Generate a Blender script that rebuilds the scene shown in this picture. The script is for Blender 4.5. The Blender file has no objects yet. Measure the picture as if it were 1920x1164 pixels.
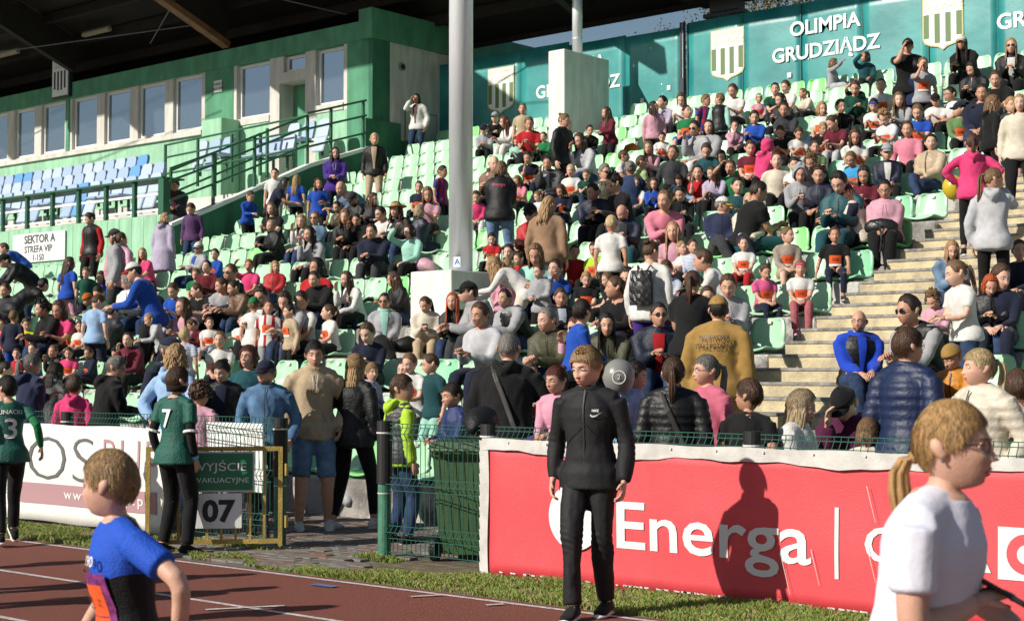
import bpy, bmesh, math, random
import numpy as np
from mathutils import Vector, Matrix
random.seed(7); RNG = np.random.default_rng(7)
SC = bpy.context.scene
COL = SC.collection
R_ = math.radians
# ---------------------------------------------------------------- camera, sky, sun, exposure
cam_d = bpy.data.cameras.new('camera'); cam = bpy.data.objects.new('camera', cam_d); COL.objects.link(cam)
cam.location = (0, 0, 1.48)
cam.rotation_euler = (R_(90)+math.atan(118/2900), 0, R_(40.5))
cam_d.sensor_width = 36; cam_d.lens = 2900/1920*36
cam_d.clip_end = 2000; cam_d.clip_start = .1
cam_d.dof.use_dof = True; cam_d.dof.focus_distance = 13.0; cam_d.dof.aperture_fstop = 7.0
SC.camera = cam
world = bpy.data.worlds.new('World'); SC.world = world; world.use_nodes = True
wn = world.node_tree.nodes; wl = world.node_tree.links
sky = wn.new('ShaderNodeTexSky'); sky.sky_type = 'NISHITA'; sky.sun_disc = False
SUN_EL = 31.0; TOSUN = Vector((-.35, -.936, 0)).normalized()
sky.sun_elevation = R_(SUN_EL); sky.sun_rotation = math.atan2(TOSUN.x, TOSUN.y)
sky.air_density = 1.2; sky.dust_density = .6; sky.ozone_density = 1.5
wl.new(sky.outputs[0], wn['Background'].inputs[0]); wn['Background'].inputs[1].default_value = .062
sun_d = bpy.data.lights.new('sun', 'SUN'); sun_d.energy = 4.9; sun_d.angle = R_(.55); sun_d.color = (1, .94, .84)
sun = bpy.data.objects.new('sun', sun_d); COL.objects.link(sun)
sdir = Vector((TOSUN.x*math.cos(R_(SUN_EL)), TOSUN.y*math.cos(R_(SUN_EL)), math.sin(R_(SUN_EL))))
sun.rotation_euler = sdir.to_track_quat('Z', 'Y').to_euler()
SC.view_settings.view_transform = 'Standard'; SC.view_settings.look = 'None'
SC.view_settings.exposure = .15; SC.view_settings.gamma = 1
SC.view_settings.use_curve_mapping = False
SC.cycles.max_bounces = 5; SC.cycles.diffuse_bounces = 3; SC.cycles.glossy_bounces = 2
SC.cycles.use_denoising = True
# ---------------------------------------------------------------- materials
def lin(h):
    return tuple((c/12.92 if c <= .04045 else ((c+.055)/1.055)**2.4) for c in h)
def hexc(s):
    return lin(tuple(int(s[i:i+2], 16)/255 for i in (0, 2, 4)))
_M = {}
def mat(key, col, rough=.7, metal=0, bump=0, bscale=40, var=.0, vscale=3, spec=.5, stretch=None, ss=0, col2=None, detail=4, sheen=0, coat=0, ns=None, world_c=False):
    if key in _M: return _M[key]
    m = bpy.data.materials.new(key); m.use_nodes = True; _M[key] = m
    n = m.node_tree.nodes; l = m.node_tree.links; b = n['Principled BSDF']
    b.inputs['Base Color'].default_value = (*col, 1); b.inputs['Roughness'].default_value = rough
    b.inputs['Metallic'].default_value = metal; b.inputs['Specular IOR Level'].default_value = spec
    if ss:
        b.inputs['Subsurface Weight'].default_value = ss; b.inputs['Subsurface Radius'].default_value = (.012, .005, .003)
    if sheen: b.inputs['Sheen Weight'].default_value = sheen
    if coat: b.inputs['Coat Weight'].default_value = coat
    tc = n.new('ShaderNodeTexCoord'); out = tc.outputs['Object']
    if world_c:
        g = n.new('ShaderNodeNewGeometry'); out = g.outputs['Position']
    if stretch:
        mp = n.new('ShaderNodeMapping'); mp.inputs['Scale'].default_value = stretch; l.new(out, mp.inputs[0]); out = mp.outputs[0]
    if var:
        nz = n.new('ShaderNodeTexNoise'); nz.inputs['Scale'].default_value = vscale; nz.inputs['Detail'].default_value = detail; l.new(out, nz.inputs[0])
        rp = n.new('ShaderNodeValToRGB'); rp.color_ramp.elements[0].position = .35; rp.color_ramp.elements[1].position = .68
        c2 = col2 or tuple(min(1, c*(1+var)) for c in col); c1 = col if col2 else tuple(c*(1-var) for c in col)
        rp.color_ramp.elements[0].color = (*c1, 1); rp.color_ramp.elements[1].color = (*c2, 1)
        l.new(nz.outputs[0], rp.inputs[0]); l.new(rp.outputs[0], b.inputs['Base Color'])
    if bump:
        nb = n.new('ShaderNodeTexNoise'); nb.inputs['Scale'].default_value = bscale; nb.inputs['Detail'].default_value = 5; l.new(out, nb.inputs[0])
        bp = n.new('ShaderNodeBump'); bp.inputs['Strength'].default_value = bump; bp.inputs['Distance'].default_value = .02; l.new(nb.outputs[0], bp.inputs['Height']); l.new(bp.outputs[0], b.inputs['Normal'])
    return m
# ---------------------------------------------------------------- body rig (pure numpy)
def V3(*a): return np.array(a, float)
def nrm(v):
    v = np.asarray(v, float); return v/(np.linalg.norm(v)+1e-9)
def rotx(a):
    c, s = math.cos(a), math.sin(a); return np.array([[1,0,0],[0,c,-s],[0,s,c]])
def roty(a):
    c, s = math.cos(a), math.sin(a); return np.array([[c,0,s],[0,1,0],[-s,0,c]])
def rotz(a):
    c, s = math.cos(a), math.sin(a); return np.array([[c,-s,0],[s,c,0],[0,0,1]])
BUILD = {   # shoulder half, hip half, torso width, torso depth, limb thickness, head factor
 'm': dict(sh=.212, hp=.104, w=1.14, d=1.14, l=1.14, hf=1.0, waist=.86),
 'n': dict(sh=.192, hp=.096, w=1.0, d=1.0, l=1.02, hf=1.0, waist=.86),
 'M': dict(sh=.195, hp=.10, w=1.2, d=1.32, l=1.2, hf=1.07, waist=1.08),   # heavy
 'w': dict(sh=.192, hp=.106, w=1.06, d=1.10, l=1.02, hf=1.02, waist=.80),
 'W': dict(sh=.178, hp=.108, w=1.2, d=1.3, l=1.18, hf=1.07, waist=1.04),
 'c': dict(sh=.192, hp=.10, w=1.04, d=1.06, l=1.02, hf=1.19, waist=.88),      # child
 't': dict(sh=.178, hp=.092, w=.94, d=.92, l=.90, hf=1.08, waist=.82),      # teen
}
TOR = [(-.13,.105,.085,.01),(-.08,.150,.110,.012),(0,.168,.118,.012),(.08,.156,.112,.004),(.16,.145,.104,0),
       (.26,.152,.115,-.004),(.36,.160,.122,-.004),(.43,.142,.106,.0),(.475,.106,.084,.006),(.515,.072,.066,.006)]
POSE = {  # sit?, lean deg, head pitch default, wrist targets R(-x) L(+x) (body coords), legs, elbow hints
 'S0': dict(sit=1, lean=8,  r=(-.07,-.30,.20), l=(.06,-.31,.22)),
 'S1': dict(sit=1, lean=34, r=(-.03,-.47,.30), l=(.04,-.48,.28), pitch=12),
 'S2': dict(sit=1, lean=18, r=(-.05,-.36,.36), l=(.06,-.36,.34), pitch=32),
 'S3': dict(sit=1, lean=2,  r=(.09,-.25,.34), l=(-.09,-.22,.38), eo=.5),
 'S4': dict(sit=1, lean=24, r=(-.05,-.33,.55), l=(.02,-.36,.20)),
 'S5': dict(sit=1, lean=4,  r=(-.11,-.27,.80), l=(.08,-.28,.20), eo=.9),
 'S6': dict(sit=1, lean=-4, r=(-.04,-.24,.24), l=(.08,-.26,.22), cross=1),
 'S7': dict(sit=1, lean=3,  r=(-.30,.02,.10), l=(.20,-.30,.16)),
 'S8': dict(sit=1, lean=55, r=(-.10,-.62,.30), l=(.10,-.60,.20), pitch=30),
 'T0': dict(sit=0, lean=2,  r=(-.235,-.03,.86), l=(.235,-.04,.86)),
 'T1': dict(sit=0, lean=3,  r=(-.215,-.06,.92), l=(.215,-.06,.92), eo=.45),
 'T2': dict(sit=0, lean=10, r=(-.05,-.33,1.10), l=(.07,-.33,1.08), pitch=28),
 'T3': dict(sit=0, lean=-3, r=(-.09,-.25,1.62), l=(.08,-.24,1.62), eo=.6),
 'T4': dict(sit=0, lean=62, r=(-.12,-.62,.92), l=(.12,-.60,.95), pitch=20),
 'T5': dict(sit=0, lean=0,  r=(-.20,-.02,1.04), l=(.20,-.02,1.04), eo=1.6),
 'T6': dict(sit=0, lean=2,  r=(-.24,-.10,.88), l=(.24,.08,.88), walk=.16),
 'T7': dict(sit=0, lean=0,  r=(.09,-.22,1.20), l=(-.09,-.20,1.23), eo=.5),
 'T8': dict(sit=0, lean=4,  r=(-.09,-.22,1.52), l=(.22,-.05,.87), eo=.6),
 'T9': dict(sit=0, lean=12, r=(-.34,-.34,1.12), l=(.20,-.12,.92)),
 'TA': dict(sit=0, lean=4,  r=(-.14,.17,1.00), l=(.12,.18,.99), eo=1.2),
 'TB': dict(sit=0, lean=28, r=(-.10,-.48,1.08), l=(.12,-.46,1.06), pitch=30),
 'TR': dict(sit=0, lean=10, r=(-.22,-.30,1.06), l=(.20,-.28,1.04), walk=.30),
 'TW': dict(sit=0, lean=2,  r=(-.25,.10,.90), l=(.25,-.12,.90), walk=-.22, kick=1),
}
def smst(x):
    x = min(1, max(0, x)); return x*x*(3-2*x)
def spine(P, L):
    hs = [t[0] for t in TOR]; out = {}; steps = 60
    # integrate from pelvis
    def ang(h): return L*(.35+.65*smst((h+.05)/.35))
    res = []
    p = np.array(P, float); h = 0; res.append((0, p.copy(), ang(0)))
    dh = .01
    q = p.copy(); hh = 0
    up = []
    while hh < .56:
        a = ang(hh); q = q+dh*np.array([0,-math.sin(a),math.cos(a)]); hh += dh; up.append((hh,q.copy(),ang(hh)))
    q = p.copy(); hh = 0; dn = []
    while hh > -.5:
        a = ang(hh); q = q-dh*np.array([0,-math.sin(a),math.cos(a)]); hh -= dh; dn.append((hh,q.copy(),ang(hh)))
    al = dn[::-1]+res+up
    H = np.array([x[0] for x in al]); Q = np.array([x[1] for x in al]); A = np.array([x[2] for x in al])
    def f(h):
        return np.array([np.interp(h,H,Q[:,i]) for i in range(3)]), float(np.interp(h,H,A))
    return f
def ik(S, T, a, b, hint):
    d = T-S; L = np.linalg.norm(d); L = min(L, (a+b)*.985); dn = nrm(d)
    T = S+dn*L
    x = (a*a-b*b+L*L)/(2*L); y = math.sqrt(max(1e-5, a*a-x*x))
    h = hint-dn*(hint@dn); return S+dn*x+nrm(h)*y, T
def rig(pose, build, over=None):
    d = dict(POSE[pose]); d.update(over or {}); B = BUILD[build]; J = {'d':d,'B':B}
    L = math.radians(d['lean']); hp = B['hp']
    if d['sit']:
        P = V3(0,.06,.115)
        f = spine(P, L)
        kx = .10 if build in 'mnMc' else .075
        K = [V3(-kx-.03,-.385,.135), V3(kx+.03,-.385,.135)]
        A = [V3(-kx-.01,-.43,-.33), V3(kx+.01,-.40,-.33)]
        if d.get('cross'):
            K[0] = V3(-.02,-.42,.23); A[0] = V3(.16,-.56,-.10); K[1] = V3(.08,-.40,.12)
        Hp = [V3(-hp,.04,.11), V3(hp,.04,.11)]
    else:
        P = V3(0,.0+.12*math.sin(L),.945)
        if d.get('crouch'): P[2] -= d['crouch']
        f = spine(P, L)
        Hp = [V3(-hp,P[1],.90-(d.get('crouch',0))), V3(hp,P[1],.90-(d.get('crouch',0)))]
        w = d.get('walk', .02)
        nr = d.get('stance', .035); A = [V3(-hp-nr,-w,.085), V3(hp+nr,w,.085)]
        if d.get('kick'):
            A[0] = V3(-hp,.30,.22); A[1] = V3(hp,-.12,.085)
        K = []
        for i in (0,1):
            k, a = ik(Hp[i], A[i], .425, .415, V3(0,-1,0)); K.append(k); A[i] = a
    J['P']=P; J['f']=f; J['hip']=Hp; J['knee']=K; J['ank']=A
    p, a = f(.428)
    sh = B['sh']-.002
    J['sho'] = [p+V3(-sh,0,0), p+V3(sh,0,0)]
    J['elb']=[];J['wri']=[]
    for i,key in enumerate('rl'):
        sgn = -1 if i==0 else 1
        t = np.array(d[key],float)
        if B['sh']>.17: pass
        t = t*np.array([B['sh']/.175 if abs(t[0])>.15 else 1,1,1])
        e,w = ik(J['sho'][i], t, .285, .25, V3(sgn*(d.get('eo',.35)),.55,-1.0)); J['elb'].append(e); J['wri'].append(w)
    nb, a = f(.51); a2 = L*.55
    nd = V3(0,-math.sin(a2),math.cos(a2))
    J['nb']=nb; hf=B['hf']
    hc = nb+nd*(.008+.118*hf)+V3(0,-.012,0)
    J['hc']=hc; J['nd']=nd
    return J
def head_mat(J, yaw, pitch, roll=0):
    # yaw/pitch in degrees relative to the body, returns 3x3 and head centre (eye level)
    R = rotz(math.radians(yaw))@rotx(math.radians(pitch))@roty(math.radians(roll))
    hf = J['B']['hf']
    piv = J['nb']+J['nd']*.05*hf
    c0 = J['hc']-piv
    # swing the head centre forward with pitch
    c = rotz(math.radians(yaw))@rotx(math.radians(pitch*.75))@rotz(math.radians(-yaw))@c0+piv
    return R, c
def tor_at(J, h, x, side, off=0.):
    # point on the torso surface (front side=-1, back=+1) at spine height h, lateral x, pushed out by off
    B=J['B']; hs=[t[0] for t in TOR]
    rx=np.interp(h,hs,[t[1] for t in TOR])*B['w']; ry=np.interp(h,hs,[t[2] for t in TOR])*B['d']; oy=np.interp(h,hs,[t[3] for t in TOR])
    wf = 1-(1-B['waist'])*math.exp(-((h-.16)/.12)**2)
    rx = rx*(wf if B['waist']<1 else wf)+off; ry=ry*(.5+.5*wf)+off
    rx=max(rx,abs(x)+.004)
    yy=side*ry*math.sqrt(max(0,1-(x/rx)**2))
    p,a=J['f'](h)
    return p+V3(x,0,0)+(oy+yy)*V3(0,math.cos(a),math.sin(a))
# ---------------------------------------------------------------- mesh helpers
def mk(name, vs, fs, mats, parent=None, mi=None, smooth=False, loc=None, rot=None):
    me = bpy.data.meshes.new(name); me.from_pydata([tuple(map(float, v)) for v in vs], [], fs)
    for m in (mats if isinstance(mats, (list, tuple)) else [mats]): me.materials.append(m)
    if mi is not None: me.polygons.foreach_set('material_index', mi)
    if smooth: me.polygons.foreach_set('use_smooth', [True]*len(me.polygons))
    me.update()
    o = bpy.data.objects.new(name, me); COL.objects.link(o)
    if parent: o.parent = parent
    if loc: o.location = loc
    if rot: o.rotation_euler = rot
    return o
def inst(name, me, parent=None, loc=None, rot=None, scale=None, mats=None):
    o = bpy.data.objects.new(name, me); COL.objects.link(o)
    if parent: o.parent = parent
    if loc is not None: o.location = loc
    if rot is not None: o.rotation_euler = rot
    if scale is not None: o.scale = (scale,)*3 if isinstance(scale, (int, float)) else scale
    if mats:
        for i, m in enumerate(mats):
            if m is not None:
                o.material_slots[i].link = 'OBJECT'; o.material_slots[i].material = m
    return o
def tag(o, label=None, cat=None, group=None, kind=None):
    if label: o['label'] = label
    if cat: o['category'] = cat
    if group: o['group'] = group
    if kind: o['kind'] = kind
    return o
def empty(name, loc=(0, 0, 0), rz=0, parent=None):
    o = bpy.data.objects.new(name, None); COL.objects.link(o); o.location = loc; o.rotation_euler = (0, 0, rz); o.empty_display_size = .1
    if parent: o.parent = parent
    return o
class MB:
    def __init__(s): s.v = []; s.f = []; s.m = []
    def add(s, vs, fs, mi=0):
        b = len(s.v); s.v += [tuple(map(float, v)) for v in vs]; s.f += [tuple(b+i for i in f) for f in fs]
        s.m += [mi]*len(fs) if isinstance(mi, int) else list(mi)
    def box(s, x0, x1, y0, y1, z0, z1, mi=0, bev=0):
        if bev:
            b = bmesh.new(); bmesh.ops.create_cube(b, size=1)
            for v in b.verts: v.co = Vector((x0+(v.co.x+.5)*(x1-x0), y0+(v.co.y+.5)*(y1-y0), z0+(v.co.z+.5)*(z1-z0)))
            bmesh.ops.bevel(b, geom=b.edges[:], offset=bev, segments=1, affect='EDGES')
            b.verts.index_update(); s.add([v.co for v in b.verts], [[v.index for v in f.verts] for f in b.faces], mi); b.free(); return
        vs = [(x, y, z) for z in (z0, z1) for y in (y0, y1) for x in (x0, x1)]
        s.add(vs, [(0, 2, 3, 1), (4, 5, 7, 6), (0, 1, 5, 4), (2, 6, 7, 3), (0, 4, 6, 2), (1, 3, 7, 5)], mi)
    def quad(s, a, b, c, d, mi=0): s.add([a, b, c, d], [(0, 1, 2, 3)], mi)
    def bar(s, a, b, w, h=None, mi=0, n=0):
        a = np.array(a, float); b = np.array(b, float); h = h or w
        d = nrm(b-a); ref = np.array([0, 0, 1.]) if abs(d[2]) < .95 else np.array([1., 0, 0])
        x = nrm(np.cross(d, ref)); y = np.cross(x, d)
        if n == 0:
            c = [(-.5, -.5), (.5, -.5), (.5, .5), (-.5, .5)]
            vs = [p+x*w*i+y*h*j for p in (a, b) for i, j in c]
            s.add(vs, [(0, 3, 2, 1), (4, 5, 6, 7), (0, 1, 5, 4), (1, 2, 6, 5), (2, 3, 7, 6), (3, 0, 4, 7)], mi)
        else:
            vs = [p+x*math.cos(2*math.pi*k/n)*w/2+y*math.sin(2*math.pi*k/n)*h/2 for p in (a, b) for k in range(n)]
            fs = [(k, (k+1) % n, n+(k+1) % n, n+k) for k in range(n)]+[tuple(range(n))[::-1], tuple(range(n, 2*n))]
            s.add(vs, fs, mi)
    def tube(s, pts, rx, ry=None, n=10, ref=(1, 0, 0), cap=.5, mi=0):
        v, f = tube(pts, rx, ry, n, ref, cap); s.add(v, f, mi)
    def build(s, name, mats, parent=None, smooth=False, **k):
        return mk(name, s.v, s.f, mats, parent, s.m if s.m else None, smooth, **k)
def tube(pts, rx, ry=None, n=10, ref=(1, 0, 0), cap=.5):
    pts = np.array(pts, float); k = len(pts)
    rx = np.broadcast_to(np.array(rx, float), (k,)); ry = rx if ry is None else np.broadcast_to(np.array(ry, float), (k,))
    T = np.gradient(pts, axis=0); T /= (np.linalg.norm(T, axis=1)[:, None]+1e-9)
    ref = np.array(ref, float); V = []
    an = np.arange(n)*2*np.pi/n
    for i in range(k):
        x = nrm(ref-T[i]*(ref@T[i])); y = np.cross(T[i], x)
        V.append(pts[i]+np.outer(np.cos(an)*rx[i], x)+np.outer(np.sin(an)*ry[i], y))
    V = np.concatenate(V)
    F = [(i*n+j, i*n+(j+1) % n, (i+1)*n+(j+1) % n, (i+1)*n+j) for i in range(k-1) for j in range(n)]
    b = len(V); V = np.vstack([V, pts[0]-T[0]*min(rx[0], ry[0])*cap, pts[-1]+T[-1]*min(rx[-1], ry[-1])*cap])
    F += [(b, (j+1) % n, j) for j in range(n)]+[(b+1, (k-1)*n+j, (k-1)*n+(j+1) % n) for j in range(n)]
    return V, F
_TM = {}
def text_data(body, size=1, spacing=1.0, bold=0.0, align='CENTER', shear=0, extrude=.002):
    key = (body, size, spacing, bold, align, shear, extrude)
    if key in _TM: return _TM[key]
    c = bpy.data.curves.new('lettering', 'FONT'); c.body = body; c.size = size; c.space_character = spacing; c.offset = bold
    c.align_x = align; c.align_y = 'CENTER'; c.shear = shear; c.extrude = extrude; c.resolution_u = 3
    o = bpy.data.objects.new('t', c); COL.objects.link(o)
    dg = bpy.context.evaluated_depsgraph_get(); dg.update(); me = bpy.data.meshes.new_from_object(o.evaluated_get(dg))
    bpy.data.objects.remove(o); _TM[key] = me; return me
def text(body, size, loc, rot, m, parent=None, name='lettering', spacing=1.0, bold=0, align='CENTER', sx=1, shear=0, extrude=.002):
    me = text_data(body, size, spacing, bold, align, shear, extrude).copy(); me.materials.clear(); me.materials.append(m)
    if sx != 1:
        for v in me.vertices: v.co.x *= sx
    o = bpy.data.objects.new(name, me); COL.objects.link(o); o.location = loc; o.rotation_euler = rot
    if parent: o.parent = parent
    return o
FRONT = (R_(90), 0, 0)     # text that faces the track (-Y)
def poly_prism(name, pts, y0, th, m, parent=None):   # outline in the XZ plane, thickness along -Y
    n = len(pts); vs = [(x, y0, z) for x, z in pts]+[(x, y0-th, z) for x, z in pts]
    fs = [tuple(range(n)), tuple(range(2*n-1, n-1, -1))]+[(i, n+i, n+(i+1) % n, (i+1) % n) for i in range(n)]
    return mk(name, vs, fs, m, parent)
def noise_disp(P, f, seed=0):
    r = np.random.default_rng(seed); o = np.zeros(len(P))
    for i in range(5):
        d = r.normal(size=3); d /= np.linalg.norm(d); ff = f*(1+.55*i)
        o += np.sin(P@d*ff+r.uniform(0, 6.28)+1.3*np.sin(P@np.roll(d, 1)*ff*.7))/(1+.5*i)
    return o/3
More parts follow.
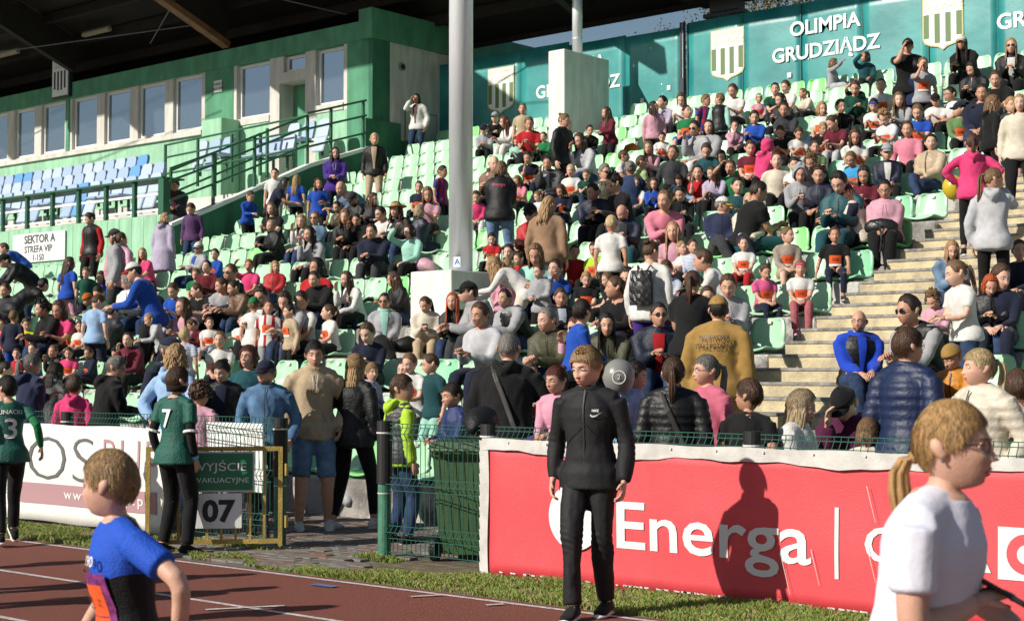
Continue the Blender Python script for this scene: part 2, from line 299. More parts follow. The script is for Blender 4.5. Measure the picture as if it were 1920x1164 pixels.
# ---------------------------------------------------------------- who sits or stands where (world metres)
CROWD = [
('c','T4',320.5,0,16,0.823,-28.86,17.91,2.967,'s:n','t:bl','S:nv','-','boy in royal blue T-shirt','boy in royal blue T-shirt with short brown hair bending over by the light green wall'),
('m','T4',340.5,0,8,1.06,-25.38,15.89,2.109,'s:k','j:bk','T:dn','cap:bk','man in black jacket','man in black jacket wearing black cap bending over below the SEKTOR A wall'),
('w','T0',10.5,-30,24,1.001,-26.29,17.91,2.967,'k:d','l:rd,v:bk','T:bk','-','woman in black vest','woman in black vest with tied back dark brown hair standing by the light green wall'),
('m','T0',320.5,-15,8,1.097,-22.58,15.89,2.109,'s:d','h:gy','T:dg','cap:dg','man in grey hoodie','man in grey hoodie wearing dark grey cap standing by the light green wall'),
('w','T0',190.5,-15,0,1.059,-22.49,15.89,2.109,'p:n','p:lp','T:bl','-','woman in pale pink puffer jacket','woman in pale pink puffer jacket with brown ponytail by the light green wall'),
('w','S2',357.5,45,0,0.897,-23.65,17.3,3.017,'l:y','t:hp','T:lg','-','woman in hot pink T-shirt','woman in hot pink T-shirt with long blonde hair looking down by the light green wall'),
('w','T0',190.5,-90,8,0.907,-23.96,17.91,2.967,'l:y','c:li','T:nv','fur','woman in lilac long coat','woman in lilac long coat with long blonde hair by the light green wall'),
('M','T2',40.5,-15,24,0.997,-26.25,19.93,3.824,'s:d','j:dg,f:mr','T:dn','-','man in dark grey jacket','man in dark grey jacket with short dark brown hair by the light green wall'),
('c','T0',30.5,-15,32,0.817,-24.4,18.92,3.395,'s:n','l:pu','T:dn','-','boy in plum sweater','boy in plum sweater with short brown hair standing below the SEKTOR A wall'),
('m','S3',357.5,15,0,0.917,-22.16,17.3,3.017,'s:g','j:gy,f:bl','T:dn','cap:wh,sg','elderly man in grey jacket','elderly man in grey jacket wearing white cap and sunglasses below the SEKTOR A wall'),
('c','S0',357.5,30,8,0.721,-21.64,17.3,3.017,'s:n','l:bl','T:nv','bib','boy in royal blue sweater','boy in royal blue sweater with short brown hair and orange race bib left of'),
('w','S2',19.5,0,-8,0.887,-20.54,16.29,2.588,'k:d','l:dr','T:bk','-','woman in dark red sweater','woman in dark red sweater with tied back dark brown hair below the SEKTOR A wall'),
('c','S0',32.5,0,16,0.721,-20.88,16.29,2.588,'s:t','t:gr','T:dn','-','boy in green T-shirt','boy in green T-shirt with short light brown hair sitting below the SEKTOR A wall'),
('m','S0',349.5,15,0,1.15,-18.72,15.28,2.159,'s:n','j:bk','T:bk','sg','man in black jacket','man in black jacket with short brown hair and sunglasses sitting left of the silver pole'),
('w','S5',12.5,30,0,0.84,-19.54,16.29,2.588,'k:r','t:hp','T:bk','-','woman in hot pink T-shirt','woman in hot pink T-shirt with tied back red hair left of the silver pole'),
('c','T0',190.5,-30,8,0.834,-24.05,15.89,2.109,'l:n','t:bl','T:lp','-','girl in royal blue T-shirt','girl in royal blue T-shirt with long brown hair below the SEKTOR A wall'),
('c','T0',50.5,-15,16,0.714,-23.47,15.89,2.109,'s:t','t:dg2','S:nv','-','boy in dark green T-shirt','boy in dark green T-shirt with short light brown hair standing below the SEKTOR A wall'),
('c','S2',359.5,30,24,0.807,-23.46,16.29,2.588,'l:n','t:bl','T:bl','visor','girl in royal blue T-shirt','girl in royal blue T-shirt with long brown hair looking down below the SEKTOR A wall'),
('w','S0',140.5,45,0,0.827,-23.25,16.29,2.588,'b:r','l:bl','T:dn','-','woman in royal blue sweater','woman in royal blue sweater with red bob sitting below the SEKTOR A wall'),
('w','S2',16.5,-60,24,1.129,-21.21,15.28,2.159,'b:g','p:wh','T:dn','-','woman in white puffer jacket','woman in white puffer jacket with grey bob looking down below the SEKTOR A wall'),
('m','TB',310.5,0,16,1.13,-18.89,13.87,1.252,'s:d','l:bl','T:bk','cap:rdw','man in royal blue sweater','man in royal blue sweater wearing red and white cap stooping below the SEKTOR A wall'),
('w','S3',12.5,30,-8,0.805,-21.19,15.28,2.159,'k:k','j:ol,f:st','T:nv','-','woman in olive jacket','woman in olive jacket with tied back black hair with folded arms below the SEKTOR A'),
('m','T4',160.5,30,8,0.992,-23.91,14.88,1.681,'s:k','j:bk','T:bk','-','man in black jacket','man in black jacket with short black hair bending over below the SEKTOR A wall'),
('m','S1',352.5,0,8,1.15,-21.86,14.27,1.731,'c:k','h:bk','T:dn','-','man in black hoodie','man in black hoodie with curly black hair leaning on knees below the SEKTOR A wall'),
('c','T0',210.5,0,0,0.717,-22.53,13.87,1.252,'s:t','l:nv','T:bl','-','boy in navy sweater','boy in navy sweater with short light brown hair below the SEKTOR A wall'),
('c','S0',27.5,45,16,0.733,-22.78,14.27,1.731,'s:n','t:ye','S:wh','bib','boy in yellow T-shirt','boy in yellow T-shirt with short brown hair and orange race bib in the front rows'),
('c','S0',0.5,30,8,0.715,-20.95,13.26,1.302,'s:d','t:bl','S:wh','-','boy in royal blue T-shirt','boy in royal blue T-shirt with short dark brown hair sitting in the front rows'),
('c','S4',354.5,30,0,0.678,-20.26,13.26,1.302,'s:t','j:bk','T:bk','-','boy in black jacket','boy in black jacket with short light brown hair in the front rows'),
('c','S0',36.5,15,16,0.625,-20.02,13.26,1.302,'k:n','t:hp','T:bk','bib','girl in hot pink T-shirt','girl in hot pink T-shirt with tied back brown hair and orange race bib in'),
('c','S0',351.5,30,16,0.62,-19.48,13.26,1.302,'p:n','h:nv','T:bk','bib','girl in navy hoodie','girl in navy hoodie with brown ponytail and orange race bib in the front rows'),
('c','S0',3.5,45,0,0.62,-21.41,13.26,1.302,'s:n','t:rd','T:bk','-','boy in red T-shirt','boy in red T-shirt with short brown hair sitting in the front rows'),
('c','T0',200.5,-30,32,0.828,-20.25,13.87,1.252,'s:n','t:lb','S:nv','-','boy in light blue T-shirt','boy in light blue T-shirt with short brown hair below the SEKTOR A wall'),
('c','S7',355.5,45,8,0.651,-21.52,14.27,1.731,'c:n','t:lm','T:dn','bib','girl in lime T-shirt','girl in lime T-shirt with curly brown hair and orange race bib in the front rows'),
('c','S0',13.5,45,8,0.646,-21.24,14.27,1.731,'s:n','t:wh','T:bk','bib','child in white T-shirt','child in white T-shirt with short brown hair and orange race bib in the front rows'),
('c','S2',321.5,30,24,0.763,-22.34,15.28,2.159,'s:n','j:dg2','T:bk','bean:or','child in dark green jacket','child in dark green jacket wearing knitted cap looking down below the SEKTOR A wall'),
('c','TB',340.5,0,24,0.658,-18.64,13.87,1.252,'p:y','h:lg','T:nv','-','girl in light grey hoodie','girl in light grey hoodie with blonde ponytail stooping below the SEKTOR A wall'),
('c','S0',33.5,0,8,0.692,-19.03,14.27,1.731,'s:y','t:lb','T:be','-','toddler in light blue T-shirt','toddler in light blue T-shirt with short blonde hair sitting in the front rows'),
('c','S0',9.5,15,0,0.62,-18.82,13.26,1.302,'s:n','t:wh','T:hp','bean:bk','child in white T-shirt','child in white T-shirt wearing knitted cap sitting in the front rows'),
('c','T0',210.5,0,0,0.726,-16.74,12.86,0.824,'s:w','t:st','S:nv','-','boy in striped T-shirt','boy in striped T-shirt with short pale blonde hair in the front rows'),
('c','S2',15.5,-45,32,0.62,-18.29,14.27,1.731,'s:n','l:dr','T:bk','-','boy in dark red sweater','boy in dark red sweater with short brown hair looking down in the front rows'),
('c','S0',33.5,30,0,0.62,-17.98,14.27,1.731,'s:n','t:wh','S:lb','bib','boy in white T-shirt','boy in white T-shirt with short brown hair and orange race bib, next to boy in'),
('m','S1',11.5,-45,16,0.898,-19.34,15.28,2.159,'s:n','t:bk','S:lg','print','young man in black T-shirt','young man in black T-shirt with short brown hair below the SEKTOR A wall'),
('m','S2',352.5,15,24,0.923,-18.79,15.28,2.159,'s:g','t:wh','T:dn','phone','man in white T-shirt','man in white T-shirt with short grey hair holding a phone left of the silver pole'),
('w','S1',353.5,-15,16,0.906,-18.38,15.28,2.159,'u:d','p:br','T:dn','-','woman in brown puffer jacket','woman in brown puffer jacket with dark brown bun left of the silver pole'),
('c','S4',51.5,-15,8,0.62,-18.71,15.28,2.159,'l:y','t:wh','S:lb','-','little girl in white T-shirt','little girl in white T-shirt with long blonde hair left of the silver pole'),
('c','S3',31.5,15,0,0.638,-17.26,14.27,1.731,'s:n','t:wh','S:bk','bib','boy in white T-shirt','boy in white T-shirt with short brown hair and orange race bib, next to little girl'),
('c','T0',200.5,15,-8,0.728,-16.53,13.87,1.252,'s:t','t:wh','S:bk','cap:gr','boy in white T-shirt','boy in white T-shirt wearing green cap standing back turned left of the silver pole'),
('c','S0',38.5,0,-8,0.717,-23.53,14.27,1.731,'s:n','t:hp','T:bk','-','child in hot pink T-shirt','child in hot pink T-shirt with short brown hair sitting in the front rows'),
('m','T0',100.5,0,8,1.087,-13.16,9.9,0.0,'s:g','l:nv','T:nv','cap:nv,gl','man in navy sweater','man in navy sweater wearing navy cap and glasses standing behind the white banner'),
('w','T7',180.5,-15,8,0.997,-15.4,9.7,0.0,'p:g','h:nb','T:bk','-','woman in dusky navy hoodie','woman in dusky navy hoodie with grey ponytail behind the white banner'),
('w','T0',190.5,0,8,0.939,-16.01,10.4,0.0,'l:d','j:dg','T:bk','scarf:gy','woman in dark grey jacket','woman in dark grey jacket with long dark brown hair behind the white banner'),
('c','T0',215.5,0,0,0.833,-14.99,10.0,0.0,'s:n','h:hp','T:bk','-','child in hot pink hoodie','child in hot pink hoodie with short brown hair standing back turned behind the white banner'),
('m','T2',160.5,-30,16,0.983,-13.93,9.7,0.0,'s:g','h:bk','T:bk','gl','man in black hoodie','man in black hoodie with short grey hair and glasses behind the white banner'),
('w','TA',190.5,0,0,1.031,-12.66,9.6,0.0,'c:y','h:lb','T:lb','-','woman in light blue hoodie','woman in light blue hoodie with curly blonde hair near the yellow gate'),
('c','T0',200.5,0,0,0.795,-11.87,9.3,0.0,'c:n','t:lp','T:dg','-','girl in pale pink T-shirt','girl in pale pink T-shirt with curly brown hair standing back turned near the yellow gate'),
('w','T1',40.5,-15,16,0.949,-12.38,10.0,0.0,'u:k','j:bk,f:nv','T:dn','-','woman in black jacket','woman in black jacket with black bun standing near the yellow gate'),
('c','S7',160.5,0,0,0.843,-20.05,12.25,0.874,'s:d','t:rd','T:bk','-','child in red T-shirt','child in red T-shirt with short dark brown hair in the front rows'),
('w','T0',20.5,0,-8,1.04,-13.05,10.9,0.0,'b:a','l:tg','T:lp','gl,neck','woman in teal sweater','woman in teal sweater with auburn bob and glasses standing near the yellow gate'),
('w','S6',30.5,30,0,0.785,-18.92,16.29,2.588,'b:y','j:rd','T:dn','-','woman in red jacket','woman in red jacket with blonde bob legs crossed left of the silver pole'),
('w','S6',14.5,-15,8,1.15,-16.86,15.28,2.159,'b:k','l:rd','T:dn','-','woman in red sweater','woman in red sweater with black bob legs crossed left of the silver pole'),
('m','S1',8.5,15,8,0.988,-16.63,15.28,2.159,'s:d','h:bk','T:dn','-','man in black hoodie','man in black hoodie with short dark brown hair, next to woman in red sweater'),
('w','S4',359.5,0,8,0.914,-16.01,15.28,2.159,'l:n','l:wh','T:bk','-','woman in white sweater','woman in white sweater with long brown hair chin in hand left of the silver pole'),
('c','S4',38.5,0,24,0.62,-16.06,15.28,2.159,'s:t','l:nv','T:nv','-','boy in navy sweater','boy in navy sweater with short light brown hair left of the silver pole'),
('w','S2',346.5,-30,16,0.853,-15.09,15.28,2.159,'l:n','j:bk','T:dn','-','woman in black jacket','woman in black jacket with long brown hair looking down left of the silver pole'),
('w','S6',43.5,-15,0,0.908,-14.38,14.27,1.731,'k:k','j:gy,f:mt','T:bk','sg,scarf:mt','woman in grey jacket','woman in grey jacket with tied back black hair and sunglasses left of the silver pole'),
('w','S2',38.5,-30,24,0.854,-13.61,14.27,1.731,'p:n','h:cr','T:be','phone','woman in cream hoodie','woman in cream hoodie with brown ponytail holding a phone left of the silver pole'),
('c','S0',106.5,15,0,0.641,-14.27,15.28,2.159,'s:t','j:nv','T:bk','-','toddler in navy jacket','toddler in navy jacket with short light brown hair sitting right of the silver pole'),
('w','S1',14.5,15,0,0.924,-13.03,14.27,1.731,'l:o','j:bk','T:dn','-','woman in black jacket','woman in black jacket with long orange tipped hair right of the silver pole'),
('m','S2',12.5,15,24,1.15,-16.71,14.27,1.731,'s:d','j:bk,f:wh','T:bk','-','man in black jacket','man in black jacket with short dark brown hair looking down left of the silver pole'),
('c','T0',40.5,15,-8,0.7,-16.21,13.87,1.252,'s:n','t:rw','S:gy','bib','boy in red and white T-shirt','boy in red and white T-shirt with short brown hair and orange race bib left'),
('c','T0',350.5,-15,8,0.659,-15.76,13.87,1.252,'s:d','l:be','T:bk','bib','boy in beige sweater','boy in beige sweater with short dark brown hair and orange race bib left of'),
('c','S0',344.5,-30,0,0.743,-15.43,14.27,1.731,'p:n','t:wh','T:bk','bib','girl in white T-shirt','girl in white T-shirt with brown ponytail and orange race bib left of the silver pole'),
('n','T1',40.5,-30,8,0.94,-10.94,9.35,0.0,'s:g','j:dm','T:dg','cap:nv,beard:g','elderly man in denim jacket','elderly man in denim jacket wearing navy cap standing near the yellow gate'),
('n','T1',50.5,0,8,1.051,-10.91,9.9,0.0,'s:k','h:be','S:lj','nose','man in beige hoodie','man in beige hoodie with short black hair standing in the gateway by the bin'),
('w','T6',190.5,15,8,0.972,-10.69,10.2,0.0,'l:y','j:bk','G:bk','wt','woman in black jacket','woman in black jacket with long blonde hair in the gateway by the bin'),
('c','S0',100.5,-30,0,0.62,-10.87,10.6,1.014,'s:y','h:li','T:nv','-','toddler in lilac hoodie','toddler in lilac hoodie with short blonde hair sitting in the gateway by the bin'),
('c','T2',10.5,0,16,0.749,-11.5,11.85,0.395,'s:t','t:wh','T:bk','bib','boy in white T-shirt','boy in white T-shirt with short light brown hair and orange race bib, next to child'),
('c','T0',350.5,-30,16,0.74,-11.21,11.85,0.395,'s:n','t:tn2','S:mt','-','boy in dark teal T-shirt','boy in dark teal T-shirt with short brown hair standing in the front rows'),
('c','T0',160.5,-45,0,0.84,-9.48,9.6,0.0,'s:n','h:lm,v:dg','T:dn','-','boy in dark grey vest','boy in dark grey vest with short brown hair standing in the gateway by the bin'),
('c','T2',340.5,0,8,0.799,-9.7,10.6,0.0,'s:d','j:bl2','T:nv','-','boy in dark blue jacket','boy in dark blue jacket with short dark brown hair in the gateway by the bin'),
('c','S0',4.5,15,0,0.824,-12.01,12.25,0.874,'s:d','t:dg','T:bk','-','child in dark grey T-shirt','child in dark grey T-shirt with short dark brown hair sitting in the front rows'),
('c','T2',80.5,15,24,0.74,-23.94,19.93,3.824,'s:n','l:bl','T:bk','gl','boy in royal blue sweater','boy in royal blue sweater with short brown hair and glasses left of the silver pole'),
('w','TB',130.5,0,24,0.903,-23.13,19.93,3.824,'l:k','t:nv','T:dn','-','woman in navy T-shirt','woman in navy T-shirt with long black hair stooping left of the silver pole'),
('c','T0',210.5,-15,8,0.718,-23.65,20.94,4.252,'l:y','t:bl','T:bk','-','girl in royal blue T-shirt','girl in royal blue T-shirt with long blonde hair left of the silver pole'),
('c','T0',40.5,15,0,0.781,-21.87,19.93,3.824,'l:r2','t:bl','T:bk','-','girl in royal blue T-shirt','girl in royal blue T-shirt with long reddish hair standing left of the silver pole'),
('c','T0',40.5,0,0,0.822,-24.3,20.94,4.252,'s:d','t:wh','T:gy','-','boy in white T-shirt','boy in white T-shirt with short dark brown hair standing left of the silver pole'),
('w','S2',14.5,15,8,0.973,-22.43,19.32,3.874,'l:t','t:bk','T:bk','-','woman in black T-shirt','woman in black T-shirt with long light brown hair looking down left of the silver pole'),
('w','T2',40.5,15,0,0.995,-22.49,20.94,4.252,'l:d','h:pu2','T:nv','gl','woman in purple hoodie','woman in purple hoodie with long dark brown hair and glasses left of the silver pole'),
('m','S8',341.5,30,16,1.15,-21.09,20.33,4.302,'z:t','l:pl','T:dn','-','man in plaid sweater','man in plaid sweater with bald head bent far over left of the silver pole'),
('m','S2',350.5,15,32,1.033,-20.14,19.32,3.874,'s:d','j:bk','T:bk','cap:dg','man in black jacket','man in black jacket wearing dark grey cap looking down left of the silver pole'),
('w','S3',36.5,60,8,0.949,-19.79,19.32,3.874,'l:n','j:bk','T:bk','-','woman in black jacket','woman in black jacket with long brown hair with folded arms left of the silver pole'),
('w','S1',359.5,15,0,1.047,-17.94,18.31,3.445,'c:a','j:bk','T:dn','hat','woman in black jacket','woman in black jacket under a tan brimmed hat left of the silver pole'),
('w','S3',170.5,15,0,0.912,-17.61,18.31,3.445,'b:y2','p:nv','T:nv','-','woman in navy puffer jacket','woman in navy puffer jacket with ash blonde bob left of the silver pole'),
('c','S0',24.5,15,8,0.754,-19.59,20.33,4.302,'u:d','t:nv','T:nv','bib','girl in navy T-shirt','girl in navy T-shirt with dark brown bun and orange race bib left of the silver'),
('c','T0',100.5,0,8,0.761,-18.67,19.93,3.824,'s:d','t:fc','T:bk','-','boy in blue and red T-shirt','boy in blue and red T-shirt with short dark brown hair right of the silver pole'),
('w','S2',350.5,15,8,0.914,-21.21,18.31,3.445,'u:y2','j:bk','T:bk','-','woman in black jacket','woman in black jacket with ash blonde bun looking down left of the silver pole'),
('w','S4',1.5,30,8,0.971,-20.37,18.31,3.445,'l:y','l:wh','T:dn','-','woman in white sweater','woman in white sweater with long blonde hair chin in hand left of the silver pole'),
('w','S3',25.5,0,0,0.992,-20.2,18.31,3.445,'k:t','j:dn2,f:gy','T:dn','sg','woman in pale denim jacket','woman in pale denim jacket with tied back light brown hair and sunglasses left of'),
('w','S1',29.5,0,8,1.012,-19.31,18.31,3.445,'c:t','j:bk','T:bk','-','woman in black jacket','woman in black jacket with curly light brown hair left of the silver pole'),
('m','S4',4.5,30,16,0.89,-19.0,18.31,3.445,'s:d','h:bk','T:bk','-','man in black hoodie','man in black hoodie with short dark brown hair, next to woman in black jacket'),
('m','S1',358.5,0,16,1.016,-18.29,18.31,3.445,'s:d','t:wh','S:dg','bib,gl','young man in white T-shirt','young man in white T-shirt with short dark brown hair and glasses left of the silver'),
('w','S5',9.5,-15,16,0.903,-16.88,17.3,3.017,'b:d','l:mt','T:bk','phone','woman in mint sweater','woman in mint sweater with dark brown bob holding a phone left of the silver pole'),
('t','T9',30.5,-15,8,0.928,-26.85,25.99,6.395,'c:k','h:bk','T:bk','-','teenage boy in black hoodie','teenage boy in black hoodie with curly black hair left of the silver pole'),
('t','T0',40.5,15,8,0.967,-22.42,21.95,4.681,'s:w','j:bk,f:be','T:be','-','teenage boy in black jacket','teenage boy in black jacket with short pale blonde hair standing left of the silver pole'),
('w','T8',20.5,0,8,0.954,-25.12,25.99,6.395,'l:d','j:wh,f:br','T:dn','-','woman in white jacket','woman in white jacket with long dark brown hair left of the silver pole'),
('c','S1',26.5,0,8,0.828,-21.52,24.37,6.017,'s:t','h:gy','T:bk','cap:nv,sg','boy in grey hoodie','boy in grey hoodie wearing navy cap and sunglasses leaning on knees near the white block'),
('c','S1',40.5,-15,0,0.844,-22.16,25.38,6.445,'s:k','l:bk','T:bk','cap:gy','child in black sweater','child in black sweater wearing grey cap leaning on knees near the white block'),
('w','S1',346.5,-15,16,0.988,-20.75,24.37,6.017,'l:r2','l:wh','T:wh','-','woman in white sweater','woman in white sweater with long reddish hair leaning on knees near the white block'),
('c','T0',20.5,15,0,0.818,-20.18,23.97,5.538,'s:t','t:be','S:gy','-','boy in beige T-shirt','boy in beige T-shirt with short light brown hair standing near the white block'),
('w','S2',29.5,15,16,1.094,-19.48,23.36,5.588,'k:t','t:rd','T:bk','-','woman in red T-shirt','woman in red T-shirt with tied back light brown hair looking down near the white block'),
('w','T0',100.5,0,16,1.025,-16.74,20.94,4.252,'u:t','j:bk','T:bk','-','woman in black jacket','woman in black jacket with light brown bun standing near the white block'),
('c','S0',95.5,45,8,0.62,-19.33,24.37,6.017,'s:y','l:nv','T:nv','-','toddler in navy sweater','toddler in navy sweater with short blonde hair sitting near the white block'),
('c','S4',39.5,15,8,0.704,-18.0,23.36,5.588,'s:k','h:bk','T:nv','gl','boy in black hoodie','boy in black hoodie with short black hair and glasses near the white block'),
('c','T2',350.5,-15,8,0.757,-17.23,22.96,5.11,'l:n','h:mr','T:bk','-','girl in maroon hoodie','girl in maroon hoodie with long brown hair standing head bowed near the white block'),
('c','T0',40.5,60,-8,0.748,-16.21,22.96,5.11,'l:d','h:lp','S:bk','-','girl in pale pink hoodie','girl in pale pink hoodie with long dark brown hair standing near the white block'),
('c','S4',358.5,-15,0,0.862,-16.91,24.37,6.017,'k:k','l:li','T:bk','-','girl in lilac sweater','girl in lilac sweater with tied back black hair chin in hand under the lettered wall'),
('c','S2',8.5,15,24,0.866,-16.51,24.37,6.017,'b:n','t:wh','T:bk','-','girl in white T-shirt','girl in white T-shirt with brown bob looking down under the lettered wall'),
('c','S0',9.5,60,-8,0.832,-15.75,23.36,5.588,'s:k','t:gr','S:bl','bib','boy in green T-shirt','boy in green T-shirt with short black hair and orange race bib in the upper rows'),
('w','S4',348.5,15,8,1.066,-14.1,21.34,4.731,'s:d','j:gy','T:wh','sg','woman in grey jacket','woman in grey jacket with short dark brown hair and sunglasses in the upper rows'),
('c','T0',80.5,15,8,0.749,-15.11,22.96,5.11,'s:t','t:fc','S:gy','-','boy in blue and red T-shirt','boy in blue and red T-shirt with short light brown hair standing under the lettered wall'),
('c','S2',12.5,15,32,0.873,-13.31,20.33,4.302,'p:n','h:tg','T:bk','-','girl in teal hoodie','girl in teal hoodie with brown ponytail looking down in the upper rows'),
('m','S2',12.5,45,16,1.145,-17.71,20.33,4.302,'z:t','j:br','T:bk','-','man in brown jacket','man in brown jacket with bald head looking down right of the silver pole'),
('w','T2',210.5,-15,8,1.048,-15.54,17.91,2.967,'b:t','q:bk','T:lj','script','woman in black quilted jacket','woman in black quilted jacket with light brown bob right of the silver pole'),
('c','S4',30.5,-15,24,0.85,-17.8,21.34,4.731,'s:d','t:nv','T:nv','bib','boy in navy T-shirt','boy in navy T-shirt with short dark brown hair and orange race bib right of'),
('m','S4',11.5,15,8,1.008,-16.47,20.33,4.302,'s:d','j:dg,f:gy','T:nv','-','man in dark grey jacket','man in dark grey jacket with short dark brown hair right of the silver pole'),
('c','S0',19.5,0,8,0.748,-16.05,20.33,4.302,'s:w','t:wh','T:bk','bib','boy in white T-shirt','boy in white T-shirt with short pale blonde hair and orange race bib right of'),
('c','S2',38.5,-15,24,0.635,-15.73,20.33,4.302,'s:t','t:dg2','T:dn','-','boy in dark green T-shirt','boy in dark green T-shirt with short light brown hair right of the silver pole'),
('M','S7',13.5,60,8,1.005,-14.61,19.32,3.874,'s:g','l:dg,v:ol','T:nv','sg,lanyard','man in olive vest','man in olive vest with short grey hair and sunglasses right of the silver pole'),
('c','T2',110.5,15,0,0.71,-14.73,19.93,3.824,'s:n','t:wh','T:nv','-','boy in white T-shirt','boy in white T-shirt with short brown hair standing head bowed right of the silver pole'),
('w','S3',215.5,0,8,1.006,-14.09,19.32,3.874,'k:g','j:dn','T:dn','-','elderly woman in denim blue jacket','elderly woman in denim blue jacket with tied back grey hair right of the silver pole'),
('c','S0',150.5,-15,0,0.768,-14.62,20.33,4.302,'s:n','t:lm2','T:gr','-','boy in pale green T-shirt','boy in pale green T-shirt with short brown hair sitting right of the silver pole'),
('c','S2',37.5,-15,48,0.695,-13.18,19.32,3.874,'l:d','l:oc','T:bk','bib','girl in ochre sweater','girl in ochre sweater with long dark brown hair and orange race bib in the upper'),
('c','S8',105.5,0,32,0.927,-13.38,19.32,3.874,'l:n','h:lb','T:bk','-','girl in light blue hoodie','girl in light blue hoodie with long brown hair bent far over in the upper rows'),
('c','S2',41.5,-30,24,0.782,-12.47,18.31,3.445,'s:k','tr:bk','T:bk','phone','boy in black track jacket','boy in black track jacket with short black hair holding a phone beside the aisle'),
('c','S2',30.5,-30,32,0.706,-15.43,19.32,3.874,'b:n','l:nv','T:nv','bib','boy in navy sweater','boy in navy sweater with brown bob and orange race bib right of the silver pole'),
('c','S0',8.5,-30,24,0.62,-15.91,19.32,3.874,'u:t','t:wh','T:wh','-','girl in white T-shirt','girl in white T-shirt with light brown bun sitting right of the silver pole'),
('w','T0',200.5,-15,24,1.015,-12.96,15.89,2.109,'l:y','l:tn','T:lj','-','woman in tan sweater','woman in tan sweater with long blonde hair standing back turned right of the silver pole'),
('m','S1',3.5,15,16,1.131,-14.21,17.3,3.017,'s:k','j:rd','T:bk','cap:bk,sg','man in red jacket','man in red jacket wearing black cap and sunglasses right of the silver pole'),
('m','S2',29.5,-30,32,0.949,-12.72,17.3,3.017,'z:t','j:nv,f:dg','T:tg','beard:n','man in navy jacket','man in navy jacket with bald head looking down right of the silver pole'),
('c','T0',200.5,15,8,0.801,-11.9,15.89,2.109,'s:w','t:wh','S:bk','-','boy in white T-shirt','boy in white T-shirt with short pale blonde hair right of the silver pole'),
('c','S0',42.5,0,24,0.745,-17.3,19.32,3.874,'s:n','l:hp','T:wh','-','girl in hot pink sweater','girl in hot pink sweater with short brown hair sitting right of the silver pole'),
('c','S2',41.5,-15,16,0.834,-17.87,20.33,4.302,'s:n','t:wh','T:bk','-','child in white T-shirt','child in white T-shirt with short brown hair looking down right of the silver pole'),
('m','S1',335.5,-15,0,1.082,-12.59,14.27,1.731,'s:d','h:gy','T:dg','cap:bk,sg','man in grey hoodie','man in grey hoodie wearing black cap and sunglasses right of the silver pole'),
('m','S1',349.5,15,0,0.945,-12.08,14.27,1.731,'s:k','h:gy,v:bk','T:dn','-','man in black vest','man in black vest with short black hair leaning on knees right of the silver pole'),
('W','S3',50.5,0,8,0.853,-11.43,14.27,1.731,'s:n','j:bk,f:st','T:bk','-','woman in black jacket','woman in black jacket with short brown hair with folded arms right of the silver pole'),
('c','S0',30.5,15,24,0.654,-11.83,15.28,2.159,'s:y','t:bk','S:bk','bib','boy in black T-shirt','boy in black T-shirt with short blonde hair and orange race bib right of the silver'),
('c','T2',10.5,-15,16,0.67,-12.22,14.88,1.681,'s:n','h:gy','T:bk','-','boy in grey hoodie','boy in grey hoodie with short brown hair standing head bowed right of the silver pole'),
('c','T0',190.5,0,8,0.717,-12.81,14.88,1.681,'p:y','l:lp2','T:hp','-','girl in pink sweater','girl in pink sweater with blonde ponytail standing back turned right of the silver pole'),
('w','T4',300.5,0,8,0.863,-12.61,14.88,1.681,'l:y','l:wh','T:cr','-','woman in white sweater','woman in white sweater with long blonde hair bending over right of the silver pole'),
('c','S0',5.5,0,24,0.684,-12.83,15.28,2.159,'s:d','l:bk','T:bk','-','boy in black sweater','boy in black sweater with short dark brown hair sitting right of the silver pole'),
('c','S4',3.5,-15,16,0.632,-13.7,16.29,2.588,'u:n','l:rd','T:bk','-','girl in red sweater','girl in red sweater with brown bun chin in hand right of the silver pole'),
('c','S7',5.5,15,8,0.748,-13.98,16.29,2.588,'s:d','t:gr','T:bk','-','boy in green T-shirt','boy in green T-shirt with short dark brown hair right of the silver pole'),
('c','S7',29.5,15,8,0.671,-12.81,16.29,2.588,'u:d','l:rd','G:rd','-','girl in red sweater','girl in red sweater with dark brown bun right of the silver pole'),
('c','S0',2.5,15,16,0.698,-12.46,16.29,2.588,'s:d','t:lm','T:bk','bib','boy in lime T-shirt','boy in lime T-shirt with short dark brown hair and orange race bib right of'),
('m','S1',356.5,-45,0,1.049,-10.43,14.27,1.731,'s:n','l:bk','T:bk','-','man in black sweater','man in black sweater with short brown hair leaning on knees right of the silver pole'),
('c','S0',321.5,15,16,0.623,-11.47,15.28,2.159,'s:t','t:bk','T:bk','-','boy in black T-shirt','boy in black T-shirt with short light brown hair sitting right of the silver pole'),
('c','S0',140.5,45,0,0.76,-8.43,10.8,1.438,'s:d','l:bl','T:bk','-','child in royal blue sweater','child in royal blue sweater with short dark brown hair sitting behind the red banner'),
('w','S4',341.5,0,8,0.936,-10.25,13.26,1.302,'s:a','h:lp','T:bk','sg','woman in pale pink hoodie','woman in pale pink hoodie with short auburn hair and sunglasses in the front rows'),
('w','S1',23.5,15,8,1.012,-9.92,13.26,1.302,'l:k','j:ol','T:bk','-','woman in olive jacket','woman in olive jacket with long black hair leaning on knees in the front rows'),
('m','S2',34.5,15,0,1.064,-9.31,13.26,1.302,'s:d','j:nz,f:rd','T:dn','sg','man in dark navy jacket','man in dark navy jacket with short dark brown hair and sunglasses right of the silver'),
('w','T0',190.5,-15,8,0.986,-9.86,13.87,1.252,'u:n','l:wh','T:pu2','backpack','woman in white sweater','woman in white sweater with brown bun standing back turned right of the silver pole'),
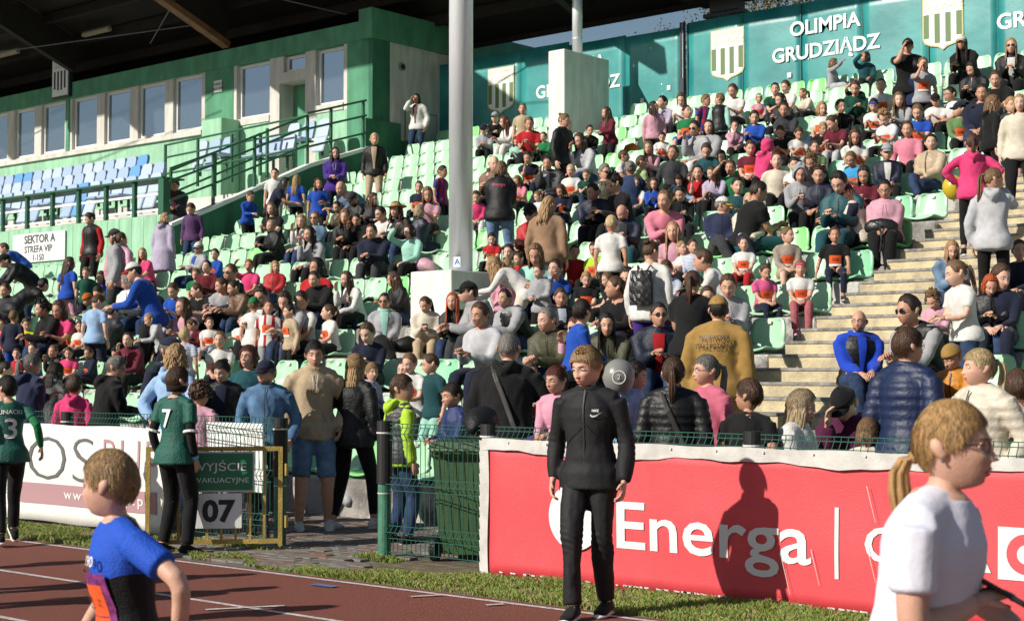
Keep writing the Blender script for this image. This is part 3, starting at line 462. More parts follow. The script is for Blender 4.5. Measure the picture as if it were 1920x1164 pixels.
('c','S0',18.5,60,0,0.62,-11.08,16.29,2.588,'p:y','t:wh','T:dn','bib','girl in white T-shirt','girl in white T-shirt with blonde ponytail and orange race bib sitting beside the aisle'),
('c','S0',11.5,45,0,0.635,-10.91,16.29,2.588,'s:n','l:st','T:bk','-','boy in striped sweater','boy in striped sweater with short brown hair sitting beside the aisle'),
('c','S1',300.5,-15,8,0.918,-9.82,15.28,2.159,'s:n','t:wh','T:bk','-','boy in white T-shirt','boy in white T-shirt with short brown hair leaning on knees beside the aisle'),
('w','T2',200.5,0,8,0.99,-8.64,12.86,0.824,'p:n','t:bk','T:bk','-','woman in black T-shirt','woman in black T-shirt with brown ponytail standing head bowed back turned beside the aisle'),
('c','S0',22.5,15,0,0.744,-9.66,14.27,1.731,'s:n','t:or','T:bk','-','child in orange T-shirt','child in orange T-shirt with short brown hair sitting beside the aisle'),
('c','S2',29.5,15,8,0.777,-9.37,14.27,1.731,'s:n','t:gr','T:bk','-','child in green T-shirt','child in green T-shirt with short brown hair looking down beside the aisle'),
('M','T9',205.5,0,0,1.066,-8.22,9.55,0.0,'x:g','h:bk','T:bk','strap','man in black hoodie','man in black hoodie with shaved grey head behind the red banner'),
('c','S2',56.5,0,0,0.798,-10.25,12.25,0.874,'s:n','t:mr','T:bk','-','small child in maroon T-shirt','small child in maroon T-shirt with short brown hair looking down in the front rows'),
('c','S0',10.5,-15,8,0.76,-7.64,9.5,0.844,'u:r2','l:lp2','T:pu2','-','girl in pink sweater','girl in pink sweater with reddish bun sitting behind the red banner'),
('w','T0',110.5,0,8,0.923,-7.08,9.7,0.0,'u:d','h:lb','T:bk','-','woman in light blue hoodie','woman in light blue hoodie with dark brown bun standing behind the red banner'),
('w','T0',210.5,0,0,0.935,-6.37,9.25,0.0,'p:n','p:bk','T:bk','strap','woman in black puffer jacket','woman in black puffer jacket with brown ponytail standing back turned behind the red banner'),
('w','T0',340.5,-15,0,0.948,-6.49,9.9,0.0,'p:g','l:pk2','T:dn','gl','woman in dusty pink sweater','woman in dusty pink sweater with grey ponytail and glasses standing behind the red banner'),
('m','T0',200.5,15,0,1.047,-7.67,11.85,0.395,'s:k','fj:tan','T:tan','cap:tan','firefighter in sand coloured fire service jacket','firefighter in sand coloured fire service jacket wearing sand coloured cap beside the aisle'),
('c','T0',190.5,75,0,0.823,-5.9,9.5,0.0,'s:n','t:bk','T:bk','-','boy in black T-shirt','boy in black T-shirt with short brown hair standing back turned behind the red banner'),
('w','S0',100.5,0,8,0.97,-5.67,9.8,0.518,'l:y2','j:wh','T:bk','-','woman in white jacket','woman in white jacket with long ash blonde hair sitting behind the red banner'),
('m','S4',0.5,0,40,1.15,-5.96,11.24,0.445,'s:k','h:mr2','T:bk','cap:bk','young man in dark maroon hoodie','young man in dark maroon hoodie wearing black cap chin in hand on the aisle steps'),
('n','T0',170.5,-15,0,1.049,-4.73,9.6,0.0,'s:n','p:nb2','T:dn','gl','man in navy puffer jacket','man in navy puffer jacket with short brown hair and glasses behind the red banner'),
('m','S0',43.5,-30,0,0.893,-7.01,13.26,1.302,'z:t','h:bl3,v:bk,f:bl3','T:dn','gl,beard:g','bald man in bright blue hoodie','bald man in bright blue hoodie with bald head and glasses sitting on the aisle steps'),
('w','S1',349.5,-15,8,1.104,-6.32,13.26,1.302,'k:d','l:gy,v:bk','T:bk','sg','woman in black vest','woman in black vest with tied back dark brown hair and sunglasses on the aisle steps'),
('c','S2',5.5,-15,40,0.644,-6.68,14.27,1.731,'c:t','l:lp','T:nv','-','girl in pale pink sweater','girl in pale pink sweater with curly light brown hair looking down on the aisle steps'),
('c','T2',330.5,-15,16,0.784,-5.78,12.86,1.109,'p:t','t:wh','T:dn','-','girl in white T-shirt','girl in white T-shirt with light brown ponytail standing head bowed on the aisle steps'),
('w','S2',22.5,15,32,0.821,-6.15,14.27,1.731,'b:o2','p:bk','T:dn','-','woman in black puffer jacket','woman in black puffer jacket with ginger bob looking down on the aisle steps'),
('w','S2',48.5,-15,16,0.824,-7.03,15.28,2.159,'l:y','j:dn2','T:dn','-','woman in pale denim jacket','woman in pale denim jacket with long blonde hair looking down on the aisle steps'),
('c','S0',0.5,-15,24,0.62,-4.52,9.9,1.117,'z:t','p:oc2','T:bl','bean:tan','toddler in orange yellow puffer jacket','toddler in orange yellow puffer jacket wearing knitted cap sitting behind the red banner'),
('w','T1',340.5,-30,0,0.956,-4.08,9.35,0.0,'p:w','l:st2,p:cr','T:be','-','woman in cream puffer jacket','woman in cream puffer jacket with pale blonde ponytail standing behind the red banner'),
('c','T0',210.5,0,0,0.861,-4.12,10.0,0.0,'s:n','t:be','T:bk','-','child in beige T-shirt','child in beige T-shirt with short brown hair standing back turned behind the red banner'),
('c','T0',190.5,0,16,0.674,-4.97,9.5,0.0,'b:t','t:cr','T:be','band:br','small girl in cream T-shirt','small girl in cream T-shirt with light brown bob standing back turned behind the red banner'),
('m','T8',30.5,0,8,1.026,-11.22,22.96,5.11,'s:k','t:bk','T:bk','cap:bk','man in black T-shirt','man in black T-shirt wearing black cap standing hand raised under the lettered wall'),
('w','S1',0.5,15,0,1.04,-11.28,25.38,6.445,'l:n','h:bk','T:bk','cap:cr','woman in black hoodie','woman in black hoodie wearing cream cap leaning on knees under the lettered wall'),
('w','S2',19.5,0,0,1.051,-10.08,24.37,6.017,'l:y','j:bk,f:wh','T:bk','sg','woman in black jacket','woman in black jacket with long blonde hair and sunglasses looking down under the lettered wall'),
('c','T3',190.5,60,-8,0.808,-11.13,22.96,5.11,'s:k','l:nb3','T:lj','-','teenager in navy sweater','teenager in navy sweater with short black hair arms raised back turned under the lettered wall'),
('c','T8',40.5,0,0,0.809,-10.97,22.96,5.11,'s:t','t:gy','S:bk','bib','boy in grey T-shirt','boy in grey T-shirt with short light brown hair and orange race bib under the lettered'),
('c','S5',102.5,0,8,0.691,-14.43,26.39,6.874,'b:t','h:gy','T:lg','-','girl in grey hoodie','girl in grey hoodie with light brown bob raising a hand under the lettered wall'),
('c','S5',32.5,-60,0,0.737,-13.76,26.39,6.874,'b:k','h:tg','T:bk','-','girl in teal hoodie','girl in teal hoodie with black bob raising a hand under the lettered wall'),
('c','S5',31.5,15,-16,0.656,-12.9,24.37,6.017,'s:t','t:bk','T:bk','bib,phone','boy in black T-shirt','boy in black T-shirt with short light brown hair and orange race bib under the lettered'),
('c','S0',36.5,-15,0,0.839,-11.9,23.36,5.588,'p:n','t:wh','T:bk','bib','girl in white T-shirt','girl in white T-shirt with brown ponytail and orange race bib sitting under the lettered wall'),
('c','S2',7.5,15,24,0.758,-11.48,22.35,5.16,'s:k','t:wh','T:bk','bib,band:bl','boy in white T-shirt','boy in white T-shirt with short black hair and orange race bib under the lettered wall'),
('c','S2',11.5,15,16,0.707,-10.45,22.35,5.16,'s:k','t:wh','T:bk','cap:bk','boy in white T-shirt','boy in white T-shirt wearing black cap looking down under the lettered wall'),
('c','S0',328.5,0,8,0.779,-10.2,22.35,5.16,'s:k','t:wn','T:bk','gl','boy in white and navy T-shirt','boy in white and navy T-shirt with short black hair and glasses under the lettered wall'),
('c','S0',30.5,-75,0,0.772,-9.62,21.34,4.731,'s:k','l:ol2','T:bk','cap:nv,bib','boy in sage green sweater','boy in sage green sweater wearing navy cap and orange race bib in the upper rows'),
('c','S7',24.5,0,0,0.744,-9.4,21.34,4.731,'s:k','l:dg','T:bk','cap:bk,gl','child in dark grey sweater','child in dark grey sweater wearing black cap and glasses in the upper rows'),
('w','S2',4.5,-15,32,0.982,-10.26,23.36,5.588,'l:k','j:bk','T:bk','-','woman in black jacket','woman in black jacket with long black hair looking down under the lettered wall'),
('m','S2',2.5,15,16,1.002,-9.46,22.35,5.16,'s:n','t:bk','T:bk','-','man in black T-shirt','man in black T-shirt with short brown hair looking down under the lettered wall'),
('c','T0',140.5,-15,8,0.8,-8.54,19.93,3.824,'l:t','h:bk','T:bk','-','girl in black hoodie','girl in black hoodie with long light brown hair standing under the lettered wall'),
('c','T0',30.5,15,8,0.765,-8.27,19.93,3.824,'s:y','t:dg','S:nv','bib','boy in dark grey T-shirt','boy in dark grey T-shirt with short blonde hair and orange race bib under the lettered'),
('w','T0',20.5,0,0,0.934,-7.73,18.92,3.395,'l:y','l:cr','T:bk','-','woman in cream sweater','woman in cream sweater with long blonde hair standing under the lettered wall'),
('c','T0',190.5,90,0,0.745,-14.81,22.96,5.11,'s:t','l:mt,v:bk','T:bk','-','girl in black vest','girl in black vest with short light brown hair standing back turned under the lettered wall'),
('c','S2',3.5,0,16,0.904,-15.35,24.37,6.017,'s:n','t:wh','T:bk','-','boy in white T-shirt','boy in white T-shirt with short brown hair looking down under the lettered wall'),
('c','S0',43.5,0,0,0.634,-14.86,24.37,6.017,'s:t','l:lp2','T:nv','band:wh,bib','girl in pink sweater','girl in pink sweater with short light brown hair and orange race bib under the lettered'),
('c','S1',41.5,-15,0,0.834,-14.56,24.37,6.017,'s:k','t:dg2','T:bk','-','boy in dark green T-shirt','boy in dark green T-shirt with short black hair leaning on knees under the lettered wall'),
('c','S0',353.5,0,16,0.826,-14.27,24.37,6.017,'s:n','t:wh','T:bk','bib','boy in white T-shirt','boy in white T-shirt with short brown hair and orange race bib under the lettered wall'),
('c','S2',357.5,-15,16,0.825,-13.74,23.36,5.588,'l:d','h:dg','T:bk','-','girl in dark grey hoodie','girl in dark grey hoodie with long dark brown hair looking down under the lettered wall'),
('c','S1',338.5,-15,8,0.645,-13.8,24.37,6.017,'p:t','l:cr','T:bk','-','girl in cream sweater','girl in cream sweater with light brown ponytail leaning on knees under the lettered wall'),
('t','S1',9.5,15,16,0.951,-13.05,22.35,5.16,'p:d','h:dg','T:bk','-','teenage girl in dark grey hoodie','teenage girl in dark grey hoodie with dark brown ponytail in the upper rows'),
('c','S0',9.5,45,8,0.805,-12.44,22.35,5.16,'b:y','t:wh','T:dn','bib','girl in white T-shirt','girl in white T-shirt with blonde bob and orange race bib sitting in the upper rows'),
('c','S4',28.5,30,8,0.82,-12.11,22.35,5.16,'s:d','tr:bk','T:bk','-','boy in black track jacket','boy in black track jacket with short dark brown hair in the upper rows'),
('c','S2',17.5,0,32,0.75,-12.59,21.34,4.731,'s:n','t:bk','T:bk','bib','boy in black T-shirt','boy in black T-shirt with short brown hair and orange race bib in the upper rows'),
('c','S2',41.5,0,32,0.686,-12.31,21.34,4.731,'s:n','t:wh','T:lg','bib','boy in white T-shirt','boy in white T-shirt with short brown hair and orange race bib in the upper rows'),
('c','S2',40.5,15,16,0.718,-11.89,21.34,4.731,'s:y','t:bk','T:bk','bib,phone','boy in black T-shirt','boy in black T-shirt with short blonde hair and orange race bib in the upper rows'),
('t','S1',2.5,-30,32,0.872,-11.57,21.34,4.731,'s:n','t:mr','T:lg','-','teenage boy in maroon T-shirt','teenage boy in maroon T-shirt with short brown hair leaning on knees in the upper rows'),
('c','S2',348.5,15,40,0.809,-10.74,21.34,4.731,'c:y','t:wn','T:bk','bib','boy in white and navy T-shirt','boy in white and navy T-shirt with curly blonde hair and orange race bib in'),
('c','S0',27.5,15,16,0.818,-12.56,20.33,4.302,'s:n','t:mr','T:bk','bib','boy in maroon T-shirt','boy in maroon T-shirt with short brown hair and orange race bib in the upper rows'),
('t','S2',170.5,15,16,0.88,-12.33,20.33,4.302,'hood:hp','h:hp','T:rd','-','girl in hot pink hoodie','girl in hot pink hoodie with hood up looking down back turned in the upper rows'),
('c','S5',15.5,0,8,0.808,-12.27,19.32,3.874,'s:n','t:gr','T:bk','-','boy in green T-shirt','boy in green T-shirt with short brown hair raising a hand in the upper rows'),
('c','S2',15.5,30,8,0.83,-11.49,18.31,3.445,'s:k','t:tn2','T:bk','-','boy in dark teal T-shirt','boy in dark teal T-shirt with short black hair looking down in the upper rows'),
('c','S7',10.5,30,24,0.71,-13.09,20.33,4.302,'l:k','l:bk','T:bk','-','girl in black sweater','girl in black sweater with long black hair hand on the seat in the upper rows'),
('t','S2',31.5,0,24,0.976,-10.53,18.31,3.445,'hood:gy','h:gy','T:bk','phone','boy in grey hoodie','boy in grey hoodie with hood up holding a phone looking down in the upper rows'),
('t','S1',346.5,15,40,0.863,-10.75,19.32,3.874,'c:t','h:bk','T:bk','-','teenage boy in black hoodie','teenage boy in black hoodie with curly light brown hair in the upper rows'),
('c','S2',351.5,15,24,0.754,-10.24,19.32,3.874,'s:t','t:lb2','T:nv','bib,gl','boy in sky blue T-shirt','boy in sky blue T-shirt with short light brown hair and glasses in the upper rows'),
('c','S0',30.5,0,8,0.804,-9.76,19.32,3.874,'s:n','j:nv,f:wh','T:bk','cap:gy,bib','boy in navy jacket','boy in navy jacket wearing grey cap and orange race bib sitting in the upper rows'),
('w','S6',355.5,30,0,0.933,-9.16,19.32,3.874,'s:k','p:be','T:dn','-','woman in beige puffer jacket','woman in beige puffer jacket with short black hair legs crossed in the upper rows'),
('c','T5',210.5,0,0,0.808,-7.47,16.9,2.824,'p:n','h:hp','G:bk','-','girl in hot pink hoodie','girl in hot pink hoodie with brown ponytail in the upper rows'),
('t','T8',200.5,-60,8,0.915,-6.37,14.88,1.967,'p:t','h:lg','G:bk','-','girl in light grey hoodie','girl in light grey hoodie with light brown ponytail in the upper rows'),
('W','S0',20.5,0,16,0.935,-8.77,17.3,3.017,'u:k','h:lp','T:bk','gl,handbag','woman in pale pink hoodie','woman in pale pink hoodie with black bun and glasses sitting in the upper rows'),
('w','S2',306.5,-30,24,0.977,-9.18,17.3,3.017,'l:a','l:nv,v:cr','T:bk','-','woman in cream vest','woman in cream vest with long auburn hair looking down beside the aisle'),
('w','S2',6.5,0,32,1.15,-9.33,17.3,3.017,'k:k','j:tg','T:tg','gl,phone','woman in teal jacket','woman in teal jacket with tied back black hair and glasses looking down in the upper'),
('m','S6',30.5,90,8,0.917,-11.13,17.3,3.017,'s:g','tr:nb','T:dg','cap:wy','man in dusky navy track jacket','man in dusky navy track jacket wearing white and yellow cap legs crossed beside the aisle'),
('w','S6',22.5,0,0,0.934,-10.71,17.3,3.017,'b:w','p:cr','T:nv','sg','woman in cream puffer jacket','woman in cream puffer jacket with pale blonde bob and sunglasses legs crossed beside the aisle'),
('m','S2',147.5,0,16,1.15,-10.71,17.3,3.017,'s:d','t:bk','T:tg','gl','man in black T-shirt','man in black T-shirt with short dark brown hair and glasses in the upper rows'),
('c','S0',22.5,15,0,0.62,-10.16,16.29,2.588,'k:n','t:wh','T:rd','bib','girl in white T-shirt','girl in white T-shirt with tied back brown hair and orange race bib sitting beside'),
('c','S0',38.5,45,0,0.714,-9.55,16.29,2.588,'u:t','l:tp','S:be','bib','girl in taupe sweater','girl in taupe sweater with light brown bun and orange race bib sitting beside the aisle'),
('c','S0',53.5,0,24,0.631,-9.26,15.28,2.159,'k:n','t:hp2','G:nv','bib','girl in pink T-shirt','girl in pink T-shirt with tied back brown hair and orange race bib sitting beside'),
('c','S0',31.5,0,0,0.641,-8.79,15.28,2.159,'k:t','t:wh','T:vr','bib,band:hp','girl in white T-shirt','girl in white T-shirt with tied back light brown hair and orange race bib beside'),
('c','S7',31.5,0,0,0.666,-8.91,16.29,2.588,'k:n','t:bk','G:nv','bib','girl in black T-shirt','girl in black T-shirt with tied back brown hair and orange race bib on the aisle'),
('c','S0',14.5,45,0,0.731,-9.35,14.27,1.731,'s:n','l:bk','T:bk','-','child in black sweater','child in black sweater with short brown hair sitting beside the aisle'),
('c','S0',14.5,45,16,0.87,-6.05,14.27,1.731,'s:n','l:nv','T:nv','-','child in navy sweater','child in navy sweater with short brown hair, sitting, beside woman in black puffer jacket'),
('c','S0',2.5,30,0,0.735,-6.26,15.28,2.159,'s:n','l:nv','T:bk','-','child in navy sweater','child in navy sweater with short brown hair, sitting, beside child in navy sweater'),
('m','S1',25.5,-45,16,0.982,-18.79,15.28,2.159,'s:n','l:gy','T:bk','-','man in grey sweater','man in grey sweater with short brown hair leaning on knees left of the silver pole'),
('w','S3',41.5,15,0,0.942,-20.77,15.28,2.159,'l:d','l:bk','T:dn','-','woman in black sweater','woman in black sweater with long dark brown hair below the SEKTOR A wall'),
('c','S2',359.5,15,32,0.893,-22.03,15.28,2.159,'s:d','t:dg2','T:bk','-','boy in dark green T-shirt','boy in dark green T-shirt with short dark brown hair below the SEKTOR A wall'),
('m','S2',190.5,0,16,0.969,-20.51,14.27,1.731,'s:d','j:dg','T:nv','-','man in dark grey jacket','man in dark grey jacket with short dark brown hair below the SEKTOR A wall'),
('w','S2',11.5,-30,0,0.824,-24.87,15.28,2.159,'l:k','j:bk','T:dn','-','woman in black jacket','woman in black jacket with long black hair looking down below the SEKTOR A wall'),
('m','S2',6.5,15,8,1.101,-24.9,15.28,2.159,'s:n','h:dg','T:bk','-','man in dark grey hoodie','man in dark grey hoodie with short brown hair looking down below the SEKTOR A wall'),
('c','S2',9.5,15,16,1.028,-21.67,14.27,1.731,'l:n','t:hp','T:bk','-','girl in hot pink T-shirt','girl in hot pink T-shirt with long brown hair looking down below the SEKTOR A wall'),
('c','S2',20.5,0,24,0.856,-20.08,15.28,2.159,'s:n','t:bl','T:bk','-','boy in royal blue T-shirt','boy in royal blue T-shirt with short brown hair looking down below the SEKTOR A wall'),
('w','S4',15.5,15,0,0.902,-18.4,13.26,1.302,'p:d','h:mr','T:bk','-','woman in maroon hoodie','woman in maroon hoodie with dark brown ponytail chin in hand in the front rows'),
('c','S0',38.5,0,0,0.81,-16.48,13.26,1.302,'s:t','t:wh','T:nv','bib','boy in white T-shirt','boy in white T-shirt with short light brown hair and orange race bib, next to boy'),
('c','S2',13.5,-15,8,0.965,-18.49,14.27,1.731,'l:n','l:lp','T:bk','-','girl in pale pink sweater','girl in pale pink sweater with long brown hair looking down below the SEKTOR A wall'),
('c','S0',4.5,15,16,0.963,-15.96,14.27,1.731,'s:d','t:wh','T:bk','bib','boy in white T-shirt','boy in white T-shirt with short dark brown hair and orange race bib left of'),
('w','S1',14.5,15,24,1.093,-16.11,14.27,1.731,'l:d','h:gy','T:dn','-','woman in grey hoodie','woman in grey hoodie with long dark brown hair left of the silver pole'),
('c','S2',34.5,-15,24,0.902,-13.61,13.26,1.302,'s:n','l:nv','T:bk','-','boy in navy sweater','boy in navy sweater with short brown hair looking down in the front rows'),
('w','S4',8.5,0,8,1.043,-19.04,17.3,3.017,'l:k','l:gy','T:bk','-','woman in grey sweater','woman in grey sweater with long black hair chin in hand left of the silver pole'),
('m','S1',25.5,0,8,1.03,-17.61,17.3,3.017,'s:d','h:nv','T:dg','-','man in navy hoodie','man in navy hoodie with short dark brown hair left of the silver pole'),
('c','S2',30.5,15,16,0.91,-18.39,19.32,3.874,'l:t','t:lp','T:bk','-','girl in pale pink T-shirt','girl in pale pink T-shirt with long light brown hair left of the silver pole'),
('w','S2',358.5,15,24,0.861,-20.58,19.32,3.874,'p:d','j:ol','T:bk','-','woman in olive jacket','woman in olive jacket with dark brown ponytail looking down left of the silver pole'),
('c','S2',8.5,0,8,0.674,-19.08,23.36,5.588,'s:n','l:gr','T:bk','-','boy in green sweater','boy in green sweater with short brown hair looking down near the white block'),
('w','S4',358.5,0,16,1.11,-16.51,21.34,4.731,'l:n','l:lg','T:dn','-','woman in light grey sweater','woman in light grey sweater with long brown hair right of the silver pole'),
('c','S2',4.5,-15,24,0.654,-17.16,20.33,4.302,'l:t','t:pk','T:bk','bib','girl in pink T-shirt','girl in pink T-shirt with long light brown hair and orange race bib right of'),
('m','S1',26.5,-30,16,1.051,-13.97,18.31,3.445,'s:d','j:nv','T:bk','-','man in navy jacket','man in navy jacket with short dark brown hair right of the silver pole'),
('w','S2',339.5,-15,16,1.122,-13.51,18.31,3.445,'c:d','l:bk','T:bk','-','woman in black sweater','woman in black sweater with curly dark brown hair looking down right of the silver pole'),
('c','S0',11.5,30,8,0.682,-13.98,19.32,3.874,'s:t','t:wh','T:bk','bib','boy in white T-shirt','boy in white T-shirt with short light brown hair and orange race bib right of'),
('c','S2',27.5,0,16,0.655,-13.63,19.32,3.874,'l:n','l:bl','T:bk','-','girl in royal blue sweater','girl in royal blue sweater with long brown hair looking down right of the silver pole'),
('c','S1',24.5,0,8,0.763,-15.14,21.34,4.731,'l:t','l:lp','T:bk','-','girl in pale pink sweater','girl in pale pink sweater with long light brown hair right of the silver pole'),
('c','S7',36.5,-30,0,0.878,-13.98,20.33,4.302,'s:n','h:dg','T:bk','-','boy in dark grey hoodie','boy in dark grey hoodie with short brown hair in the upper rows'),
('c','S2',31.5,0,24,0.631,-15.6,22.35,5.16,'s:d','t:wh','T:bk','bib','boy in white T-shirt','boy in white T-shirt with short dark brown hair and orange race bib in the upper'),
('c','S2',19.5,15,32,0.669,-19.8,23.36,5.588,'l:n','l:mt','T:bk','-','girl in mint sweater','girl in mint sweater with long brown hair looking down right of the silver pole'),
('c','S4',10.5,15,8,0.791,-12.78,19.32,3.874,'p:d','t:rd','T:bk','-','girl in red T-shirt','girl in red T-shirt with dark brown ponytail chin in hand in the upper rows'),
('w','S1',40.5,-30,8,1.15,-12.07,17.3,3.017,'p:t','l:pk','T:bk','-','woman in pink sweater','woman in pink sweater with light brown ponytail leaning on knees beside the aisle'),
('w','S2',27.5,0,24,1.15,-12.61,15.28,2.159,'l:t','l:mt','T:dn','-','woman in mint sweater','woman in mint sweater with long light brown hair looking down right of the silver pole'),
('c','S4',39.5,-30,0,0.858,-12.33,15.28,2.159,'s:d','t:bl','T:bk','-','boy in royal blue T-shirt','boy in royal blue T-shirt with short dark brown hair right of the silver pole'),
('c','S7',4.5,15,8,0.9,-10.27,14.27,1.731,'l:n','l:pk','T:bk','-','girl in pink sweater','girl in pink sweater with long brown hair right of the silver pole'),
('m','S0',351.5,30,8,1.105,-10.43,14.27,1.731,'s:d','j:dg','T:dn','-','man in dark grey jacket','man in dark grey jacket with short dark brown hair sitting right of the silver pole'),
('c','S2',18.5,0,24,0.755,-10.58,15.28,2.159,'s:n','l:st','T:bk','-','boy in striped sweater','boy in striped sweater with short brown hair looking down beside the aisle'),
('w','S2',3.5,0,8,1.15,-11.7,13.26,1.302,'k:n','l:lg','T:nv','-','woman in light grey sweater','woman in light grey sweater with tied back brown hair looking down right of the silver'),
('m','S1',6.5,-15,8,1.115,-10.63,13.26,1.302,'s:g','j:ol','T:dn','-','man in olive jacket','man in olive jacket with short grey hair leaning on knees in the front rows'),
('c','S2',15.5,30,24,0.62,-15.14,17.3,3.017,'s:d','t:rd','T:bk','bib','boy in red T-shirt','boy in red T-shirt with short dark brown hair and orange race bib right of'),
('c','S0',27.5,0,0,0.894,-11.21,16.29,2.588,'l:y','t:lp','T:bk','-','girl in pale pink T-shirt','girl in pale pink T-shirt with long blonde hair sitting beside the aisle'),
('c','S0',35.5,0,8,0.694,-11.44,20.33,4.302,'s:n','t:ol2','T:bk','bib','boy in sage green T-shirt','boy in sage green T-shirt with short brown hair and orange race bib in the upper'),
('c','S2',33.5,0,24,0.825,-10.79,20.33,4.302,'l:n','t:wh','T:bk','bib','girl in white T-shirt','girl in white T-shirt with long brown hair and orange race bib in the upper rows'),
('c','S4',41.5,-15,8,0.68,-14.12,22.35,5.16,'p:d','l:lp','T:bk','-','girl in pale pink sweater','girl in pale pink sweater with dark brown ponytail chin in hand in the upper rows'),
('w','S0',350.5,30,0,1.032,-13.95,21.34,4.731,'l:d','h:gy','T:bk','-','woman in grey hoodie','woman in grey hoodie with long dark brown hair sitting in the upper rows'),
('c','S2',4.5,30,16,0.809,-13.67,22.35,5.16,'s:d','l:bl','T:bk','-','boy in royal blue sweater','boy in royal blue sweater with short dark brown hair looking down in the upper rows'),
('c','S0',11.5,15,16,0.884,-10.24,18.31,3.445,'s:d','j:nv','T:bk','-','boy in navy jacket','boy in navy jacket with short dark brown hair sitting in the upper rows'),
('c','S2',17.5,0,24,0.824,-9.56,18.31,3.445,'l:d','l:mr','T:bk','-','girl in maroon sweater','girl in maroon sweater with long dark brown hair looking down in the upper rows'),
('c','S2',9.5,0,24,0.825,-10.24,21.34,4.731,'s:t','t:bl','T:bk','bib','boy in royal blue T-shirt','boy in royal blue T-shirt with short light brown hair and orange race bib in'),
('c','S1',1.5,30,8,0.825,-10.99,22.35,5.16,'l:t','l:gy','T:bk','-','girl in grey sweater','girl in grey sweater with long light brown hair leaning on knees under the lettered wall'),
('c','S2',37.5,-15,24,0.886,-12.39,23.36,5.588,'s:n','l:dg2','T:bk','-','boy in dark green sweater','boy in dark green sweater with short brown hair looking down under the lettered wall'),
('c','S7',13.5,0,8,0.837,-9.95,20.33,4.302,'p:n','l:pk','T:bk','-','girl in pink sweater','girl in pink sweater with brown ponytail hand on the seat in the upper rows'),
('m','S0',15.5,0,8,1.065,-9.27,21.34,4.731,'s:d','l:nv','T:dn','-','man in navy sweater','man in navy sweater with short dark brown hair sitting under the lettered wall'),
('c','S2',2.5,30,16,0.758,-11.16,19.32,3.874,'s:d','t:wh','T:bk','-','boy in white T-shirt','boy in white T-shirt with short dark brown hair looking down in the upper rows'),
('c','S7',31.5,0,0,0.851,-11.49,19.32,3.874,'p:n','l:cr','T:bk','-','girl in cream sweater','girl in cream sweater with brown ponytail hand on the seat in the upper rows'),
('w','S1',12.5,-30,16,0.804,-12.5,19.32,3.874,'l:n','l:li','T:bk','-','woman in lilac sweater','woman in lilac sweater with long brown hair leaning on knees in the upper rows'),
('c','S2',28.5,0,16,0.919,-9.09,14.27,1.731,'s:n','h:gy','T:bk','-','boy in grey hoodie','boy in grey hoodie with short brown hair looking down beside the aisle')]
PEOPLE_XY = set((r[6], 0, True) for r in CROWD)
OVERS = {'track': {'r': (-0.235, -0.02, 0.87), 'l': (0.24, -0.06, 0.87), 'lean': 1, 'curl': 0.8, 'walk': 0.14, 'stance': -0.025}, 'seven': {'r': (-0.19, -0.06, 0.87), 'l': (0.2, -0.03, 0.87), 'lean': 2}, 'three': {'r': (-0.3, 0.1, 0.98), 'l': (0.28, -0.12, 1.0), 'lean': 10, 'walk': 0.3, 'kick': 0}, 'blue': {'r': (-0.22, -0.1, 1.0), 'l': (0.3, 0.1, 1.02), 'lean': 8, 'eo': 0.9}, 'girl': {'r': (0.0, -0.145, 1.15), 'l': (0.2, -0.2, 1.06), 'lean': 12, 'eo': 1.1}}
HERO = {
'track': ('t','T0',20.5,-22,14,0.957,-5.783,7.5,0,'q:y','j:bt','W:bt','shoe:bk','track','track'),
'seven': ('t','T0',190.5,-10,0,0.892,-10.364,7.88,0,'s:n','u:bk,t:js','T:bk','shoe:bk','seven','seven'),
'three': ('t','TR',250.5,20,0,0.852,-12.104,7.42,0,'s:k','u:gr,t:js','T:bk','shoe:bk','three','three'),
'blue': ('t','TR',342.5,-50,4,0.735,-3.716,2.66,0,'s:y','t:bb','T:bk','shoe:bk','blue','blue'),
'girl': ('w','TR',98.5,6,0,0.834,-1.621,3.36,0,'o:sb','t:hw','T:bk','gl,shoe:wh','girl','girl'),
}
OFFSIDE = [('c', 'T0', 200, 0, 0, 0.84, -9.12, 4.83, 0, 's:n', 'l:nv', 'T:bk', '-', 'x', 'x'), ('c', 'T0', 120, 0, 0, 0.8, -9.77, 5.32, 0, 'p:t', 'l:rd', 'T:bk', '-', 'x', 'x'), ('t', 'T0', 250, 0, 0, 0.95, -8.26, 4.25, 0, 's:d', 'h:gy', 'T:dn', '-', 'x', 'x'), ('c', 'T0', 60, 0, 0, 0.78, -10.99, 5.86, 0, 's:y', 't:wh', 'S:bk', '-', 'x', 'x'), ('w', 'T7', 140, 0, 0, 0.98, -7.69, 3.81, 0, 'l:d', 'j:bk', 'T:bk', '-', 'x', 'x')]
BALLOON1 = (-7.008, 9.45, 1.452)
BALLOON2 = (-8.022, 17.6, 3.718)
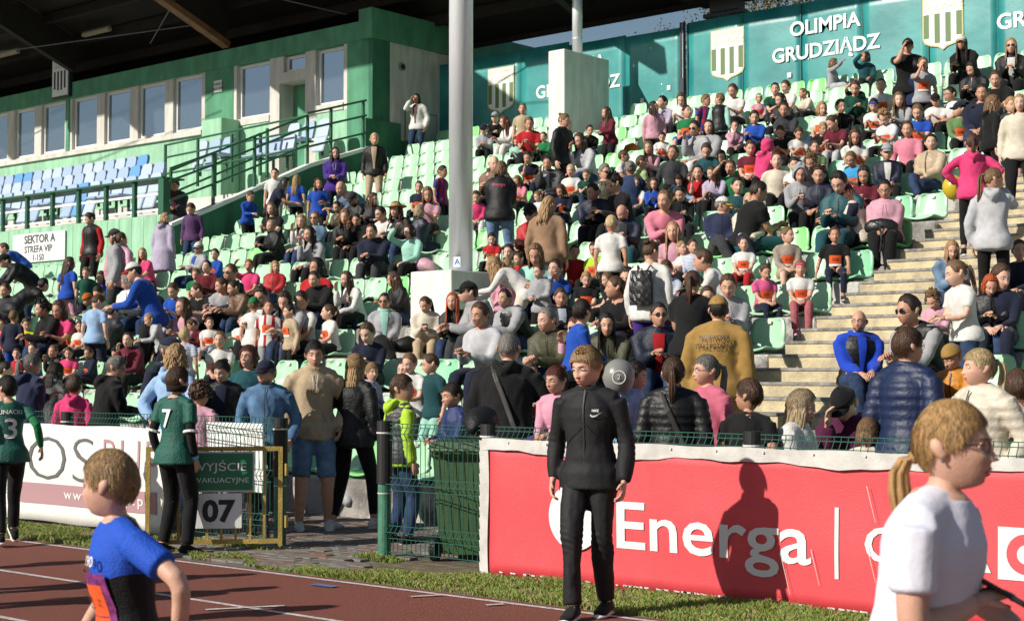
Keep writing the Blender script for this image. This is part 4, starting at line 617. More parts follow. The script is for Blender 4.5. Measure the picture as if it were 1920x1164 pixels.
BAGS = [(-16.62, 17.38, 3.027, 1.0, 'lp', 'p', 'crumpled pale pink puffer jacket lying by the woman in mint', 'folded_jacket'), (-16.99, 17.38, 3.027, 0.8, 'br', 'cap', 'tan brown leather bag under the pale pink jacket', 'bag'), (-14.03, 14.35, 1.741, 0.9, 'bk', 'j', 'black bag on the seat left of the woman in beige hoodie', 'bag'), (-11.33, 19.4, 3.884, 0.9, 'bk', 'h', 'black jacket bundled beside the boy with curly hair', 'folded_jacket'), (-24.98, 23.44, 5.598, 0.9, 'dg', 'h', 'grey bag left on a top seat beside the parapet', 'bag'), (-17.06, 23.44, 5.598, 0.8, 'or', 'h', 'orange jacket lying between the girls near the white block', 'folded_jacket'), (-14.73, 16.37, 2.598, 1.0, 'nv', 'j', 'navy jacket draped over a seat just right of the silver pole', 'folded_jacket'), (-11.83, 14.35, 1.741, 0.8, 'pk', 'p', 'pink scarf bundle beside the man in black vest', 'folded_jacket'), (-12.0, 11.25, 0.16, 1.2, 'lm2', 'v', 'grey and lime backpack heaped by the front kerb in the gateway', 'bag'), (-11.75, 11.2, 0.1, 0.9, 'gy', 'v', 'pale grey bag lying beside the lime backpack in the gateway', 'bag'), (-7.95, 8.95, 1.0, 0.9, 'bk', 'j', 'black shoulder bag hanging over the fence corner by the bin', 'bag')]
# ---------------------------------------------------------------- terrain constants
TT = 1.01; RR = .4286; YY0 = 11.07; ZZ0 = .395; NROW = 16
XA = -8.5; XB = -6.55            # the aisle between these
XVIP = -25.6; XL = -41.0
def ty(k): return YY0+k*TT
def tz(k): return ZZ0+k*RR
def ramp_noise(m, cols, scale, detail=6, world_c=True, extra=None):
    pass
# materials of the setting
def mat_track():
    m = mat('track_rubber', hexc('8A4A3C'), .95, 0, .5, 350, .14, 120, spec=.25, world_c=True, detail=8)
    return m
M_TRACK = mat('track_rubber', (.275, .102, .076), .95, 0, .8, 260, .30, 90, spec=.2, world_c=True, detail=12)
M_LINE = mat('track_line_paint', (.62, .57, .54), .8, 0, .5, 200, .30, 26, world_c=True)
M_SOIL = mat('soil', (.16, .125, .08), .95, 0, .6, 60, .35, 8, world_c=True)
M_PAVE = mat('paving_concrete', (.16, .145, .13), .9, 0, .6, 90, .30, 7, world_c=True)
M_PAVER = mat('paver_concrete', (.19, .17, .15), .9, 0, .5, 120, .25, 14, world_c=True)
def mat_concrete(key, base, dark, sc=3.0, white=None):
    m = mat(key, base, .9, 0, .55, 45, world_c=True)
    n = m.node_tree.nodes; l = m.node_tree.links; b = n['Principled BSDF']
    g = n.new('ShaderNodeNewGeometry')
    def nz(s, d=6, st=None):
        t = n.new('ShaderNodeTexNoise'); t.inputs['Scale'].default_value = s; t.inputs['Detail'].default_value = d; t.inputs['Roughness'].default_value = .65
        if st:
            mp = n.new('ShaderNodeMapping'); mp.inputs['Scale'].default_value = st; l.new(g.outputs['Position'], mp.inputs[0]); l.new(mp.outputs[0], t.inputs[0])
        else: l.new(g.outputs['Position'], t.inputs[0])
        return t.outputs[0]
    r1 = n.new('ShaderNodeValToRGB'); r1.color_ramp.elements[0].position = .38; r1.color_ramp.elements[1].position = .62
    r1.color_ramp.elements[0].color = (*dark, 1); r1.color_ramp.elements[1].color = (*base, 1); l.new(nz(sc), r1.inputs[0])
    out = r1.outputs[0]
    if white:
        r2 = n.new('ShaderNodeValToRGB'); r2.color_ramp.elements[0].position = .5; r2.color_ramp.elements[1].position = .58
        r2.color_ramp.elements[0].color = (0, 0, 0, 1); r2.color_ramp.elements[1].color = (1, 1, 1, 1); l.new(nz(2.2, 8, (1, 1, .6)), r2.inputs[0])
        mx = n.new('ShaderNodeMix'); mx.data_type = 'RGBA'; l.new(r2.outputs[0], mx.inputs[0]); l.new(out, mx.inputs[6]); mx.inputs[7].default_value = (*white, 1); out = mx.outputs[2]
    l.new(out, b.inputs['Base Color']); return m
M_CONC = mat_concrete('weathered_concrete', (.36, .34, .31), (.15, .14, .13), 3.5, (.52, .50, .46))
M_STEPC = mat_concrete('step_riser_cream', (.66, .55, .33), (.40, .34, .23), 4)
M_STEPT = mat_concrete('step_tread_grey', (.36, .34, .31), (.16, .15, .14), 9)
M_GREENL = mat('render_light_green', (.31, .56, .38), .85, 0, .35, 90, .16, 3.2, world_c=True, stretch=(1.5, 1.5, .35), detail=9)
M_GREEN = mat('render_mid_green', (.095, .30, .175), .85, 0, .5, 140, .20, 2.6, world_c=True, stretch=(1.2, 1.2, .5), detail=9)
M_DGREEN = mat('render_dark_green_shade', (.038, .165, .095), .85, 0, .4, 110, .22, 2.6, world_c=True, stretch=(1.2, 1.2, .5), detail=9)  # dark green; on stringer and corner side it carries painted-in shade
M_WALLW = mat('plaster_white', (.62, .60, .55), .9, 0, .4, 120, .14, 2.5, world_c=True, stretch=(2, 2, .4), detail=9)
M_BLOCK = mat('block_white_paint', (.74, .75, .68), .8, 0, .25, 60, .11, 3.5, world_c=True, stretch=(2, 2, .5), detail=9)
M_PVC = mat('window_frame_white', (.78, .78, .76), .35)
M_GLASS = mat('window_glass', (.34, .40, .48), .08, .9)
M_CURT = mat('curtain_grey', (.10, .095, .09), .9)
M_RAIL = mat('rail_green_paint', (.02, .115, .06), .45, 0, .15, 60)
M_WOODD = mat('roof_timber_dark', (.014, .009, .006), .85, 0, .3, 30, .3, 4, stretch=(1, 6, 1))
M_WOODB = mat('roof_beam_lit_brown', (.22, .10, .045), .7, 0, .3, 30, .25, 4)
M_STEEL = mat('pole_galvanised', (.78, .80, .84), .35, .35, .10, 25, .10, 3, stretch=(1, 1, .3))
M_DARKST = mat('dark_steel', (.03, .035, .045), .5, .3)
M_CABLE = mat('cable_grey', (.16, .16, .17), .5, .4)
M_WHITE = mat('white_paint', (.80, .80, .78), .6, 0, .1, 50)
M_OFFW = mat('off_white', (.66, .64, .60), .6)
M_BLACKP = mat('black_plastic', (.012, .012, .014), .45)
M_LAMP = mat('lamp_fixture_cream', (.45, .40, .26), .5)
# teal sheet wall
M_TEAL = mat('teal_wall_sheet', (.014, .21, .215), .38, 0, .25, 3.5, .28, 1.3, world_c=True, spec=.7, detail=6, col2=(.05, .34, .33))
# ---------------------------------------------------------------- ground
def sheet(name, x0, x1, y0, y1, z, m, kind='structure', nx=1):
    o = mk(name, [(x0, y0, z), (x1, y0, z), (x1, y1, z), (x0, y1, z)], [(0, 1, 2, 3)], m); tag(o, kind=kind); return o
tag(mk('ground', [(-700, -500, -.02), (500, -500, -.02), (500, 700, -.02), (-700, 700, -.02)], [(0, 1, 2, 3)], mat('ground_far_green', (.05, .075, .03), .95, var=.3, vscale=.2, world_c=True)), kind='structure')
sheet('running_track', -60, 40, -6, 7.72, 0, M_TRACK)
for i, y in enumerate([7.60, 6.38, 5.16, 3.94, 2.72, 1.5, .28]):
    sheet('lane_line', -60, 40, y, y+.05, .004, M_LINE)
mb = MB()
def tick(x, y, ang, L=.26, w=.045):
    c, s = math.cos(ang), math.sin(ang)
    mb.add([(x-c*L/2+s*w/2, y-s*L/2-c*w/2, .008), (x+c*L/2+s*w/2, y+s*L/2-c*w/2, .008), (x+c*L/2-s*w/2, y+s*L/2+c*w/2, .008), (x-c*L/2-s*w/2, y-s*L/2+c*w/2, .008)], [(0, 1, 2, 3)])
tick(-7.15, 7.50, R_(62), .22); tick(-7.66, 6.38, R_(60), .5); tick(-6.55, 7.5, R_(62), .12)
tag(mb.build('lane_tick_mark', M_LINE), kind='structure')
tag(mk('lane_tick_blue', [(-8.15, 7.36, .008), (-7.93, 7.36, .008), (-7.93, 7.44, .008), (-8.15, 7.44, .008)], [(0, 1, 2, 3)], mat('tick_blue_paint', (.10, .16, .32), .8)), kind='structure')
sheet('soil_strip', -60, -11.2, 7.72, 9.1, .000, M_SOIL)
sheet('soil_strip', -8.7, 40, 7.72, 9.0, .000, M_SOIL)
sheet('pavement', -11.2, -8.7, 7.72, 9.0, .000, M_PAVE)
sheet('pavement', -60, 40, 9.001, 11.25, .001, M_PAVE)
# pavers one can tell apart in the gate opening
pv = empty('paver_path'); tag(pv, 'worn grey concrete paver path through the open gate', kind='structure')
pm = MB(); pm.box(-.098, .098, -.048, .048, 0, .02, bev=.004); pme = pm.build('paver', M_PAVER, pv); pmesh = pme.data; COL.objects.unlink(pme)
M_PAVR = mat('paver_reddish', (.20, .12, .09), .9, 0, .5, 120, .25, 14, world_c=True)
cnt = 0
for j in range(14):
    for i in range(21):
        x = -10.9+i*.2+(.1 if j % 2 else 0)-(j*.02); y = 7.85+j*.102
        if x > -8.75+.25*math.sin(j*.7)-.06*j+.5: continue
        if cnt >= 296: break
        o = inst('paver', pmesh, pv, (x+random.uniform(-.003, .003), y, .001+random.uniform(-.006, .004)), (R_(random.uniform(-1, 1)), R_(random.uniform(-1, 1)), R_(random.uniform(-1.5, 1.5))))
        if random.random() < .25: o.material_slots[0].link = 'OBJECT'; o.material_slots[0].material = M_PAVR
        cnt += 1
# joined smaller paver rows further in
mb = MB()
for j in range(14, 31):
    for i in range(34):
        x = -13.6+i*.2+(.1 if j % 2 else 0); y = 7.85+j*.102
        mb.box(x-.098, x+.098, y-.048, y+.048, .0, .02+random.uniform(-.004, .004), random.random() < .3 and 1 or 0)
o = mb.build('paver_field', [M_PAVER, M_PAVR], pv); o['kind'] = 'stuff'
# grass strips
def grass(name, x0, x1, yf, n, h=.055):
    V = []; F = []; MI = []
    xs = RNG.uniform(x0, x1, n); t = RNG.uniform(0, 1, n)
    for i in range(n):
        a, b = yf(xs[i])
        if b <= a: continue
        y = a+(b-a)*t[i]; x = xs[i]
        pn = math.sin(x*3.1+math.sin(y*5)*1.5)+math.sin(x*7.3+y*9)*.6
        if pn < -1.0 and RNG.random() < .75: continue
        hh = h*.62*RNG.uniform(.5, 1.3)*(1+.25*pn); an = RNG.uniform(0, 6.28); w = .0035; lx, ly = RNG.normal(0, hh*.45, 2)
        bidx = len(V); c, s = math.cos(an)*w, math.sin(an)*w
        V += [(x-c, y-s, 0), (x+c, y+s, 0), (x+lx*.5+c*.7, y+ly*.5+s*.7, hh*.7), (x+lx, y+ly, hh)]; F += [(bidx, bidx+1, bidx+2), (bidx, bidx+2, bidx+3)]
        k = 0 if RNG.random() < .55 else (1 if RNG.random() < .6 else 2); MI += [k, k]
    g1 = mat('grass_blade_green', (.17, .26, .045), .7, spec=.3); g2 = mat('grass_blade_yellow', (.30, .32, .08), .7, spec=.3); g3 = mat('grass_blade_dry', (.36, .28, .14), .8)
    tag(mk(name, V, F, [g1, g2, g3], None, MI), 'short patchy green grass strip between track and fence', 'grass', kind='stuff')
grass('grass', -17, -11.35, lambda x: (7.74, 8.62+.15*math.sin(x*2)), 26000)
grass('grass', -11.35, -9.3, lambda x: (7.86+.1*math.sin(x*9), 8.15+.12*math.sin(x*5)-.12*(x+11.35)), 5000)
grass('grass', -9.2, -2.2, lambda x: (7.74, min(8.62, 7.78+.38*max(0, x+9.2)+.06*math.sin(x*9))), 60000)
grass('grass', -10.9, -9.9, lambda x: (8.45, 8.68), 2500, .08)
grass('grass', -9.05, -8.6, lambda x: (8.6, 8.86), 900, .07)
# ---------------------------------------------------------------- terraces
ter = empty('concrete_terrace'); tag(ter, 'weathered concrete seating terrace of sixteen rows', kind='structure')
def row_len(k):
    l = XVIP+.3 if k >= 8 else XL
    return l
mbs = MB()
for k in range(NROW):
    for (x0, x1) in ((row_len(k), XA), (XB, 6)):
        mb = MB(); ya, yb = ty(k), (ty(k+1) if k < NROW-1 else 28.2)
        mb.box(x0, x1, ya, yb+.05, tz(k)-RR-.12 if k else -.1, tz(k), bev=.025)
        mb.build('terrace_step', M_CONC, ter)
for k in range(-1, NROW):
    for j in range(3):
        y = ty(k)+j*TT/3; z = tz(k)+j*RR/3
        mb = MB(); mb.box(XA+.004, XB-.004, y, y+TT/3+.06, z-RR/3-.05, z-.03, 0); mb.box(XA+.003, XB-.003, y-.012, y+TT/3+.05, z-.03, z, 1)
        mb.build('stair_step', [M_STEPC, M_STEPT], ter)
# recessed step lights in the end faces of the terraces
for k in range(0, 9):
    e = empty('step_light', (XA+.001, ty(k)+.30, tz(k)-.17), parent=ter)
    mb = MB(); mb.box(0, .03, -.07, .07, -.1, .1, bev=.006); mb.build('light_housing', mat('light_housing_bronze', (.10, .08, .05), .4, .5), e)
    mb = MB(); mb.box(.031, .036, -.04, .04, -.075, -.01); mb.build('lens', M_BLACKP, e)
    text(str(60-k), .055, (.034, 0, .05), (R_(90), 0, R_(90)), mat('number_cream', (.5, .46, .36), .6), e, 'number')
# front kerb wall under first row is part of row 0
# ---------------------------------------------------------------- pole blocks and roof poles
def block(x0, x1, y0, y1, z0, z1, label):
    o = MB(); o.box(x0, x1, y0, y1, z0, z1, bev=.012); return tag(o.build('concrete_block', M_BLOCK), label, 'concrete block')
block(-14.72, -13.96, 15.10, 16.7, 1.6, 2.86, 'low white painted concrete block under the big silver roof pole')
block(-20.35, -19.92, 25.0, 26.55, 5.5, 8.23, 'tall white concrete block in front of the teal wall')
def pole(x, y, z0, z1, d, label):
    mb = MB(); mb.bar((x, y, z0), (x, y, z1), d, d, 0, 40)
    o = mb.build('roof_pole', M_STEEL, smooth=True); tag(o, label, 'steel pole')
    for p in o.data.polygons:
        if len(p.vertices) > 4: p.use_smooth = False
    mb = MB(); mb.bar((x, y, z0+.0), (x, y, z0+.03), d+.12, d+.12, 0, 24); mb.build('base_plate', M_STEEL, o)
    for q in (.9, 2.4): pass
    return o
bp = pole(-14.52, 15.9, 2.86, 12.6, .335, 'thick silver roof pole standing in the crowd')
st = MB(); st.quad((-.05, 0, -.07), (.05, 0, -.07), (.05, 0, .07), (-.05, 0, .07)); s_ = st.build('sticker', M_WHITE, bp); s_.location = (-14.44, 15.9-.165, 3.02); s_.rotation_euler = (0, 0, .35)
text('A', .12, (-14.435, 15.9-.168, 3.02), (R_(90), 0, .35), mat('sticker_blue', (.05, .2, .5), .5), bp)
p2 = pole(-20.28, 25.9, 8.23, 10.5, .215, 'thinner silver roof pole on top of the tall white block')
mb = MB(); mb.bar((-20.28, 25.9, 8.62), (-20.28, 25.9, 8.64), .23, .23, 0, 20); mb.build('pole_joint', M_STEEL, p2)
# ---------------------------------------------------------------- teal back wall
YW = 27.3
wall = empty('teal_wall', (0, 0, 0)); tag(wall, 'teal sheet metal back wall with club lettering and crests', 'wall')
xs = [-26.4, -24.95, -23.0, -21.6, -20.0, -18.52]
def panel(x0, x1, z1):
    mb = MB(); n = 8
    w = x1-x0-.008
    for i in range(n):
        a = x0+w*i/n; b = x0+w*(i+1)/n
        ya = YW+.010*math.sin(a*2.3)+.005*math.sin(a*5.1); yb = YW+.010*math.sin(b*2.3)+.005*math.sin(b*5.1)
        zs = [6.6, 7.2, 7.7, 8.2, 8.6, z1]
        for q in range(5):
            f = lambda x, y, z: (x, y+.007*math.sin(z*4+x*1.7), z)
            mb.quad(f(a, ya, zs[q]), f(b, yb, zs[q]), f(b, yb, zs[q+1]), f(a, ya, zs[q+1]))
    bm = bmesh.new(); 
    o = mb.build('wall_panel', M_TEAL, wall, smooth=True)
    bm.from_mesh(o.data); bmesh.ops.remove_doubles(bm, verts=bm.verts, dist=.001); r = bmesh.ops.solidify(bm, geom=bm.faces[:], thickness=-.03); bm.to_mesh(o.data); bm.free()
tops = [8.96, 8.97, 8.98, 8.90, 8.86]
for i in range(5): panel(xs[i], xs[i+1], tops[i])
xr = [-18.38+i*1.37 for i in range(14)]
for i in range(13): panel(xr[i], xr[i+1], 8.93)
mb = MB(); mb.bar((-18.49, YW-.06, 6.6), (-18.49, YW-.06, 7.75), .10, .12, 0); mb.build('wall_post', M_DARKST, wall)
mb = MB(); mb.box(-18.53, -18.50, YW-.1, YW-.02, 7.75, 8.95); mb.box(-18.46, -18.43, YW-.1, YW-.02, 7.75, 8.95); mb.box(-18.50, -18.46, YW-.07, YW-.04, 7.75, 8.93, 1); mb.build('wall_post_rail', [M_DARKST, M_STEEL], wall)
mb = MB()
for i in range(13): mb.box(xr[i]-.012, xr[i]+.012, YW-.048, YW-.03, 6.6, 8.9)
mb.build('panel_seam', mat('seam_dark_teal', (.01, .12, .12), .6), wall)
M_LET = mat('letter_white', (.80, .82, .80), .5, 0, .1, 30)
def crest(cx, z1, w=.82, h=1.10):
    e = empty('crest', (0, 0, 0), parent=wall); y = YW-.045
    def outline(s):
        W = w*s/2; zt = z1-(1-s)*h*.35; zb = z1-h+(1-s)*h*.4
        p = [(cx-W, zt), (cx+W, zt), (cx+W, zb+h*.22)]
        p += [(cx+W*.9, zb+h*.14), (cx+W*.6, zb+h*.09), (cx+W*.22, zb+h*.055), (cx, zb), (cx-W*.22, zb+h*.055), (cx-W*.6, zb+h*.09), (cx-W*.9, zb+h*.14), (cx-W, zb+h*.22)]
        return p
    poly_prism('crest_edge', outline(1.0), y, .006, mat('crest_gold', (.55, .50, .22), .6), e)
    poly_prism('crest_field', outline(.94), y-.007, .004, M_LET, e)
    W = w*.93/2; n = 7; sw = 2*W/n
    for i in range(0, n, 2):
        a = cx-W+i*sw; b = a+sw; c = (a+b)/2-cx
        zb = z1-h+h*(.10+.10*min(1, abs(c)/W*1.2)**3)+.03
        poly_prism('stripe', [(a, z1-h*.36), (b, z1-h*.36), (b, zb), (a, zb)], y-.012, .002, mat('crest_olive', (.13, .20, .08), .6), e)
    mg = mat('crest_letter_pale', (.62, .60, .40), .6)
    text('GKS OLIMPIA', .135, (cx, y-.014, z1-.115), FRONT, mg, e, sx=.95); text('GRUDZIĄDZ', .150, (cx, y-.014, z1-.275), FRONT, mg, e, sx=.95)
for cx in (-23.62, -17.37, -12.6): crest(cx, 8.66)
def walltext(cx):
    text('OLIMPIA', .40, (cx, YW-.055, 8.40), FRONT, M_LET, wall, bold=.010, sx=1.04)
    text('GRUDZIĄDZ', .40, (cx, YW-.055, 7.91), FRONT, M_LET, wall, bold=.010, sx=1.04)
for cx in (-21.35, -15.1, -10.35): walltext(cx)
# small scraps of paper and scratches on the wall
mb = MB()
for i in range(46):
    x = random.uniform(-24.5, -9); z = random.uniform(7.2, 8.8); s = random.uniform(.006, .03)
    if random.random() < .5 and -20.5 < x < -18.6 or random.random() < .4: mb.box(x, x+s, YW-.047, YW-.045, z, z+s*random.uniform(.5, 2.2))
for x, z in ((-18.9, 7.55), (-19.6, 7.35), (-15.95, 7.45)): mb.box(x, x+.09, YW-.05, YW-.045, z, z+.1)
o = mb.build('paper_scraps', M_LET, wall); o['kind'] = 'stuff'
def ORD(n):
    return '%d%s' % (n, 'th' if 10 < n % 100 < 14 else {1: 'st', 2: 'nd', 3: 'rd'}.get(n % 10, 'th'))
# ---------------------------------------------------------------- club building on the left
YF = 25.0; XCN = -25.62
bld = empty('club_building'); tag(bld, 'green and white club building with large windows under the dark roof', 'building')
mb = MB(); mb.box(-48, XCN-.005, YF+.6, 34, 4.0, 9.55); mb.build('wall_core', M_WALLW, bld)
wins = []   # (x0,x1,z0,z1)
cols = [(-33.12, -31.93), (-34.66, -33.48), (-36.20, -35.02), (-37.75, -36.55), (-39.30, -38.11), (-40.72, -39.65), (-42.2, -41.10), (-43.7, -42.6)]
z0, z1 = 7.80, 9.24
openings = [(a, b, z0, z1) for a, b in cols]
openings += [(-30.50, -29.23, 7.86, 9.24), (-28.72, -27.93, 8.84, 9.24), (-27.56, -26.58, 7.88, 9.24)]
door = (-28.86, -27.93, 5.9, 8.58)
# facade wall as pieces around the openings (depth .35)
def facade_strip(name, x0, x1, za, zb, m, y0=YF, y1=YF+.6): 
    mb = MB(); mb.box(x0, x1, y0, y1, za, zb); return mb.build(name, m, bld)
facade_strip('parapet_band', -46, XCN-.35, 9.25, 9.70, M_GREEN, YF-.04)
mb = MB(); mb.box(XCN-.33, XCN+.10, YF-.12, 34, 9.25, 9.95); mb.build('parapet_corner', M_GREEN, bld)
facade_strip('facade_plinth', -46, -31.75, 4.5, 7.62, M_GREENL, YF-.02)
mb = MB(); mb.box(-46, -31.80, YF-.10, YF+.45, 7.62, 7.74); mb.build('window_sill', M_WALLW, bld)
# mullion walls of the ribbon windows (white reveals)
edges = [-31.75]+[v for c in cols for v in (c[1], c[0])]+[-46]
es = sorted(edges)
for i in range(0, len(es)-1, 2):
    a, b = es[i], es[i+1]
    if b-a > .02: facade_strip('window_pier', a, b, 7.741, 9.249, M_GREEN if abs(a+37.25-.0) < -1 else M_WALLW, YF+.02)
facade_strip('green_pier', -38.02, -37.86, 7.745, 9.245, M_GREEN, YF-.01)
for a, b, za, zb in openings[:8]:
    facade_strip('window_head', a, b, zb, 9.249, M_WALLW, YF+.03); facade_strip('window_base', a, b, 7.741, za, M_WALLW, YF+.03)
# right part: green wall with white framed door bay
facade_strip('facade_wall', -31.749, -30.62, 4.5, 9.249, M_GREEN, YF-.015)
facade_strip('bay_panel', -30.619, -30.50, 7.7, 9.249, M_WALLW, YF)
facade_strip('bay_panel', -29.23, -28.87, 4.5, 9.249, M_WALLW, YF)
facade_strip('bay_panel', -28.87, -28.72, 8.59, 9.249, M_WALLW, YF)
facade_strip('bay_panel', -28.72, -27.93, 8.59, 8.84, M_WALLW, YF)
facade_strip('bay_panel', -27.93, -27.56, 4.5, 9.249, M_WALLW, YF)
facade_strip('bay_panel', -26.58, -26.45, 7.7, 9.249, M_WALLW, YF)
facade_strip('bay_panel', -30.5, -29.23, 7.7, 7.86, M_WALLW, YF-.03)
facade_strip('bay_panel', -27.56, -26.58, 7.7, 7.88, M_WALLW, YF-.03)
facade_strip('bay_base', -30.619, -29.23, 4.5, 7.699, M_GREENL, YF)
facade_strip('bay_base', -27.56, -26.45, 4.5, 7.699, M_GREENL, YF)
facade_strip('corner_pier', -26.449, XCN-.001, 4.5, 9.249, M_GREEN, YF-.015)
# windows: frame, pane
for (a, b, za, zb) in openings:
    e = empty('window', (a, YF+.11, za), parent=bld); w, h = b-a, zb-za; t = .075
    mb = MB(); mb.box(0, w, 0, .08, 0, t); mb.box(0, w, 0, .08, h-t, h); mb.box(0, t, 0, .08, t, h-t); mb.box(w-t, w, 0, .08, t, h-t); mb.build('frame', M_PVC, e)
    mb = MB(); mb.box(t, w-t, .03, .05, t, h-t); mb.build('pane', M_GLASS, e)
mb = MB()
for i in range(9): mb.bar((-30.5+i*.05, YF+.36, 7.9), (-30.5+i*.05, YF+.36, 9.2), .03, .03, 0)
# door recess
mb = MB(); mb.box(door[0], door[1], YF+.45, YF+.5, 5.9, 8.59); dd = mb.build('door', M_GREEN, bld)
mb = MB(); mb.box(-28.30, -28.24, YF+.38, YF+.42, 7.0, 7.04); mb.build('handle', M_STEEL, dd)
# pale green box in front of the facade and its darker side
mb = MB(); mb.box(-31.13, -30.35, YF-.6, YF-.02, 5.5, 7.84, bev=.01); mb.build('buttress', M_GREENL, bld)
# small sign
sg_ = empty('notice_sign', (-31.2, YF-.03, 8.80), parent=bld); mb = MB(); mb.box(-.16, .16, -.015, 0, -.15, .15); mb.build('sign_plate', M_WHITE, sg_)
text('PUNKT', .11, (0, -.018, .05), FRONT, M_DARKST, sg_); text('MEDYCZNY', .085, (0, -.018, -.06), FRONT, M_DARKST, sg_)
# side wall (+X) : plaster above, dark green below, door outline
mb = MB(); mb.box(XCN-.001, XCN, YF, 34, 4.5, 9.3); 
mb = MB(); mb.box(XCN-.10, XCN+.02, YF+.55, 34, 6.97, 9.25); mb.build('side_wall_plaster', M_WALLW, bld)
mb = MB(); mb.box(XCN-.10, XCN+.03, YF-.02, YF+.551, 4.5, 9.25); mb.build('side_corner_green', M_DGREEN, bld)  # corner side painted darker than its front, shade put into the colour
mb = MB(); mb.box(XCN-.10, XCN+.035, YF+.552, 27.4, 4.5, 6.97); mb.build('side_wall_base', M_DGREEN, bld)
mb = MB(); mb.box(XCN+.031, XCN+.10, YF-.3, YF+.85, 4.5, 7.35); mb.build('side_pilaster', M_DGREEN, bld)
def xbox(y0, y1, z0_, z1_, m, name, t=.02, off=.02): 
    mb = MB(); mb.box(XCN+off, XCN+off+t, y0, y1, z0_, z1_); return mb.build(name, m, bld)
M_FRD = mat('panel_frame_tan', (.28, .23, .16), .7)
xbox(26.05, 27.15, 6.98, 7.72, M_FRD, 'notice_board_frame', .02, .02); xbox(26.08, 27.12, 7.0, 7.69, M_WALLW, 'notice_board', .02, .022)
xbox(27.45, 28.6, 5.8, 8.25, M_FRD, 'side_door_frame', .02, .02); xbox(27.5, 28.55, 5.8, 8.2, M_WALLW, 'side_door', .02, .022)
for y, z, r in ((25.95, 8.72, .10), (28.2, 8.55, .2)):
    mb = MB(); mb.bar((XCN+.0, y, z), (XCN+.06, y, z), 2*r, 2*r, 0, 20); mb.bar((XCN+.06, y, z), (XCN+.075, y, z), 1.3*r, 1.3*r, 1, 16); mb.build('vent', [mat('vent_grey', (.30, .29, .27), .5), M_DARKST], bld)
# crest light box on the parapet
cb = empty('crest_sign', (-38.1, YF-.12, 9.25)); tag(cb, 'white striped club crest box hanging above the ribbon windows', 'sign')
mb = MB(); mb.box(-.42, .42, -.02, .16, .05, 1.22, bev=.02); mb.build('sign_box', M_DARKST, cb)
mb = MB(); mb.box(-.38, .38, -.045, -.02, .10, 1.18); mb.build('sign_face', M_LET, cb)
for i in range(4):
    poly_prism('stripe', [(-.29+i*.165, .80), (-.21+i*.165, .80), (-.21+i*.165, .30-.04*(i in (1, 2))), (-.29+i*.165, .30-.04*(i in (1, 2)))], -.047, .004, M_DARKST, cb)
text('GKS OLIMPIA', .11, (0, -.05, 1.06), FRONT, M_OFFW, cb, sx=.9); text('GRUDZIĄDZ', .11, (0, -.05, .92), FRONT, M_OFFW, cb, sx=.9)
# ---------------------------------------------------------------- VIP terrace
vip = empty('vip_terrace'); tag(vip, 'raised seating terrace with light green front wall', kind='structure')
YV = 19.15; ZV = 4.70
mb = MB(); mb.box(XL-6, XVIP, YV, YV+.22, 2.8, ZV, bev=.01); mb.build('front_wall', M_GREENL, vip)
mb = MB()
for i in range(40):
    x = XL+i*.42
    if x < XVIP-.1: mb.box(x, x+.012, YV-.004, YV+.01, 2.9, ZV-.02)
mb.build('board_joint', mat('joint_green', (.17, .38, .21), .9), vip)
vz = [4.72, 5.10, 5.50, 5.9]
for i, (y0, z) in enumerate(((YV+.22, 4.55), (20.9, 5.0), (21.9, 5.45), (22.9, 5.6))):
    mb = MB(); mb.box(XL-6, XVIP-.25, y0, 25.2, z-.7, z, bev=.01); mb.build('vip_step', mat('vip_step_white', (.62, .60, .55), .85, 0, .3, 30, .15, 2, world_c=True), vip)
# stringer wall along the seating (+X face) rising with the rows
prof = [(YV, 2.5), (YV, 4.42), (20.12, 4.80), (22.9, 6.00), (24.75, 6.6), (24.75, 4.0)]
n = len(prof)
for xa, xb, m, nm, up in ((XVIP-.001, XVIP+.20, M_DGREEN, 'stringer_wall', 0), (XVIP+.0, XVIP+.22, M_WHITE, 'stringer_cap', 1)):
    p = prof if not up else [(YV+.01, 4.42), (20.12, 4.81), (22.9, 6.01), (24.74, 6.61), (24.74, 6.69), (22.88, 6.09), (20.12, 4.90), (YV+.01, 4.50)]
    n = len(p); vs = [(xa, y, z) for y, z in p]+[(xb, y, z) for y, z in p]
    mk(nm, vs, [tuple(range(n))[::-1], tuple(range(n, 2*n))]+[(i, (i+1) % n, n+(i+1) % n, n+i) for i in range(n)], M_DGREEN if not up else m, vip)  # stringer wall gets the darker green as painted shade, facing away from the sun
# SEKTOR A board
sk = empty('sector_sign', (-30.07, YV-.03, 4.28)); tag(sk, 'white SEKTOR A STREFA VIP board on the light green wall', 'sign')
mb = MB(); mb.box(-1.02, 1.02, -.015, .01, -.34, .30, bev=.004); mb.build('sign_plate', M_WHITE, sk)
mk_ = mat('sign_letter_grey', (.07, .075, .08), .6)
text('SEKTOR A', .25, (.05, -.02, .16), FRONT, mk_, sk, bold=.006, sx=1.05); text('STREFA VIP', .21, (0, -.02, -.06), FRONT, mk_, sk, bold=.003, sx=1.05); text('1-150', .20, (0, -.02, -.25), FRONT, mk_, sk, bold=.002)
